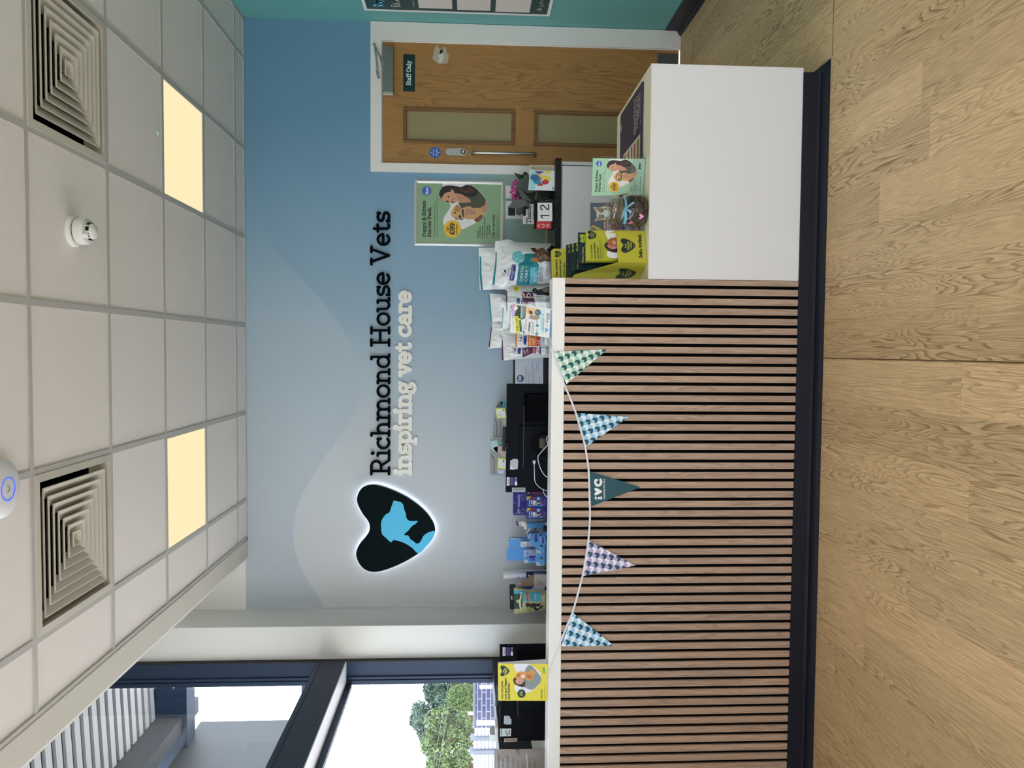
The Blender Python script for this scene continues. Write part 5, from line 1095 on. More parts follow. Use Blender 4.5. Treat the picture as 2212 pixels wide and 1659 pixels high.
a.ell(*z([(815, 1240)])[0], 5.2, 3.4, C('#6d7a3c'), 2); a.ell(*z([(815, 1240)])[0], 3.2, 2.0, C('#8c9a55'), 3); a.ell(*z([(1128, 820)])[0], 1.6, 3.6, C('#c9c4b0'), 2); a.ell(*z([(1130, 825)])[0], 1.0, 2.4, C('#2a1c1c'), 3)
a.build('pouch_print', tp.t)
tag(MB().tube([P(1153, 1300, Y=5.22), P(1156, 1320, Y=5.20), P(1170, 1330, Y=5.10), P(1176, 1322, Y=5.04)], .0012, 6).build('thin_cable', mat('cream_cable', '#c9c2a2', .5), None), 'thin cream cable looping behind the treats pouch', 'cable')
# ------------------------------------------------------------------ calendar, thank-you sign, flowers, cards (right end of the worktop)
Yc = 4.95
t = thing('block_calendar', 'flip calendar showing AUG 12 on a black stand', 'calendar', (P(1190, 466, Y=Yc).x, Yc, ZW))
s_ = yplane(Yc)
st = MB(); A = P(1190, 494, Y=Yc).x; B_ = P(1190, 434, Y=Yc).x
st.prism([(A, Yc, ZW + .001), (A, Yc + .045, ZW + .001), (A, Yc + .028, ZW + .125)], (B_ - A, 0, 0)).build('stand', black_p, t)
lean = Plane((A, Yc - .001, ZW + .006), (B_, Yc - .001, ZW + .006), ((A + B_) / 2, Yc + .018, ZW + .12))
cards = (('#b5262a', 478.6, 494.4, 1158.8, 1190.6), ('#e6e2d8', 457.3, 477.8, 1161, 1193), ('#e6e2d8', 438, 456.9, 1160.8, 1192.8))
for h_, y0, y1, x0, x1 in cards:
    cd = MB().prism([lean(x, y) for x, y in ((x0, y1), (x0, y0), (x1, y0), (x1, y1))], (0, .004, 0)).build('calendar_card', C(h_), t, .0015)
    rg = MB()
    for k in range(8):
        y = y0 + (y1 - y0) * (k + .5) / 8; rg.tube([lean(x0 - 1.6, y, .001), lean(x0 - .4, y, .004), lean(x0 + 1.2, y, .0012)], .0007, 5)
    rg.build('ring_binding', black_p, cd)
a = Art(lean, base=.0006)
z = lambda pts: zz(1080, 300, 9.217, pts)
a.line(z([(845, 1410), (815, 1395), (812, 1340), (850, 1318), (890, 1350), (930, 1395), (968, 1408), (968, 1310)]), 2.6, C('#0f0f10'), 1)
a.line(z([(845, 1575), (815, 1525), (975, 1528)]), 2.7, C('#0f0f10'), 1)
for k, s__ in enumerate('AUG'): a.text(s__, (1166.5 + k * 9.6, 491.2), (1166.5 + k * 9.6, 484), 6.4, C('#e8e2e0'), 1, 'sans')
a.build('date_print', t)
Yt = 5.0
t = thing('thank_you_sign', 'silver cut-out Thank You sign standing on a small black box', 'table sign', (P(1150, 462, Y=Yt).x, Yt, ZW))
A, B_ = P(1150, 482, Y=Yt).x, P(1150, 446, Y=Yt).x
MB().box(A, B_, Yt + .006, Yt + .025, ZW + .001, P(1131, 462, Y=Yt).z).build('black_box', black_p, t, .001)
s_ = yplane(Yt)
MB().prism([s_(*q) for q in ((1129.5, 484), (1129.5, 466), (1136, 466), (1136, 452), (1142, 452), (1144, 441.5), (1158, 441), (1162, 446), (1162, 484))], (0, .004, 0)).build('silver_plate', mat('silver_card', '#b3b2ae', .3, metal=.4), t)
MB().prism([s_(*q) for q in ((1162, 481), (1162, 447), (px_of(462, Yt, ZW + .001), 447), (px_of(462, Yt, ZW + .001), 481))], (0, .004, 0)).build('sign_foot', black_p, t)
a = Art(s_, base=.001); a.text('Thank', (1147, 483), (1147, 443.5), 10.5, C('#2c2e33'), 2, wt=1.2); a.text('you', (1159, 472), (1159, 444), 10.5, C('#2c2e33'), 2, wt=1.2); a.build('sign_lettering', t)
# flowers
Yf = 5.19; fx = P(1160, 416, Y=Yf).x
t = thing('flower_bouquet', 'pink flowers in a pot wrapped in dark green paper tied with ribbon', 'flowers', (fx, Yf, ZW))
zt = lambda x: P(x, 416, Y=Yf).z
MB().lathe((fx, Yf, 0), [(.040, ZW + .001), (.046, zt(1182)), (.052, zt(1165)), (.050, zt(1160))], 28).build('pot_wrap', mat('dark_green_paper', '#2e362a', .6), t)
wrap = MB(); rnd = random.Random(3); n = 44; rows = []
for j, (xr, r_) in enumerate(((1180, .046), (1166, .047), (1156, .058), (1146, .085), (1136, .105), (1128, .112), (1122, .10))):
    rows.append([Vector((fx + (r_ + (.016 * math.sin(5 * q + j) + .010 * math.sin(11 * q)) * (j / 5) ** 1.2) * math.cos(q) * 1.12, Yf + (r_ * .72 + .01 * math.sin(7 * q)) * math.sin(q), zt(xr) + (.030 * math.sin(4 * q + 1) + .012 * math.sin(9 * q)) * (1 if j > 4 else 0) * .9)) for q in [2 * math.pi * k / n for k in range(n)]])
wrap.add([v for r in rows for v in r], [(j * n + k, j * n + (k + 1) % n, (j + 1) * n + (k + 1) % n, (j + 1) * n + k) for j in range(6) for k in range(n)], 0, True)
wrap.build('paper_wrap', mat('green_tissue', '#4a5047', .65, bump=(25, .5, .01)), t)
s_ = lambda x, y: P(x, y, Y=Yf - .085)
flaps = MB()
for pts in ([(1098, 448), (1108, 433), (1124, 430), (1150, 440), (1140, 446), (1114, 450)], [(1113, 402), (1127, 385), (1142, 379), (1150, 392), (1160, 412), (1140, 418), (1124, 408)], [(1116, 405), (1128, 412), (1150, 436), (1128, 432)], [(1130, 380), (1143, 377), (1152, 384), (1138, 396)]):
    flaps.prism([P(x, y, Y=Yf - .105 + .02 * math.sin(x * .3)) for x, y in pts], (0, .0015, 0))
flaps.build('paper_flap', mat('grey_green_tissue', '#5c6159', .65), t)
tr_ = lambda x, y: P(x, y, Y=Yf - .062)
MB().tube([tr_(1156, 405), tr_(1160, 414), tr_(1158, 424)], .004, 6).tube([tr_(1160, 416), tr_(1157, 430), tr_(1160, 432)], [.005, .007, .003], 6).tube([tr_(1162, 420), tr_(1172, 437)], .003, 6).build('ribbon_bow', mat('sage_ribbon', '#7d7c66', .5), t)
lf_ = MB(); gl = MB()
for k in range(46):
    u, v = rnd.uniform(-1, 1), rnd.uniform(-1, 1)
    c_ = Vector((fx + u * .085, Yf + v * .055, zt(1126) + rnd.uniform(-.02, .03))); d_ = Vector((rnd.uniform(-.03, .03), rnd.uniform(-.03, .01), rnd.uniform(-.01, .03))); n_ = d_.orthogonal().normalized() * .012
    lf_.add([c_, c_ + d_ * .5 + n_, c_ + d_, c_ + d_ * .5 - n_], [(0, 1, 2, 3)])
lf_.build('leaf_cluster', mat('flower_leaf', '#2a4423', .6), t)
pk = mat('pink_petal', '#c8408c', .6, k=1.2); pkd = mat('pink_petal_dark', '#8d2a5c', .6)
for k in range(44):
    yy = 392 + (450 - 392) * ((k * .618) % 1); 
    curve_x = 1103 + 12 * abs((yy - 416) / 34) ** 1.6; xx = curve_x + rnd.uniform(0, 15)
    if xx > 1124 or (yy > 446 and xx < 1112): continue
    c_ = P(xx, yy, Y=Yf - .045 + rnd.uniform(-.03, .03)); r_ = rnd.uniform(.0075, .0105)
    fb = MB(); 
    for q in range(7):
        an = 2 * math.pi * q / 7; e_ = Vector((math.cos(an), -.35, math.sin(an))).normalized(); s2 = Vector((-math.sin(an), 0, math.cos(an)))
        fb.add([c_, c_ + e_ * r_ * .7 + s2 * r_ * .42, c_ + e_ * r_ * 1.15, c_ + e_ * r_ * .7 - s2 * r_ * .42], [(0, 1, 2, 3)])
    fb.lathe(c_ + Vector((0, -.002, 0)), [(.0028, 0), (.0022, -.003), (.0005, -.004)], 8, 1, 'y')
    fb.build('flower_head', [pk, pkd], t)
# greeting cards
def card(name, label, cat, pts, Ybase, lean_, th, m_, group=None, z0=ZW):
    t = thing(name, label, cat, P(pts[2][0], (pts[2][1] + pts[3][1]) / 2, Y=Ybase), group); t.location.z = z0
    b0 = P(px_of(pts[2][1], Ybase, z0), pts[2][1], Y=Ybase)
    pl_ = Plane((0, Ybase, z0), (1, Ybase, z0), (0, Ybase + lean_, z0 + .2))
    mb = MB().prism([pl_(*q) for q in pts], (0, th, 0)); mb.build('card_front', m_, t); return t, pl_
t, pl_ = card('greeting_card', 'cream card with small writing standing behind the balloon card', 'greeting card', [(1143.2, 369), (1143.2, 357), (px_of(357, 4.99, ZW + .001), 357), (px_of(385, 4.99, ZW + .001), 385), (1143.2, 385)], 4.99, .03, .003, C('#b9b19c'))
a = Art(pl_, base=.0006); a.rect(1144, 359, 1192, 366, C('#a59d84')); a.line([(1150, 364), (1151, 360), (1152, 364)], .7, C('#3d382c'), 2); a.rect(1157, 361, 1158, 368, C('#6d6553'), 2); a.build('card_print', t)
t, pl_ = card('greeting_card', 'greeting card with a bunch of coloured balloons', 'greeting card', [(1141.3, 410.2), (1145, 367.3), (px_of(369, 4.945, ZW + .001), 369.4), (px_of(411, 4.945, ZW + .001), 411.7)], 4.945, .02, .006, C('#c9ccd6'))
z = lambda pts: zz(1080, 300, 9.217, pts); a = Art(pl_, base=.0008)
a.poly(z([(583, 1003), (612, 638), (1075, 645), (1030, 1008)]), C('#c4cbd0'), 0); a.poly(z([(583, 1003), (612, 638), (720, 640), (700, 1006)]), C('#8ebac2'), 1); a.poly(z([(1030, 1008), (1038, 950), (1096, 960), (1092, 1030)]), C('#8d9096'), 1)
cb2 = z([(590, 1000), (615, 642), (1072, 648), (1025, 1004)])
for cx_, cy_, rx, ry, ro, h_ in ((785, 640, 82, 60, 0, '#4a3a85'), (955, 650, 72, 56, 0, '#d5b93a'), (755, 745, 75, 48, .4, '#d0a93a'), (845, 715, 40, 40, 0, '#d9b79a'), (930, 785, 86, 50, .25, '#d3bb3f'), (800, 910, 62, 30, 0, '#a8323f'), (905, 862, 68, 50, -.1, '#b02f35'), (810, 795, 30, 22, 0, '#c2592e'), (745, 855, 82, 54, .2, '#2b7a96'), (695, 775, 96, 66, .15, '#245f80')):
    n_ = 22; q = [(cx_ + rx * math.cos(2 * math.pi * k / n_) * math.cos(ro) - ry * math.sin(2 * math.pi * k / n_) * math.sin(ro), cy_ + rx * math.cos(2 * math.pi * k / n_) * math.sin(ro) + ry * math.sin(2 * math.pi * k / n_) * math.cos(ro)) for k in range(n_)]
    q = clip(z(q), cb2)
    if len(q) > 2: a.base += .00025; a.poly(q, C(h_), 2)
a.build('balloon_print', t)

# ------------------------------------------------------------------ low white end: mat, leaflets, jar, dispenser
DZL = Z_LOW + .0005
zp = zplane(DZL + .003)
A = zp(1389, 173.5); B_ = zp(1340.5, 244); Cc = zp(1387, 341)
x1 = A.x; y0 = min(A.y, Cc.y); y1 = B_.y; x0 = .70
t = thing('counter_mat', 'navy counter mat with pale lettering and a picture of coloured boxes, lying flat', 'counter mat', ((x0 + x1) / 2, (y0 + y1) / 2, DZL))
rr = .02
out = []
for cx_, cy_, a0 in ((x1 - rr, y0 + rr, -90), (x1 - rr, y1 - rr, 0), (x0 + rr, y1 - rr, 90), (x0 + rr, y0 + rr, 180)): out += arc(cx_, cy_, rr, rr, a0, a0 + 90)
MB().prism([(x, y, DZL + .0005) for x, y in out], (0, 0, .0025)).build('mat_sheet', C('#1c1c3c', .35, 1.4), t)
def on_desk(pts, m_, nm, zo): return MB().add([(x, y, DZL + .0032 + zo) for x, y in pts], [tuple(range(len(pts)))]).build(nm, m_, t)
q = [zp(*p_) for p_ in ((1383, 289), (1347, 335))]
py1, py0 = q[1].y, q[0].y; px1 = zp(1383, 289).x
pbm = MB(); pbm.add([(px1, py0, DZL + .0034), (px1, py1, DZL + .0034), (.72, py1, DZL + .0034), (.72, py0, DZL + .0034)], [(0, 1, 2, 3)], 0)
yy = [py0 + (py1 - py0) * k for k in (.06, .17, .27, .34, .44, .5, .62, .72, .84, .94)]
cols = [C('#7c6038'), C('#a8373f'), C('#5c2550'), C('#8f5a2e'), C('#6d5a2c')]
xr_ = lambda y: px1 - .015
for k in range(5): pbm.add([(px1 - .012, yy[2 * k], DZL + .0040), (px1 - .012, yy[2 * k + 1], DZL + .0040), (px1 - .13, yy[2 * k + 1], DZL + .0040), (px1 - .13, yy[2 * k], DZL + .0040)], [(0, 1, 2, 3)], k + 1)
pbm.add([(px1 - .15, py0 + .01, DZL + .0040), (px1 - .15, py1 - .02, DZL + .0040), (.74, py1 - .02, DZL + .0040), (.74, py0 + .01, DZL + .0040)], [(0, 1, 2, 3)], 6)
pbm.build('picture_panel', [C('#b3ac98')] + cols + [C('#2b3550')], t)
def desk_text(s__, a0, a1, h, wt, font='slab'):
    P0, P1 = zp(*a0), zp(*a1); dx, dy = P1.x - P0.x, P1.y - P0.y; d = math.hypot(dx, dy); ux, uy = dx / d, dy / d
    gl, wd, hh = slab_text(s__, wt) if font == 'slab' else sans_text(s__); mb = MB()
    for gpl in gl:
        for poly in gpl:
            mb.add([(P0.x + (a_ / wd) * dx - (b / hh) * h * uy, P0.y + (a_ / wd) * dy + (b / hh) * h * ux, DZL + .0036) for a_, b in poly], [tuple(range(len(poly)))])
    mb.build('mat_lettering', C('#b9b2ac'), t)
desk_text('PROTECT', (1373.5, 286), (1373.8, 208), .040, 1.5, 'sans'); desk_text('YOUR PET', (1378, 278), (1379.6, 202), .036, 1.5, 'sans')
desk_text('TODAY', (1382, 253), (1383.4, 196), .030, 1.5, 'sans'); desk_text('*ask a member of the team', (1384.2, 269), (1385.8, 192), .012, 1, 'sans')
MB().add([(lambda v: (v.x, v.y, DZL + .0036))(zp(*p_)) for p_ in ((1341, 284), (1341, 271), (1343.6, 270), (1343.4, 284))], [(0, 1, 2, 3)]).build('mat_emblem', C('#a88f8f'), t)

# leaflets in clear holders
def holder(label, TL, TR, BR, BL, Yl, Yr, leanb, z0, paper, th=.004, pocket=None, group='clear leaflet holders'):
    t = thing('leaflet_holder', label, 'leaflet holder', P(BL[0], (BL[1] + BR[1]) / 2, Y=(Yl + Yr) / 2)); t.location.z = z0
    bl_ = P(BL[0], BL[1], Y=Yl); br_ = P(BR[0], BR[1], Y=Yr)
    bl_.z = br_.z = z0 + .006
    yw = (br_ - bl_).normalized(); bk = Vector((-yw.y, yw.x, 0))
    pl_ = Plane(bl_, br_, bl_ + Vector((0, 0, .2)) + bk * leanb)
    return t, pl_, bl_, br_, bk
TL, TR, BR, BL = (1277.3, 423), (1281.6, 341.6), (1395, 343.2), (1390, 421)
t, pl_, bl_, br_, bk = holder('clear stand of green puppy and kitten starter pack leaflets beside the treat jar', TL, TR, BR, BL, 3.262, 3.228, .035, DZL, None)
MB().prism([pl_(*q) for q in (TL, TR, (1394, 343.2), (1389, 421))], bk * .022).build('leaflet_stack', C('#93b899', .4, 1.3), t)
w_ = (br_ - bl_).normalized()
hol = MB(); o_ = bl_ - w_ * .004 - Vector((0, 0, .005))
L_ = (br_ - bl_).length + .008
hol.prism([o_, o_ + w_ * L_, o_ + w_ * L_ + Vector((0, 0, .05)), o_ + w_ * L_ * .62 + Vector((0, 0, .062)), o_ + w_ * L_ * .38 + Vector((0, 0, .062)), o_ + Vector((0, 0, .05))], -bk * .003)
hol.prism([o_ - bk * .003, o_ + w_ * L_ - bk * .003, o_ + w_ * L_ + bk * .05, o_ + bk * .05], Vector((0, 0, .003)))
hol.prism([o_ + w_ * L_, o_ + w_ * L_ + bk * .05, o_ + w_ * L_ + bk * .06 + Vector((0, 0, .19)), o_ + w_ * L_ + Vector((0, 0, .10))], w_ * .002)
hol.build('acrylic_stand', acrylic, t)
a = Art(pl_, base=.0005, step=.0002)
m2 = mapper((1279.2, 421), (1283.0, 343.5), (1391.5, 420.5))
puppy_art(a, m2, full=False)
a.text('ivc', (1384.5, 365.5), (1384.5, 352.5), 5.6, C('#16211d'), 8, wt=2.0)
a.build('leaflet_print', t)

TL, TR, BR, BL = (1274, 512), (1275, 437.5), (1388, 438), (1388, 512)
t, pl_, bl_, br_, bk = holder('clear holder of pet emergency service leaflets with a tabby cat, behind the treat jar', TL, TR, BR, BL, 3.283, 3.283, .03, DZL, None)
MB().prism([pl_(*q) for q in ((1276, 500), (1276.5, 438.5), (1383, 439), (1383, 500))], bk * .014).build('leaflet_stack', C('#1b2536', .4, 1.3), t)
a = Art(pl_, base=.0005, step=.0002); z = lambda pts: zz(1270, 410, 15.8, pts)
a.poly(z([(130, 460), (700, 440), (1760, 460), (1760, 1400), (130, 1400)]), C('#1f3048'), 0)
a.poly(z([(600, 460), (760, 440), (1000, 460), (1000, 1400), (520, 1400), (520, 1080), (580, 1030), (700, 900), (560, 560)]), C('#7d5238'), 1)
a.poly(z([(900, 1100), (1050, 1090), (1300, 1400), (1000, 1400), (940, 1400)]), C('#8a2f28'), 2)
a.poly(z([(1240, 900), (1760, 900), (1760, 1400), (1240, 1400)]), C('#b7aca6'), 2)
a.blob(z([(185, 605), (300, 600), (420, 600), (560, 560), (640, 590), (720, 660), (730, 800), (700, 900), (620, 960), (600, 1030), (420, 1030), (230, 1075), (250, 1020), (300, 940), (290, 850), (290, 760)]), C('#b9b59c'), 3, 3)
a.poly(z([(205, 618), (320, 605), (430, 620), (400, 680), (330, 720)]), C('#a8673c'), 4); a.poly(z([(245, 1055), (330, 930), (400, 940), (430, 1010), (340, 1040)]), C('#a8673c'), 4)
a.blob(z([(340, 660), (430, 620), (520, 640), (540, 730), (480, 780), (400, 770)]), C('#5f6350'), 5, 3); a.blob(z([(360, 860), (450, 850), (540, 870), (580, 950), (480, 1000), (380, 960)]), C('#6b6c58'), 5, 3)
a.blob(z([(540, 640), (600, 610), (660, 650), (640, 700), (570, 680)]), C('#6b6c58'), 5, 3); a.blob(z([(540, 760), (620, 720), (680, 780), (660, 870), (580, 880)]), C('#d8d4c8'), 5, 3)
a.ell(*z([(485, 725)])[0], 1.8, 1.6, C('#171a14'), 6); a.ell(*z([(500, 885)])[0], 1.8, 1.6, C('#171a14'), 6); a.ell(*z([(595, 795)])[0], 1.2, 1.2, C('#8d5a50'), 6)
a.blob(z([(130, 1230), (200, 1220), (330, 1270), (480, 1360), (500, 1400), (130, 1400)]), C('#b3a343'), 3, 3); a.blob(z([(130, 1280), (220, 1290), (330, 1380), (340, 1400), (130, 1400)]), C('#7d5a3c'), 4, 3)
wh = C('#dcd8d4')
a.text('r pet', z([(600, 0)])[0][:1] + (498.5,), z([(600, 1100)])[0], 5.2, wh, 6, 'sans'); a.text('ergency', (z([(700, 0)])[0][0], 498.5), z([(700, 930)])[0], 5.2, wh, 6, 'sans'); a.text('vice', (z([(790, 0)])[0][0], 498.5), z([(790, 1175)])[0], 5.2, wh, 6, 'sans')
a.ell(*z([(1200, 1300)])[0], 6.4, 6.2, wh, 3); a.ell(*z([(1200, 1300)])[0], 5.6, 5.4, C('#1a2550'), 4)
for x in (1100, 1165, 1230, 1290): a.rect(z([(x, 0)])[0][0] - .5, 489, z([(x, 0)])[0][0] + .5, 498, C('#8d9ac9'), 5)
for x in (1470, 1520, 1570): a.rect(z([(x, 0)])[0][0] - .5, 489, z([(x, 0)])[0][0] + .4, 498, C('#4a4646'), 4)
a.poly(z([(1680, 1215), (1755, 1215), (1755, 1370)]), C('#8d1f28'), 4)
a.build('leaflet_print', t)
hol = MB(); hol.prism([pl_(*q) - bk * .003 for q in ((1272, 500), (1274.5, 436), (1383.5, 436.6), (1383.5, 500))], -bk * .002); hol.build('acrylic_front', acrylic, t)

# treat jar
jy = 455.5; Yj = 3.214; jx = P(1370, jy, Y=Yj).x; r_ = .0625; zt = lambda x: P(x, jy, Y=Yj).z
t = thing('treat_jar', 'clip-top glass jar of dark dog treats tied with a light blue ribbon', 'jar', (jx, Yj, DZL))
glass = clear('jar_glass', (.93, .94, .91), 1.5)
zb, zt_ = DZL + .001, zt(1345)
MB().lathe((jx, Yj, 0), [(.05, zb), (.060, zb + .003), (r_, zb + .012), (r_ + .0005, (zb + zt_) / 2), (r_ - .002, zt_ - .014), (.052, zt_ - .002), (.048, zt_ + .003)], 48).build('glass_body', glass, t)
trt = tag(MB().lathe((jx, Yj, 0), [(.050, zb + .004), (.0575, zb + .008), (.0585, zb + .03), (.0575, zt_ - .03), (.045, zt_ - .022), (.001, zt_ - .018)], 40).build('treat_filling', mat('dark_treat_core', '#4a3a2e', .8, bump=(90, 1, .01)), t), kind='stuff')
rnd = random.Random(8); km = [mat('treat_%s' % h_[1:], h_, .75) for h_ in ('#5a4638', '#453428', '#6b5140', '#5c5534')]
kb = MB()
for k in range(230):
    an = rnd.uniform(0, 2 * math.pi); zc_ = rnd.uniform(zb + .008, zt_ - .026); rr = .0560 if zc_ < zt_ - .03 else .046
    M_ = Matrix.Translation((jx + rr * math.cos(an), Yj + rr * math.sin(an), zc_)) @ Matrix.Rotation(rnd.uniform(0, 3), 4, (rnd.random(), rnd.random(), rnd.random() + .1))
    kb.box(-.008, .008, -.0035, .0035, -.0025, .0025, rnd.randrange(4), M_)
tag(kb.build('treat_pieces', km, t), kind='stuff')
MB().lathe((jx, Yj, 0), [(.0495, zt_ - .001), (.0535, zt_ + .004), (.0535, zt_ + .009), (.050, zt_ + .012), (.052, zt_ + .016), (.052, zt_ + .020), (.054, zt_ + .022), (.054, zt(1322)), (.050, zt(1319)), (.040, zt(1317.5)), (.001, zt(1317.5))], 44).build('glass_lid', clear('lid_glass', (.80, .80, .74), 3.0, .03), t)
MB().lathe((jx, Yj, 0), [(.0505, zt_ + .0100), (.0530, zt_ + .0115), (.0530, zt_ + .0145), (.0505, zt_ + .016)], 44).build('rubber_seal', mat('grey_seal', '#8a7f6a', .5), t)
wr = MB(); ringp = lambda rr, zq, a0=0, a1=2 * math.pi, n=40: [(jx + rr * math.cos(a0 + (a1 - a0) * k / n), Yj + rr * math.sin(a0 + (a1 - a0) * k / n), zq) for k in range(n + 1)]
wr.tube(ringp(.0545, zt_ + .005), .0012, 6).tube(ringp(.055, zt_ + .020), .0012, 6)
sx_ = jx - .055; wr.tube([(sx_, Yj - .012, zt_ + .005), (sx_ - .007, Yj - .012, zt_ + .010), (sx_ - .008, Yj - .012, zt_ + .024), (sx_ + .002, Yj - .012, zt_ + .030)], .0012, 6).tube([(sx_, Yj + .012, zt_ + .005), (sx_ - .007, Yj + .012, zt_ + .010), (sx_ - .008, Yj + .012, zt_ + .024), (sx_ + .002, Yj + .012, zt_ + .030), (sx_ + .002, Yj - .012, zt_ + .030)], .0012, 6)
sx_ = jx + .055; wr.tube([(sx_, Yj - .01, zt_ + .020), (sx_ + .008, Yj - .01, zt_ + .016), (sx_ + .014, Yj - .01, zt_ - .018)], .0012, 6).tube([(sx_, Yj + .01, zt_ + .020), (sx_ + .009, Yj + .01, zt_ + .018), (sx_ + .014, Yj + .01, zt_ - .018), (sx_ + .014, Yj - .01, zt_ - .018)], .0012, 6).tube([(sx_ - .002, Yj, zt_ + .026), (sx_ + .006, Yj, zt_ + .030), (sx_ + .006, Yj, zt_ + .022)], .0012, 6)
wr.build('wire_clip', mat('clip_wire', '#8d8d86', .25, metal=1), t)
rb = mat('blue_ribbon', '#7cb6d4', .35)
MB().lathe((jx, Yj, 0), [(.0545, zt_ - .008), (.0548, zt_ - .003), (.053, zt_ + .0005)], 44).build('ribbon_band', rb, t)
jf = cyl(jx, Yj, r_ + .002)
bw = MB(); z = lambda pts: zz(1270, 410, 15.8, pts)
for pts in ([(1165, 710), (1445, 495), (1490, 550), (1240, 730), (1180, 750)], [(1165, 740), (1250, 745), (1380, 830), (1330, 915), (1250, 830)], [(1120, 740), (1165, 760), (1225, 900), (1255, 1080), (1240, 1215), (1165, 1195), (1150, 1060), (1120, 900)], [(1110, 780), (1130, 830), (1120, 960), (1090, 1085), (1065, 1070), (1085, 900)], [(1110, 710), (1180, 715), (1175, 770), (1115, 765)]):
    q = z(pts); tr2 = tessellate_polygon([[Vector((x, y, 0)) for x, y in q]])
    f3 = [jf(x, y, .004 + .003 * math.sin(x * .9 + y * .5)) for x, y in q]; bw.add(f3, [tuple(i) for i in tr2])
bwo = bw.build('ribbon_bow', rb, t); sm = bwo.modifiers.new('thickness', 'SOLIDIFY'); sm.thickness = .0008
a = Art(jf, base=.0006, sub=3)
ink = C('#0a0a0a')
a.text('Dogs', z([(1440, 740)])[0], z([(1560, 190)])[0], 9, ink, 2, wt=.9) if False else None
a.text('Doggy', (1366, 462), (1362, 426), 9.0, ink, 2, wt=1.1); a.text('treats', (1391, 468), (1377, 427), 10.5, ink, 2, wt=1.05)
hrt = lambda x, y, s__: [(x - s__ * .4, y), (x - s__ * .75, y + s__ * .35), (x - s__ * .7, y + s__ * .8), (x - s__ * .2, y + s__ * .9), (x + s__ * .35, y + s__ * .5), (x + s__ * .95, y), (x + s__ * .35, y - s__ * .5), (x - s__ * .2, y - s__ * .9), (x - s__ * .7, y - s__ * .8), (x - s__ * .75, y - s__ * .35)]
a.blob(hrt(1378.8, 472.8, 5.6), C('#c987ac'), 2, 3); a.blob([(1353, 485), (1358, 480.5), (1361, 481), (1364.5, 484.5), (1360, 486), (1354, 486)], C('#a8627a'), 2, 3)
a.build('marker_writing', t)

# stepped leaflet dispenser
gy = '#a5a02c'
Yd = 3.185
t = thing('leaflet_dispenser', 'lime green stepped pet health club leaflet dispenser at the slatted end', 'leaflet dispenser', (.42, 3.4, DZL))
zb = DZL + .0008
FR = P(1392.5, 499, Z=zb); FL = P(1397.6, 567.6, Z=zb)
uw = (FR - FL).normalized(); bk = Vector((-uw.y, uw.x, 0)); W_ = (FR - FL).length
fp = Plane(FL, FR, FL + Vector((0, 0, .1)))
h1 = fp(1333.5, 533).z - zb                       # height of the front panel
lime = C(gy, .5, 1.45); limed = C('#4a4a1c')
D_ = .185; Hh = P(1191.5, 570, Y=FL.y + D_ * .93 + .01).z - zb
lm = bpy.data.materials.new('x') ; bpy.data.materials.remove(lm)
fpn = MB().prism([FL + Vector((0, 0, 0)), FR, FR + Vector((0, 0, h1)), FL + Vector((0, 0, h1))], bk * .003).build('front_panel', lime, t)
side = [Vector((0, 0, 0)), bk * D_, bk * D_ + Vector((0, 0, .30)), bk * (D_ * .65) + Vector((0, 0, .286)), bk * .009 + Vector((0, 0, h1 * 1.08)), Vector((0, 0, h1))]
for o_ in (FL - uw * .0005, FR - uw * .0015): MB().prism([o_ + s__ for s__ in side], uw * .002).build('side_panel', lime, t)
hd = FL + bk * (D_ - .012) - uw * .0
hp = Plane(hd, hd + uw, hd + Vector((0, 0, .1)))
hr = hp(1195, 537); hw_ = (hr - hd).dot(uw)
head = [(-.01, .05), (hw_, .05), (hw_, Hh - .012), (hw_ - .012, Hh), (.002, Hh), (-.01, Hh - .012)]
MB().prism([hd + uw * a_ + Vector((0, 0, b)) for a_, b in head], bk * .003).build('header_card', lime, t)
dkc = C('#0b2626', k=1.3)
def pack(label, px0, px1, yR, yL, k, n_, m_):
    """a pack of leaflets in tier k"""
    o_ = FL + bk * k; pp = Plane(o_, o_ + uw, o_ + Vector((0, 0, .1)) + bk * .008)
    tp_ = thing('leaflet', label, 'leaflet', o_ + uw * W_ * .5, 'leaflets in the stepped dispenser'); tp_.location.z = zb + .004
    q = [pp(px0, yL), pp(px0, yR)]; zl = min(zb + .004, 1e9)
    lo = [Vector((q[1].x, q[1].y, zb + .004)), Vector((q[0].x, q[0].y, zb + .004))]
    for v in lo: v += bk * -0.0
    MB().prism([q[0], q[1], lo[0], lo[1]], bk * n_).build('leaflet_stack', m_, tp_); return tp_, pp
tp_, pp = pack('lime our cat plan leaflets in the front tier with a woman and ginger cat', 1266, 1332, 497.5, 562, .010, .020, C('#a3a32a', .45, 1.45))
a = Art(pp, base=.0005, step=.0002); z = lambda pts: zz(1190, 490, 10.05, pts); dk = C('#0b2626')
def club(a, pts, tx, m_=None, tm=None, L_=2):
    a.blob(pts, m_ or C('#0b2626', k=1.3), L_, 4)
    for s__, p0, p1, h_ in tx: a.text(s__, p0, p1, h_, tm or C('#a9a836'), L_ + 3, wt=1.5)
heart1 = z([(795, 120), (815, 90), (870, 88), (940, 120), (985, 170), (975, 220), (920, 255), (850, 268), (805, 245), (810, 210), (835, 180), (815, 150)])
club(a, heart1, [('Pet', *z([(862, 195)]), *z([(862, 150)]), 2.0), ('Health', *z([(900, 235)]), *z([(900, 122)]), 2.2), ('Club', *z([(938, 225)]), *z([(938, 150)]), 2.2)])
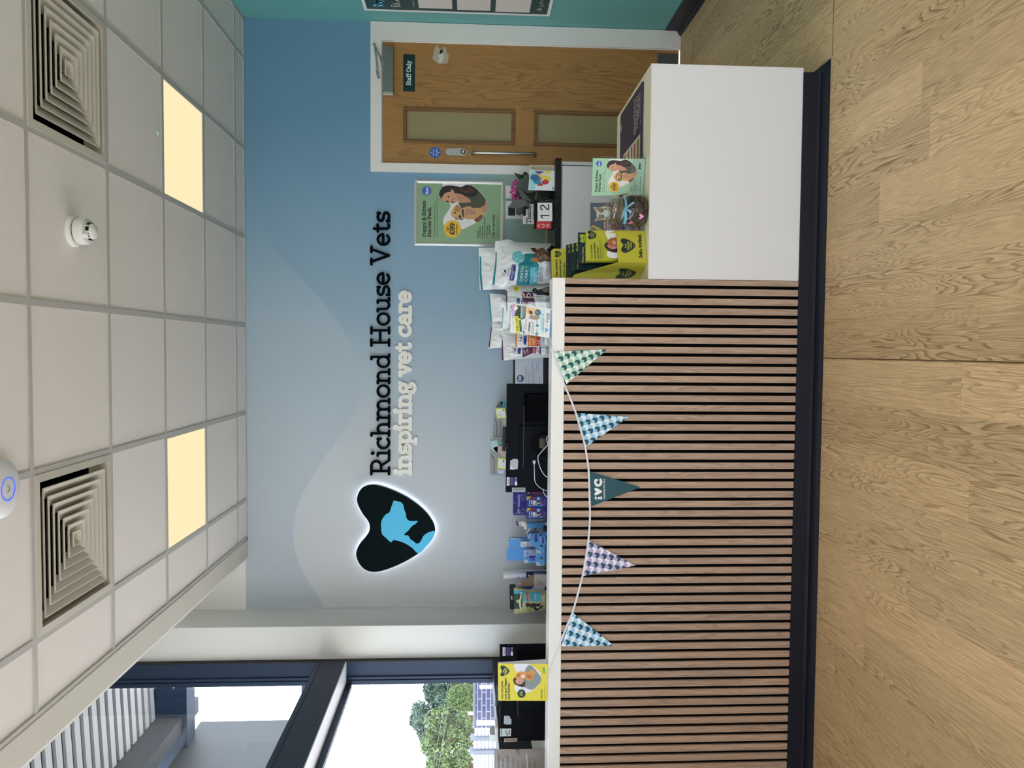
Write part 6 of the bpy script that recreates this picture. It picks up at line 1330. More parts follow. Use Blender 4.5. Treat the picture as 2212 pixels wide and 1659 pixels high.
a.text('Our cat plan', z([(903, 695)])[0], z([(890, 385)])[0], 4.0, dk, 2, wt=1.0); a.text('just got bigger', z([(975, 695)])[0], z([(955, 335)])[0], 3.6, dk, 2, wt=1.15); a.text('and better.', z([(1045, 695)])[0], z([(1030, 425)])[0], 4.0, dk, 2, wt=1.15)
for x, y0, y1 in ((1080, 700, 290), (1110, 705, 255), (1145, 705, 420)): a.line(z([(x, y0), (x - 18, y1)]), .7, C('#4a5220'), 2)
a.blob(z([(1195, 90), (1180, 150), (1210, 230), (1290, 330), (1400, 330), (1412, 95), (1300, 85)]), C('#c6c4c2'), 1, 3); a.blob(z([(1240, 530), (1215, 600), (1250, 660), (1340, 680), (1450, 675), (1440, 540)]), C('#c6c4c2'), 1, 3)
a.blob(z([(1190, 350), (1165, 400), (1190, 460), (1290, 540), (1385, 560), (1440, 540), (1445, 330), (1300, 320)]), C('#241a17'), 2, 3)
a.blob(z([(1220, 400), (1260, 390), (1440, 380), (1435, 460), (1330, 485), (1250, 450)]), C('#b0766a'), 3, 3)
a.blob(z([(1240, 300), (1300, 245), (1370, 235), (1425, 245), (1432, 420), (1340, 420), (1250, 390)]), C('#8f5634'), 4, 3); a.blob(z([(1330, 320), (1380, 300), (1420, 350), (1380, 390)]), C('#b98a72'), 5, 3)
a.ell(*z([(1310, 430)])[0], .9, 1.2, C('#1a1210'), 6); a.build('leaflet_print', tp_)
tb = MB()
for k, (x0, x1, yL, yR, kk) in enumerate(((1249, 1270, 568, 502, .046),)):
    tp_, pp = pack('dark green plans to keep your dog leaflets in the second tier', x0, x1, yR, yL, kk, .012, dkc)
    a = Art(pp, base=.0005, step=.0002); a.blob(z([(622, 200), (650, 165), (720, 170), (750, 190), (748, 320), (700, 345), (650, 335), (632, 300), (655, 260)]), C('#8f9a2c'), 1, 3)
    a.text('Pet Health', z([(705, 275)])[0], z([(715, 225)])[0], 1.8, dkc, 3, wt=1.5); a.text('Plans to keep', z([(712, 785)])[0], z([(712, 440)])[0], 4.0, C('#9a9a6a'), 3, wt=1.2); a.text('your dog happy', z([(772, 790)])[0], z([(764, 380)])[0], 3.6, C('#9a9a6a'), 3, wt=1.2); a.build('leaflet_print', tp_)
for lb, x0, yR, yL, kk in (('dark green leaflets in the third tier', 1240, 524.5, 583, .085), ('dark green leaflets in the fourth tier', 1231, 526.5, 588, .110), ('dark green leaflets in the rear tier below the header card', 1223.5, 528.5, 596, .135)):
    tp_, pp = pack(lb, x0, x0 + 20, yR, yL, kk, .012, dkc)
    a = Art(pp, base=.0005, step=.0002); y_ = yR + 1.5
    a.blob([(x0 + 4, y_ + 2), (x0 + 7, y_), (x0 + 16, y_ + 1), (x0 + 16, y_ + 17), (x0 + 7, y_ + 17), (x0 + 4, y_ + 14), (x0 + 6.5, y_ + 8.5)], C('#8f9a2c'), 1, 3); a.text('Cover for', (x0 + 9, yL - 3), (x0 + 9, yL - 22), 2.4, C('#8f9a5a'), 3, wt=1.2); a.build('leaflet_print', tp_)
a = Art(fp, base=.0008)
club(a, z([(1510, 300), (1540, 262), (1620, 262), (1710, 300), (1790, 350), (1830, 400), (1815, 450), (1740, 515), (1650, 560), (1570, 560), (1525, 510), (1535, 460), (1570, 400), (1535, 350)]), [('Pet', *z([(1640, 465)]), *z([(1635, 372)]), 3.4), ('Health', *z([(1695, 515)]), *z([(1688, 320)]), 3.6), ('Club', *z([(1752, 475)]), *z([(1748, 340)]), 3.8), ('care', *z([(1800, 440)]), *z([(1795, 380)]), 1.8)])
a.text('Join today.', z([(1985, 690)])[0], z([(1950, 155)])[0], 7.0, C('#071c20'), 3, wt=1.6); a.build('front_print', t)
sp2 = Plane(FL - uw * .0012, FL - uw * .0012 + bk, FL - uw * .0012 + Vector((0, 0, .1))); a = Art(sp2, base=.0006)
club(a, z([(1470, 930), (1520, 905), (1620, 905), (1730, 935), (1830, 970), (1845, 1010), (1790, 1060), (1700, 1100), (1560, 1115), (1415, 1110), (1410, 1070), (1480, 1020), (1505, 975)]), [('Pet', *z([(1570, 1040)]), *z([(1590, 975)]), 3.6), ('Health', *z([(1640, 1075)]), *z([(1690, 940)]), 3.8), ('Club', *z([(1710, 1050)]), *z([(1755, 960)]), 3.8)])
a.build('side_print', t)
a = Art(hp, base=.0008, step=.0003)
club(a, z([(85, 550), (110, 525), (160, 530), (215, 570), (222, 600), (180, 645), (115, 665), (88, 640), (105, 600)]), [('Pet', *z([(135, 610)]), *z([(135, 575)]), 1.6), ('Health', *z([(165, 640)]), *z([(165, 555)]), 1.7), ('Club', *z([(195, 625)]), *z([(195, 575)]), 1.7)])
a.text("The nation's", z([(150, 1090)])[0], z([(135, 715)])[0], 4.4, dk, 2, wt=1.5); a.text('favourite pet', z([(228, 1100)])[0], z([(215, 708)])[0], 4.2, dk, 2, wt=1.3); a.text('health plan.', z([(310, 1100)])[0], z([(300, 768)])[0], 4.6, dk, 2, wt=1.0)
a.build('header_print', t)

# ------------------------------------------------------------------ ledge: clear holder, open day flyer, cat plan wedge, bunting
ZL = Z_LEDGE + .0006
t = thing('acrylic_leaflet_stand', 'tall empty clear acrylic leaflet stand on the ledge behind the open day flyer', 'leaflet stand', P(1190, 675, Y=3.235)); t.location.z = ZL
Ya = 3.260; s_ = yplane(Ya); w0 = P(1190, 711, Y=3.22).x; w1 = P(1190, 640.5, Y=3.22).x
zt_ = P(1082, 675, Y=Ya).z; zf_ = P(1141, 660, Y=3.212).z
h = MB(); h.box(w0, w1, Ya, Ya + .003, ZL, zt_).box(w0, w1, 3.212, 3.215, ZL, zf_).box(w0, w1, 3.215, Ya, ZL, ZL + .003)
h.prism([(w1 - .002, 3.212, ZL), (w1 - .002, Ya, ZL), (w1 - .002, Ya, zt_ - .03), (w1 - .002, Ya - .012, zf_ + .012), (w1 - .002, 3.212, zf_)], (.002, 0, 0)).prism([(w0, 3.212, ZL), (w0, Ya, ZL), (w0, Ya, zt_ - .03), (w0, Ya - .012, zf_ + .012), (w0, 3.212, zf_)], (.002, 0, 0))
h.build('clear_sheet', acrylic, t)
t = thing('open_day_flyer', 'white and blue OPEN DAY flyer standing on the ledge in a slanted stand', 'flyer', P(1191, 698, Y=3.175)); t.location.z = ZL
TL, TR, BR, BL = (1101.6, 717.4), (1105.6, 656.6), (1191.5, 667.2), (1188.6, 730)
bl_ = P(1188.8, 730, Y=3.168); br_ = P(1191.5, 667.2, Y=3.184)
bl_.z = br_.z = ZL + .004; yw = (br_ - bl_).normalized(); bk = Vector((-yw.y, yw.x, 0))
pl_ = Plane(bl_, br_, bl_ + Vector((0, 0, .2)) + bk * .03)
MB().prism([pl_(*q) for q in (TL, TR, BR, BL)], bk * .0015).build('flyer_sheet', C('#dfe4ea', .35, 1.25), t)
fs = MB(); o_ = bl_ - Vector((0, 0, .0035)) + bk * .002; L_ = (br_ - bl_).length
fs.prism([o_, o_ + yw * L_, o_ + yw * L_ + bk * .022, o_ + bk * .022], (0, 0, .002)).prism([o_ + bk * .001 + yw * .0, o_ + bk * .001 + yw * L_, o_ + bk * .022 + yw * L_ + Vector((0, 0, .14)), o_ + bk * .022 + Vector((0, 0, .14))], bk * .002)
fs.build('clear_back', acrylic, t)
z = lambda pts: zz(1040, 620, 10.37, pts); a = Art(pl_, base=.0005, step=.0002)
a.blob(z([(690, 395), (840, 420), (1010, 445), (1000, 560), (985, 680), (930, 725), (860, 720), (830, 660), (700, 640), (680, 500)]), C('#4d5648'), 1, 3)
a.poly(z([(690, 392), (800, 410), (760, 560), (740, 650), (690, 700), (675, 560)]), C('#a8a3c9'), 2); a.poly(z([(690, 392), (760, 402), (745, 520), (700, 540)]), C('#c07a8a'), 3)
a.poly(z([(800, 410), (850, 420), (830, 700), (740, 640), (790, 540)]), C('#34412a'), 3); a.poly(z([(835, 425), (885, 432), (870, 700), (830, 700)]), C('#163a3c'), 4); a.poly(z([(885, 432), (940, 440), (925, 700), (870, 700)]), C('#8f9a98'), 4); a.poly(z([(890, 560), (925, 560), (918, 660), (882, 660)]), C('#5fb0a8'), 5); a.poly(z([(945, 440), (1015, 448), (985, 640), (930, 700)]), C('#77736f'), 4)
a.blob(z([(745, 430), (800, 440), (815, 480), (770, 525), (730, 510), (725, 460)]), wht, 6, 3)
a.poly(z([(735, 650), (830, 660), (855, 1030), (765, 1020)]), C('#d6d63c'), 6); a.text('OPEN DAY', z([(850, 1010)])[0], z([(822, 668)])[0], 6.6, C('#14161a'), 9, 'sans')
a.poly(z([(845, 738), (885, 738), (915, 1010), (860, 1000)]), C('#16342f'), 6); a.text('Everyone Welcome!', z([(902, 995)])[0], z([(872, 745)])[0], 2.4, C('#8fd0a8'), 9, 'sans')
a.text('SATURDAY', z([(965, 965)])[0], z([(965, 830)])[0], 2.2, C('#2c3950'), 6, 'sans'); a.text('20TH SEPTEMBER', z([(1010, 965)])[0], z([(1015, 700)])[0], 2.6, C('#2c3950'), 6, 'sans')
a.poly(z([(1065, 782), (1098, 785), (1085, 998), (1050, 992)]), C('#232c44'), 6); a.text('10AM - 2PM', z([(1082, 985)])[0], z([(1092, 800)])[0], 1.8, wht, 9, 'sans')
a.rect(*z([(935, 990)])[0], *z([(962, 1045)])[0], C('#2c3950'), 6); a.rect(*z([(970, 990)])[0], *z([(1000, 1055)])[0], C('#c3cad6'), 6)
for x in (1065,): a.ell(*z([(x, 1035)])[0], 2.2, 2.6, C('#3c4a66'), 6); a.ell(*z([(x, 1035)])[0], 1.7, 2.1, C('#dfe4ea'), 7)
for x, y0, y1 in ((1125, 1050, 745), (1140, 1060, 780), (1155, 1070, 800), (1170, 1080, 820)): a.line(z([(x, y0), (x + 8, y1)]), .45, C('#5d6675'), 6)
a.blob(z([(1000, 480), (1040, 455), (1110, 465), (1180, 480), (1290, 500), (1300, 620), (1190, 640), (1060, 615), (1010, 560)]), C('#d3b184'), 6, 3); a.blob(z([(1060, 540), (1120, 530), (1150, 570), (1130, 620), (1080, 600)]), C('#5a3f30'), 7, 3); a.ell(*z([(1055, 505)])[0], 1.0, 1.1, blk, 8)
a.blob(z([(1060, 690), (1100, 630), (1180, 640), (1290, 650), (1300, 715), (1200, 735), (1110, 720)]), C('#8f8577'), 6, 3); a.ell(*z([(1262, 575)])[0], 6.4, 6.6, C('#34506f'), 9)
for x in (1235, 1260, 1285): a.rect(z([(x, 0)])[0][0] - .3, 672, z([(x, 0)])[0][0] + .3, 679, C('#9fb4c9'), 10)
a.ell(*z([(1250, 865)])[0], 3.4, 3.6, C('#4a8d98'), 6); a.ell(*z([(1240, 1052)])[0], 3.4, 3.6, C('#4a8d98'), 6)
for y in (720, 930):
    for x in (1230, 1262): a.rect(z([(x, y)])[0][0] - .4, z([(x, y)])[0][1], z([(x, y)])[0][0] + .4, z([(x, y + 90)])[0][1], C('#6f9aa5'), 6)
a.poly(z([(1340, 505), (1415, 515), (1390, 1060), (1320, 1050)]), C('#a9cfe0'), 5); 
for x, y0, y1 in ((1345, 960, 690), (1370, 985, 660), (1392, 990, 700)): a.line(z([(x, y0), (x + 10, y1)]), .7, C('#3f7d93'), 7)
for dx_, dy_ in ((0, 0), (-16, 14), (-20, -6), (8, -22), (14, 18)): a.ell(*z([(1375 + dx_, 615 + dy_)])[0], .9, .8, C('#3f7d93'), 8)
a.poly(z([(1430, 910), (1505, 960), (1430, 1025)]), C('#5a8fc8'), 6); a.rect(*z([(1455, 830)])[0], *z([(1490, 910)])[0], C('#b9c9dc'), 6); a.rect(*z([(1445, 1030)])[0], *z([(1480, 1100)])[0], C('#c3cfdf'), 6)
for x in (1465, 1480, 1500, 1520): a.rect(z([(x, 580)])[0][0] - .35, z([(x, 580)])[0][1], z([(x, 740)])[0][0] + .35, z([(x, 740)])[0][1], C('#2d3547'), 6)
a.ell(*z([(1470, 775)])[0], 1.6, 1.8, C('#2d3547'), 6)
a.poly(z([(1550, 508), (1590, 512), (1556, 1140), (1522, 1130)]), C('#4d7594'), 6); a.text('join us for a lovely family day', z([(1550, 930)])[0], z([(1562, 680)])[0], 1.4, wht, 8, 'sans')
a.text('You are invited to our', z([(728, 975)])[0], z([(716, 680)])[0], 1.9, C('#2c3950'), 6, 'sans')
a.build('flyer_print', t)

# yellow wedge holder
t = thing('leaflet_box', 'bright yellow our cat plan leaflet box standing on the ledge before the monitor', 'leaflet box', P(1184, 1474, Y=3.165)); t.location.z = ZL
bl_ = P(1184.4, 1513.8, Y=3.160); br_ = P(1183.4, 1434.3, Y=3.168); bl_.z = br_.z = ZL; yw = (br_ - bl_).normalized(); bk = Vector((-yw.y, yw.x, 0))
pl_ = Plane(bl_, br_, bl_ + Vector((0, 0, .2)) + bk * .012)
q = [pl_(1076.6, 1513.4), pl_(1075.7, 1433.3)]
yel = C('#c9bc36', .42, 1.35)
MB().prism([bl_, br_, q[1], q[0]], bk * .002).build('front_panel', yel, t)
for o_, tp2 in ((bl_, q[0]), (br_ - yw * .002, q[1] - yw * .002)): MB().prism([o_ + bk * .0022, o_ + bk * .060, tp2 + bk * .012, tp2 + bk * .0022], yw * .002).build('side_panel', C('#c6c6d6'), t)
MB().prism([bl_ + bk * .058, br_ + bk * .058, q[1] + bk * .014, q[0] + bk * .014], bk * .002).build('back_panel', C('#c6c6d6'), t)
z = lambda pts: zz(1030, 1380, 11.06, pts); a = Art(pl_, base=.0006, step=.0002)
a.text('Our cat plan', z([(632, 1445)])[0], z([(622, 1005)])[0], 5.0, C('#1c3030'), 2, wt=1.05); a.text('just got bigger', z([(712, 1448)])[0], z([(705, 925)])[0], 4.4, C('#1c3030'), 2, wt=1.25); a.text('and better.', z([(790, 1448)])[0], z([(783, 1045)])[0], 4.8, C('#1c3030'), 2, wt=1.4)
club(a, z([(562, 690), (580, 645), (640, 640), (710, 680), (770, 740), (772, 790), (720, 845), (640, 885), (580, 885), (563, 840), (590, 800), (600, 760), (580, 725)]), [('Pet', *z([(650, 800)]), *z([(650, 735)]), 2.4), ('Health', *z([(690, 850)]), *z([(680, 690)]), 2.4), ('Club', *z([(725, 810)]), *z([(722, 710)]), 2.4)], C('#12302f'), C('#cdc64a'))
a.blob(z([(900, 600), (895, 680), (930, 770), (1000, 860), (1000, 1000), (920, 1120), (900, 1180), (940, 1260), (1040, 1290), (1200, 1290), (1330, 1230), (1480, 1100), (1540, 950), (1520, 820), (1430, 720), (1340, 650), (1250, 605)]), C('#c3c3cf'), 1, 3)
a.blob(z([(1260, 620), (1180, 690), (1150, 780), (1200, 850), (1130, 950), (1120, 1060), (1150, 1160), (1250, 1205), (1330, 1210), (1440, 1130), (1520, 1030), (1540, 950), (1500, 860), (1420, 760), (1340, 670)]), C('#737e7b'), 2, 4)
a.blob(z([(940, 920), (880, 950), (870, 1000), (900, 1070), (980, 1120), (1080, 1150), (1140, 1140), (1160, 1040), (1100, 950)]), C('#2b2423'), 3, 3)
a.blob(z([(920, 1010), (960, 960), (1060, 950), (1120, 980), (1110, 1040), (1040, 1080), (960, 1070)]), C('#b9877c'), 4, 3)
a.blob(z([(940, 960), (945, 850), (1000, 790), (1080, 780), (1150, 790), (1240, 800), (1260, 770), (1330, 730), (1390, 780), (1390, 830), (1340, 900), (1370, 940), (1300, 960), (1300, 1000), (1200, 980), (1120, 940), (1060, 960), (1000, 970)]), C('#b98046'), 5, 4)
a.blob(z([(1080, 860), (1150, 850), (1140, 910), (1100, 930), (1060, 910)]), C('#cfc2bc'), 6, 3); a.blob(z([(960, 870), (1000, 830), (1030, 850), (1000, 920)]), C('#8a5a2c'), 6, 3); a.blob(z([(1170, 860), (1260, 850), (1330, 900), (1230, 950)]), C('#a0662f'), 6, 3)
rnd = random.Random(5)
for k in range(26): a.ell(*z([(rnd.uniform(1130, 1330), rnd.uniform(820, 960))])[0], .5, .6, C('#5c3a1c'), 7, 0, 6)
a.ell(*z([(1010, 1030)])[0], .9, 1.1, C('#2a1a18'), 7); a.line(z([(1060, 1010), (1075, 1050)]), .6, C('#7d3a38'), 7)
a.ell(*z([(1068, 1305)])[0], 8.8, 9.2, C('#12302f'), 6); a.text('Less than', z([(1045, 1345)])[0], z([(1040, 1265)])[0], 1.7, C('#cdc64a'), 8, wt=1.4); a.text('60p a day', z([(1085, 1365)])[0], z([(1080, 1245)])[0], 2.4, C('#cdc64a'), 8, wt=1.5)
a.text('Join now.', z([(1565, 1440)])[0], z([(1560, 1205)])[0], 2.6, C('#1c3030'), 2, wt=1.4); a.text('pethealthclub.com', z([(1640, 1445)])[0], z([(1628, 1098)])[0], 2.0, C('#1c3030'), 2, 'sans'); a.line(z([(1695, 1440), (1680, 960)]), .35, C('#7d762a'), 2)
a.rect(*z([(1590, 690)])[0], *z([(1622, 825)])[0], C('#4a8a5a'), 2); a.text('5 stars', z([(1582, 815)])[0], z([(1580, 680)])[0], 1.8, C('#1c3030'), 2, 'sans')
a.build('front_print', t)

# bunting
Yb_ = 3.1435
t = thing('bunting', 'white tape bunting with five triangular flags drooping across the slatted front', 'bunting', (-.6, Yb_, 1.1))
sb_ = yplane(Yb_)
path = [(1191.5, 752), (1194.5, 764), (1206, 798), (1219, 831), (1232.7, 863), (1244, 893), (1254, 928), (1263.6, 963.6), (1269.3, 998), (1271.6, 1018.6), (1273, 1056), (1274, 1094), (1274.4, 1110), (1273.6, 1133), (1270.7, 1167.5), (1265, 1206), (1258, 1244.7), (1247.5, 1285), (1236, 1324), (1224, 1353), (1213, 1380), (1205, 1403), (1197, 1421), (1190, 1436)]
sp3 = smooth(path, 4, False)
tape = MB(); w_ = 1.9; vs = []
for i, (x, y) in enumerate(sp3):
    p0, p1 = sp3[max(i - 1, 0)], sp3[min(i + 1, len(sp3) - 1)]; dx, dy = p1[0] - p0[0], p1[1] - p0[1]; d = math.hypot(dx, dy); nx, ny = -dy / d * w_, dx / d * w_
    vs += [sb_(x + nx, y + ny, .0012 + .0008 * math.sin(i)), sb_(x - nx, y - ny, .0012)]
tape.add(vs, [(2 * i, 2 * i + 1, 2 * i + 3, 2 * i + 2) for i in range(len(sp3) - 1)])
e0 = [P(1186, 743, Z=Z_LEDGE + .001), P(1190.5, 748, Y=YP - .004)]; 
tape.tube([P(1182.5, 738, Z=Z_LEDGE + .0015) , P(1188, 745, Z=Z_LEDGE + .002), sb_(1191, 750, .002), sb_(1194, 762, .002)], .0014, 6)
tape.tube([sb_(1192, 1432, .002), P(1187.5, 1442, Y=YP - .003), P(1185, 1452, Z=Z_LEDGE + .0015), P(1183.6, 1470, Z=Z_LEDGE + .0015), P(1184, 1500, Z=Z_LEDGE + .0015)], .0014, 6)
to = tape.build('tape', mat('white_tape', '#e9e9ee', .5), t); so = to.modifiers.new('thickness', 'SOLIDIFY'); so.thickness = .0008
HRT = [(-.22, .02), (-.52, .30), (-.62, .66), (-.36, .92), (.06, .86), (.46, .58), (.78, .12), (.74, -.20), (.42, -.56), (0, -.82), (-.40, -.86), (-.62, -.58), (-.50, -.24)]
flags = [([(1196, 759.8), (1311.7, 754.7), (1223.5, 830)], '#93bfa6', 'sage green flag with dark and white hearts', (2, 8)),
         ([(1245.3, 892), (1358.2, 900.6), (1264.7, 966)], '#86b7e0', 'light blue flag with dark and white hearts, below the monitor', (-3, 3)),
         ([(1273.4, 1018), (1383.8, 1052.5), (1277.3, 1094)], '#12444f', 'plain dark teal flag with white lettering', None),
         ([(1272.6, 1167.5), (1372.6, 1221.5), (1259, 1244.7)], '#a497c4', 'lilac flag with dark and white hearts', (0, 0)),
         ([(1237.9, 1323.8), (1326.6, 1395.2), (1211.8, 1396)], '#86b7e0', 'light blue flag with dark and white hearts, left end', (3, 5))]
fsurf = yplane(Yb_ - .0002)
for tri_, col_, lb, ofs in flags:
    fo = MB().prism([fsurf(*q) for q in tri_], (0, .0008, 0)).build('flag', C(col_, .5, 1.35), t); tag(fo, lb)
    a = Art(fsurf, base=.0003, step=.00015)
    top0, tip, top1 = tri_; mx, my = (top0[0] + top1[0]) / 2, (top0[1] + top1[1]) / 2
    dx, dy = tip[0] - mx, tip[1] - my; d = math.hypot(dx, dy); dx, dy = dx / d, dy / d; ex, ey = dy, -dx      # along the drop / across to the right
    M_ = lambda u, v: (mx + dx * u + ex * v, my + dy * u + ey * v)
    if ofs:
        for i in range(-1, 9):
            for j in range(-5, 6):
                u = ofs[0] + i * 15.5 + (j % 2) * 7.6 ; v = ofs[1] + j * 10.2; c_ = wht if (i + (j // 2)) % 2 == 0 else C('#14505a')
                c_ = C('#e9e6f0') if j % 2 == 0 else C('#123f49')
                S_ = 6.7
                ang = .45; q = [(u + (p_[0] * math.cos(ang) - p_[1] * math.sin(ang)) * S_, v + (p_[0] * math.sin(ang) + p_[1] * math.cos(ang)) * S_) for p_ in smooth(HRT, 2)]
                q = clip([M_(*p_) for p_ in q], tri_)
                if len(q) > 2: a.poly(q, c_, 1)
    else:
        a.text('i', (1300, 1079), (1300, 1075), 1, wht, 1) if False else None
        a.ell(1286.9, 1075.6, 2.2, 3.4, wht, 1); a.line([(1293.0, 1075.6), (1298.0, 1075.6)], 4.4, wht, 1); a.line([(1299.4, 1072.6), (1299.4, 1078.8)], 2.0, wht, 1); a.line([(1292.0, 1078.6), (1292.0, 1075)], 2.0, wht, 1)
        a.blob([(1284.5, 1069), (1287, 1070), (1293, 1067.5), (1299.8, 1063), (1299.8, 1060.5), (1293, 1056), (1287, 1053.5), (1284.5, 1055), (1284.3, 1059), (1288, 1062), (1284.5, 1065)], wht, 1, 3)
        a.line(arc(1292, 1041.5, 5.6, 6.2, 25, 335)[::1], 3.6, wht, 1) if False else a.line([(1287, 1037), (1285.6, 1041), (1287.5, 1047), (1292, 1049), (1297, 1046.5), (1298.6, 1041), (1297, 1036)], 5.2, wht, 1)
        a.ell(1289, 1037, 3.0, 2.6, wht, 1)
        a.text('inspiring vet care', (1306.4, 1078), (1306.0, 1034), 3.0, wht, 1, wt=1.2)
    a.build('flag_print', fo)
# ------------------------------------------------------------------ monitors seen from behind
ZD = .7305                                        # inner desk height
def monitor(label, TR, TL, YRt, YLt, gr):
    """back of a flat screen; TR/TL are the top corners seen, YRt/YLt their depths"""
    tr3, tl3 = P(*TR, Y=YRt), P(*TL, Y=YLt); zt_ = (tr3.z + tl3.z) / 2; tr3.z = tl3.z = zt_
    u = (tr3 - tl3); W_ = u.length; u.normalize(); b = Vector((-u.y, u.x, 0))       # b points away from the viewer
    H_ = .325; o = tl3 - Vector((0, 0, H_))
    t = thing('monitor', label, 'monitor', (o.x + u.x * W_ / 2, o.y + u.y * W_ / 2 + .05, ZD), gr)
    M_ = Matrix((u, b, Vector((0, 0, 1)))).transposed().to_4x4(); M_.translation = o
    fr_ = MB(); fr_.box(0, W_, 0, .012, 0, H_, 0, M_); bo = fr_.build('back_shell', mat('monitor_shell', '#070b14', .55, spec=.12), t, .002)
    MB().box(.004, W_ - .004, .0122, .016, .004, H_ - .004, 0, M_).build('screen', mat('screen_glass', '#050506', .1), t)
    mb = MB().box(W_ * .30, W_ * .62, -.018, 0, .0, H_ * .80, 0, M_); mb.build('rear_bulge', mat('monitor_shell', '#070b14', .55, spec=.12), t, .006)
    gl = MB()
    for k in range(26):
        x = W_ * .66 + k * .0052; gl.box(x, x + .0022, -.0125, -.011, .02, H_ - .10, 0, M_)
    gl.build('vent_grille', mat('grille', '#0c0e12', .7, spec=.1), t)
    MB().box(W_ * .655, W_ * .915, -.011, 0, .004, H_ - .085, 0, M_).build('vent_panel', mat('vent_black', '#030304', .8, spec=.05), t, .008)
    MB().box(W_ * .24, W_ * .80, -.0195, -.0175, H_ - .0855, H_ - .0825, 0, M_).build('groove_line', mat('groove_brown', '#4a3a2c', .5), t)  # thin brown strip across the rear bulge
    sx0 = W_ * .475
    MB().lathe(M_ @ Vector((sx0, -.018, H_ * .38)), [(.082, 0), (.082, -.0012), (.080, -.0014)], 40, axis='y').build('mount_ring', mat('mount_black', '#05060a', .6, spec=.1), t)
    st = MB(); st.box(sx0 - .042, sx0 + .042, -.050, -.019, H_ * .44 - .018, H_ * .44 + .018, 0, M_)
    st.box(sx0 - .026, sx0 + .026, -.062, -.030, -(o.z - ZD) + .02, H_ * .40, 0, M_).box(sx0 - .11, sx0 + .11, -.12, .08, -(o.z - ZD) + .001, -(o.z - ZD) + .018, 0, M_)
    st.build('stand', mat('stand_black', '#080b12', .45, spec=.2), t, .006)
    MB().box(sx0 - .026, sx0 + .026, -.066, -.030, H_ * .415, H_ * .52, 0, M_).build('hinge_cover', mat('hinge_brown', '#4c443a', .35), t, .010)
    lbm = Plane(o - b * .0004, o - b * .0004 + u, o - b * .0004 + Vector((0, 0, 1))); return t, lbm, M_, W_, H_
grp = 'desk monitors on the inner reception desk'
t, pl_, M_, W_, H_ = monitor('black monitor seen from behind in the middle of the desk, white cable looped below it', (1095, 829), (1092, 1063.5), 3.74, 3.76, grp)
a = Art(pl_, base=.0006); z = lambda pts: zz(1060, 940, 11.85, pts)
def asset(a, x, y, w_=20):                       # bar code and purple asset label
    a.rect(x, y - 18, x + 6, y, C('#dfe2e6'), 1)
    for k in range(11): a.rect(x + 2, y - 3 - k * 1.15, x + 4.6, y - 3.6 - k * 1.15, C('#16181c'), 2)
    a.rect(x + 6.6, y - 18, x + 22.4, y, C('#2d1650'), 1); a.text('Systemtech', (x + 9.6, y - 17.5), (x + 9.6, y - 1), 2.6, C('#8d7fb9'), 3, 'sans') if False else a.text('Systemtech', (x + 12, y - .6), (x + 12, y - 17.4), 2.6, C('#8d7fb9'), 3, 'sans')
    a.text('IT123', (x + 21.5, y - 9.5), (x + 21.5, y - 17.6), 2.8, C('#e4e2ee'), 3, 'sans'); a.rect(x + 17.6, y - 8.4, x + 22.2, y - .4, C('#dfe2e6'), 2)
asset(a, 1094.7, 1048.8); a.build('asset_label', t); a = Art(pl_, base=.0006)
a.poly(z([(585, 605), (680, 608), (705, 660), (690, 865), (600, 880), (490, 878), (500, 650)]), C('#9a9ea6'), 1); a.poly(z([(500, 770), (600, 850), (600, 880), (490, 878)]), C('#b9bcc2'), 2); a.build('silver_sticker', t); a = Art(pl_, base=.0006)
a.rect(1106, 1053.2, 1135, 1062.8, C('#8f9494'), 1); a.text('Lenovo', (1132.6, 1055.2), (1109, 1055.2), 5.4, C('#1d2023'), 2, 'sans'); a.build('maker_badge', t)
# light bar on the monitor
def bar(label, x0, y0, x1, y1, Y, mm): 
    A, B_ = P(x0, y0, Y=Y), P(x1, y1, Y=Y); t = thing('webcam_bar', label, 'webcam', (A + B_) / 2)
    MB().tube([A, B_], .009, 12).build('bar_body', mm, t); c_ = A.lerp(B_, .25); MB().box(c_.x - .012, c_.x + .012, Y - .008, Y + .02, c_.z - .022, c_.z).build('clamp', black_p, t, .001); return t
bar('slim black webcam bar clipped on the middle monitor', 1088.5, 974, 1089.5, 922, 3.74, mat('bar_black', '#15130f', .4))
t, pl_, M_, W_, H_ = monitor('black monitor by the window, half hidden by the yellow leaflet box', (1083.5, 1391), (1077, 1601.5), 3.80, 3.62, grp)
a = Art(pl_, base=.0006); asset(a, 1085.8, 1416.5); a.build('asset_label', t); a = Art(pl_, base=.0006)
z = lambda pts: zz(1020, 1510, 11.13, pts)
a.poly(z([(770, 402), (890, 402), (925, 480), (945, 490), (940, 612), (800, 612), (757, 590)]), C('#a1a9b4'), 1); a.build('silver_sticker', t); a = Art(pl_, base=.0006)
a.poly(z([(668, 712), (938, 710), (928, 892), (668, 898)]), C('#c9d3d6'), 1); a.poly(z([(680, 720), (720, 720), (718, 880), (690, 885)]), C('#5f9a84'), 2); a.poly(z([(825, 810), (858, 810), (855, 880), (822, 880)]), C('#4a5a72'), 2); a.poly(z([(885, 745), (905, 745), (900, 855), (880, 855)]), C('#3a444f'), 2); a.poly(z([(790, 800), (810, 740), (830, 730), (815, 815)]), C('#4f7d94'), 2); a.build('rating_label', t); a = Art(pl_, base=.0006)
a.poly(z([(768, 948), (1085, 938), (1078, 1025), (768, 1036)]), C('#a8988c'), 1); a.text('Lenovo', z([(1058, 965)])[0], z([(800, 972)])[0], 4.6, C('#1d1c1b'), 2, 'sans'); a.build('maker_badge', t)
bar('slim dark blue webcam bar clipped on the monitor by the window', 1073.5, 1524, 1075.2, 1480, 3.66, mat('bar_navy', '#16233c', .35))
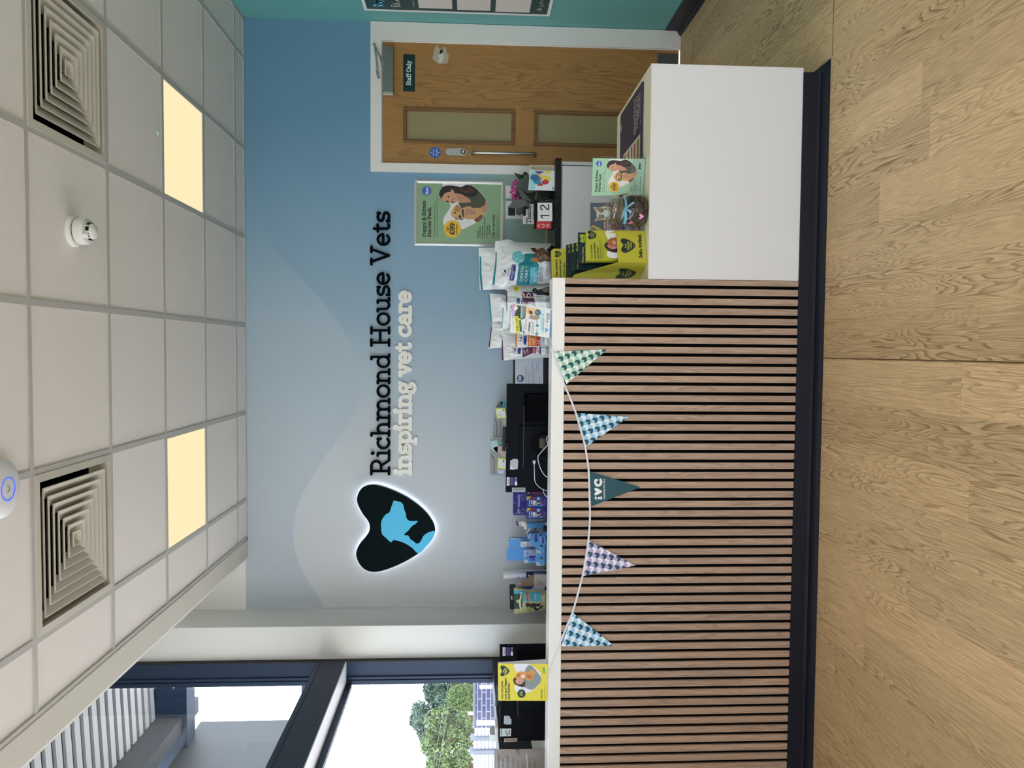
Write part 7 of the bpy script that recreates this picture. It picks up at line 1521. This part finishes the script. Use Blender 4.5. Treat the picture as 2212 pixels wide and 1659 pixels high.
tag(MB().prism([P(x, y, Y=3.655) for x, y in ((1075.8, 1570), (1070.5, 1576), (1070.3, 1597), (1075.8, 1602.5))], (0, .10, 0)).build('white_tray', C('#b9b2b4'), None), 'pale open tray behind the top edge of the monitor by the window', 'tray')
A = P(1058, 1595, X=XG - .04)
tag(MB().box(XG - .06, XG - .02, A.y - .0, A.y + .09, 1.287, P(1058, 1585, X=XG - .04).z).build('small_white_box', C('#c3c3c0'), None, .001), 'small white box on the dark window rail', 'box')

# white usb cable over the ledge
zk = lambda pts: zz(1060, 940, 11.85, pts); Yk = 3.50
cpts = smooth(zk([(1112, 740), (1120, 1000), (1132, 1180), (1200, 1290), (1300, 1370), (1400, 1410), (1500, 1440)]), 4, False)
t = thing('usb_cable', 'white cable hanging in a loop behind the ledge with its plug end up', 'cable', P(1180, 1020, Y=Yk))
cb = MB().tube([P(x, y, Y=Yk) for x, y in cpts] + [P(1190, 1063, Y=Yk)], .0017, 7)
l2 = smooth(zk([(1500, 1083), (1420, 1060), (1330, 960), (1255, 800), (1210, 620), (1225, 520), (1330, 390), (1470, 240), (1500, 180), (1500, 60), (1460, 28), (1435, 60), (1440, 140), (1480, 300), (1520, 460)]), 4, False)
cb.tube([P(x, y, Y=Yk - .02 - .0004 * i) for i, (x, y) in enumerate(l2)], .0019, 7)
l3 = smooth(zk([(1580, 35), (1530, 40), (1500, 60)]), 4, False); 
l4 = smooth(zk([(1490, 1460), (1540, 1380), (1555, 900), (1530, 400)]), 6, False)
cb.tube([P(x, y, Y=3.272) for x, y in l4], .0017, 7)
l5 = smooth(zk([(1340, 1400), (1380, 1520), (1480, 1620)]), 4, False); cb.tube([P(x, y, Y=Yk) for x, y in l5], .0017, 7)
cb.build('cable_run', mat('white_cable', '#e3e3ea', .4), t)
s_ = yplane(Yk - .003); MB().prism([s_(*q) for q in zk([(1078, 652), (1146, 652), (1146, 700), (1130, 748), (1095, 748), (1078, 700)])], (0, .006, 0)).build('plug', mat('plug_white', '#c9c9d6', .4), t)

# grey mailing bag with an address, bottom left of the upright view
t = thing('mailing_bag', 'crumpled grey mailing bag with black address lettering at the window end', 'parcel', P(1175, 1650, Y=3.42)); t.location.z = ZD
corner = [(1067.6, 1619), (1100, 1617), (1135, 1615), (1158.8, 1613.8), (1166, 1640), (1180, 1652)]
pl_ = Plane((-1.5, 3.46, ZD), (-1.2, 3.46, ZD), (-1.5, 3.50, ZD + .35))
ya = 1770
pts = [(1067.6, 1619), (1158.8, 1613.8), (px_of(1630, 3.47, ZD + .004), 1622), (px_of(1700, 3.47, ZD + .004), ya), (1064, ya), (1066, 1660)]
mb = MB(); N_ = 26; vs = []
for j in range(N_ + 1):
    for i in range(N_ + 1):
        u, v = i / N_, j / N_; x = pts[0][0] * (1 - v) + (pts[2][0]) * v; y = (1619 - 4 * v) * (1 - u) + ya * u
        bul = .035 * math.sin(math.pi * min(1, u * 1.0)) ** .6 * math.sin(math.pi * v) ** .5 + .006 * noise.noise(Vector((u * 8, v * 8, 2)))
        vs.append((x, y, bul))
fr_ = [pl_(x, y, b) for x, y, b in vs]; bk_ = [pl_(x, y, -b * .6 - .002) for x, y, b in vs]
N1 = N_ + 1
mb.add(fr_, [(j * N1 + i, j * N1 + i + 1, (j + 1) * N1 + i + 1, (j + 1) * N1 + i) for j in range(N_) for i in range(N_)], 0, True)
mb.add(bk_, [(j * N1 + i, (j + 1) * N1 + i, (j + 1) * N1 + i + 1, j * N1 + i + 1) for j in range(N_) for i in range(N_)], 0, True)
mb.build('bag_body', mat('grey_mailer', '#8c857e', .4, k=1.15, bump=(25, .35, .008)), t)
def ms(x, y, off=0):
    v = (x - pts[0][0]) / (pts[2][0] - pts[0][0]); y0 = 1619 - 4 * v; u = (y - y0) / (ya - y0); u = min(1, max(0, u)); v = min(1, max(0, v))
    bul = .035 * math.sin(math.pi * u) ** .6 * math.sin(math.pi * v) ** .5 + .006 * noise.noise(Vector((u * 8, v * 8, 2))); return pl_(x, y, bul + off)
a = Art(ms, base=.0012, sub=3)
ink = C('#23201e')
a.text('Richmond House Vet Centre', (1081, 1708), (1079, 1629), 4.6, ink, 2, 'sans'); a.text('is a trading name of', (1090, 1698), (1088, 1636), 4.6, ink, 2, 'sans'); a.text('Independent Vetcare Ltd', (1100, 1706), (1098, 1631), 4.6, ink, 2, 'sans')
for x, y1, n_ in ((1109, 1634, 0), (1119, 1639, 0), (1130, 1642, 0), (1137, 1637, 0), (1144, 1634, 0), (1156, 1638, 0)): greek(a, x, 1700, y1, 1, 1, 2.2, C('#6a625c'), 2, False)
a.poly([(1114, 1618), (1121, 1618), (1125, 1628), (1117, 1628)], C('#69615b'), 1); a.poly([(1136, 1626), (1139, 1626), (1145, 1700), (1139, 1700)], C('#a8a29b'), 1)
a.build('address_print', t)

# ------------------------------------------------------------------ outside, seen through the side window
gnd = mat('asphalt', '#b5b2ac', .9)
struct('ground', MB().box(-120, 60, -60, 140, -.3, -.06), gnd, 'pale paved yard outside', 'ground')
# canopy: slatted soffit, fascia beams
t = thing('entrance_canopy', 'slatted white canopy with dark cross beam outside the upper window', 'canopy', (-2.7, 5.0, 0))
sf = MB(); y = 2.2
while y < 6.1:
    M_ = Matrix.Translation((-2.22, y, 3.9)) @ Matrix.Rotation(math.radians(-6), 4, 'Z'); sf.box(-.95, .0, 0, .064, 0, .02, 0, M_); y += .111
sf.build('soffit_slats', mat('white_slat', '#a9abb0', .5), t)
MB().box(-3.3, XO - .0205, -3.6, 6.3, 3.935, 3.96).build('soffit_backing', mat('grey_backing', '#4f5356', .6), t)  # carried past the slats and up to the glass to block the sun
MB().box(-4.5, -2.2, 6.12, 6.30, 3.66, 4.0).box(-4.5, -2.2, 7.3, 7.42, 2.90, 3.02).build('cross_beam', slate, t)
MB().box(-3.05, -2.92, 2.0, 6.5, 3.70, 4.0).build('side_beam', mat('grey_steel_beam', '#3a4045', .5), t)
MB().box(-3.30, -3.16, 2.0, 6.55, 2.78, 3.70).build('side_panel', mat('grey_panel', '#2c3135', .5), t)
br_ = MB(); M_ = Matrix.Translation((-2.55, 6.5, 3.75)) @ Matrix.Rotation(.9, 4, 'Y'); br_.box(-.3, .3, -.02, .02, -.02, .02, 0, M_); br_.build('brace', slate, t)

def leaves(mb, c, r, n, rnd, s_, mats_n, shell=.55):
    for _ in range(n):
        while True:
            d = Vector((rnd.gauss(0, 1), rnd.gauss(0, 1), rnd.gauss(0, 1)))
            if d.length > .1: break
        d.normalize(); k = shell + (1 - shell) * rnd.random() ** .5
        q = Vector(c) + Vector((d.x * r[0], d.y * r[1], d.z * r[2])) * k
        e = (d + Vector((rnd.gauss(0, .6), rnd.gauss(0, .6), rnd.gauss(0, .6)))).normalized(); a1 = e.orthogonal().normalized(); a2 = e.cross(a1); w_ = s_ * rnd.uniform(.6, 1.3)
        an = rnd.uniform(0, 6.3); p1 = a1 * math.cos(an) + a2 * math.sin(an); p2 = e.cross(p1)
        mb.add([q - p1 * w_, q - p2 * w_ * .5, q + p1 * w_, q + p2 * w_ * .5], [(0, 1, 2, 3)], rnd.randrange(mats_n))
def leafmat(n, h):
    return [mat('%s_%d' % (n, i), hh, .7) for i, hh in enumerate(h)]
lm_a = leafmat('leaf_light', ['#6a7c4c', '#566b42', '#84945a', '#48593a']); lm_b = leafmat('leaf_dark', ['#4d6253', '#3d5247', '#5c735c', '#33463b'])
def tree(label, xt, y, D_, wpx, hpx, seed, lm, nleaf=5200, group='trees beyond the yard wall'):
    nleaf = int(nleaf * 1.5); rnd = random.Random(seed); top = P(xt, y, Y=D_); sc_ = D_ / F; Wd = wpx * sc_ / 2; Hd = hpx * sc_
    t = thing('leafy_tree', label, 'tree', (top.x, D_, -.06), group)
    tk = MB().tube([(top.x, D_, -.06), (top.x + .1, D_, max(.4, top.z - Hd)), (top.x, D_, top.z - Hd * .5)], [.22, .18, .08], 9)
    for k in range(5): tk.tube([(top.x, D_, top.z - Hd * .75), (top.x + rnd.uniform(-1, 1) * Wd * .35, D_ + rnd.uniform(-1, 1), top.z - Hd * rnd.uniform(.45, .6))], [.07, .02], 6)
    tk.build('trunk', mat('bark', '#5a4c3c', .9), t)
    mb = MB(); nb = 22
    for k in range(nb):
        an = rnd.uniform(0, 6.3); rr = math.sqrt(rnd.random()) * .68; v = rnd.uniform(.16, .86)
        env = math.sqrt(max(.05, 1 - ((v - .55) / .55) ** 2))
        c = (top.x + Wd * rr * env * math.cos(an), D_ + Wd * .8 * rr * math.sin(an), top.z - Hd * v)
        s2 = rnd.uniform(.22, .36) * Wd
        leaves(mb, c, (s2 * 1.15, s2 * 1.1, s2 * .85), nleaf // nb, rnd, .075 * D_ / 30, 4)
    mb.build('foliage', lm, t)
tree('broad pale green tree outside the side window, nearest behind the brick wall', 886, 1588, 30, 120, 150, 1, lm_a, 9000)
tree('darker tree behind the pale green one, rising above it', 868, 1560, 36, 130, 150, 2, lm_b, 7000)
tree('dark tree at the right edge of the window view, next to the frame', 896, 1490, 34, 90, 135, 3, lm_b, 5000)
tree('lower pale green tree at the far left of the window view', 912, 1665, 27, 120, 120, 4, lm_a, 6000)
# clipped hedge
rnd = random.Random(9)
for lb, xt, y, D_, wd_, hd_, sd in (('tall clipped round topped hedge behind the brick wall, lit along its top', 966, 1508, 20, 56, 70, 1), ('small clipped hedge beside the window frame', 974, 1476, 21, 34, 60, 2)):
    top = P(xt, y, Y=D_); sc_ = D_ / F; t = thing('clipped_hedge', lb, 'hedge', (top.x, D_, -.06), 'clipped hedges behind the wall')
    core = MB().lathe((top.x, D_, 0), [(wd_ * sc_ * .40, -.05), (wd_ * sc_ * .44, top.z * .4), (wd_ * sc_ * .42, top.z - hd_ * sc_ * .45), (wd_ * sc_ * .30, top.z - .25), (wd_ * sc_ * .15, top.z - .08), (.01, top.z - .05)], 24); core.build('hedge_core', mat('hedge_core', '#2f3b24', .9), t)
    lf = MB()
    for _ in range(5200):
        zq = rnd.uniform(.5, top.z); rr = wd_ * sc_ * .46 * (1 if zq < top.z - hd_ * sc_ * .5 else math.sqrt(max(.02, 1 - ((zq - (top.z - hd_ * sc_ * .5)) / (hd_ * sc_ * .5)) ** 2))); an = rnd.uniform(0, 6.3)
        q = Vector((top.x + rr * math.cos(an), D_ + rr * math.sin(an), zq)); a1 = Vector((rnd.gauss(0, 1), rnd.gauss(0, 1), rnd.gauss(0, 1))).normalized() * .05; a2 = a1.orthogonal().normalized() * .03
        lf.add([q - a1, q - a2, q + a1, q + a2], [(0, 1, 2, 3)], rnd.randrange(4))
    lf.build('foliage', lm_a, t)
# brick wall
bm = NT('grey_brick', .85); o3 = bm.xyz(bm.tc.outputs['Object']); bt = bm.n('TexBrick')
bm.set(bt, 0, bm.vec(o3[0], o3[2], 0.0)); bt.inputs['Scale'].default_value = 1; bt.inputs['Brick Width'].default_value = .225; bt.inputs['Row Height'].default_value = .075; bt.inputs['Mortar Size'].default_value = .008
bt.inputs['Color1'].default_value = rgb('#44455a'); bt.inputs['Color2'].default_value = rgb('#50516a'); bt.inputs['Mortar'].default_value = rgb('#8b8ea3'); bm.L.new(bt.outputs[0], bm.b.inputs['Base Color'])
DW = 13.0; xa, xb = P(1040, 1450, Y=DW).x, P(1040, 1574, Y=DW).x; zw = P(1022.5, 1520, Y=DW).z
t = thing('brick_wall', 'low grey brick wall across the yard', 'wall', ((xa + xb) / 2, DW, 0))
MB().box(xb, xa, DW, DW + .22, -.06, zw - .04).build('brickwork', bm.m, t); MB().box(xb, xa, DW - .02, DW + .24, zw - .04, zw).build('coping', mat('grey_coping', '#65667a', .8), t)
wpm = mat('bright_white_paint', '#b0b0b8', .6)
for lb, y0, y1, xt, gr_ in (('short white bollard in front of the brick wall, nearer the window frame', 1480, 1488, 1036, 0), ('short white bollard in front of the brick wall, at its left end', 1556, 1567, 1029, 0)):
    c_ = P(xt, (y0 + y1) / 2, Y=DW - .4); r2 = abs(P(xt, y0, Y=DW - .4).x - P(xt, y1, Y=DW - .4).x) / 2
    t = thing('bollard', lb, 'bollard', (c_.x, DW - .4, -.06), 'white bollards by the wall'); MB().lathe((c_.x, DW - .4, 0), [(r2, -.06), (r2, c_.z - .04), (r2 * 1.15, c_.z - .03), (r2 * 1.15, c_.z - .01), (r2 * .7, c_.z)], 18).build('post', wpm, t)
DF = 11.5
for k, (y0, y1, xt, lb) in enumerate(((1575, 1590, 1025, 'white slatted fence panel next to the brick wall'), (1597, 1618, 1023, 'white slatted fence panel, middle of the three'), (1630, 1668, 1022, 'white slatted fence panel at the edge of the view'))):
    A, B_ = P(1040, y1, Y=DF).x, P(1040, y0, Y=DF).x; zt_ = P(xt, (y0 + y1) / 2, Y=DF).z
    t = thing('fence_panel', lb, 'fence panel', ((A + B_) / 2, DF, -.06), 'white fence panels across the yard')
    s2 = MB(); zz_ = .02
    while zz_ < zt_: s2.box(A, B_, DF, DF + .02, zz_, min(zz_ + .052, zt_)); zz_ += .058
    s2.build('boards', wpm, t); MB().box(A, B_, DF + .021, DF + .04, -.06, zt_).build('rear_rail', mat('pale_rail', '#b9bcc6', .6), t)
    MB().box(A - .05, A, DF - .05, DF + .08, -.06, zt_ + .06).build('post', mat('grey_post', '#6f7580', .6), t)
t = thing('overhead_wires', 'thin overhead wires sloping across the sky outside', 'wires', P(780, 1560, Y=24))
ow = MB()
for (x0, y0), (x1, y1), D_ in (((822, 1480), (788, 1665), 24), ((818, 1480), (785, 1665), 24), ((803, 1480), (778, 1665), 26), ((960, 1478), (925, 1665), 22), ((966, 1478), (945, 1620), 22)):
    A, B_ = P(x0, y0, Y=D_), P(x1, y1, Y=D_); A2, B2 = A + (A - B_) * 2, B_ + (B_ - A) * 2
    ow.tube([A2.lerp(B2, k / 10) - Vector((0, 0, .12 * math.sin(math.pi * k / 10))) for k in range(11)], .004, 5)
ow.build('wire', mat('wire_grey', '#5f6a70', .6), t)
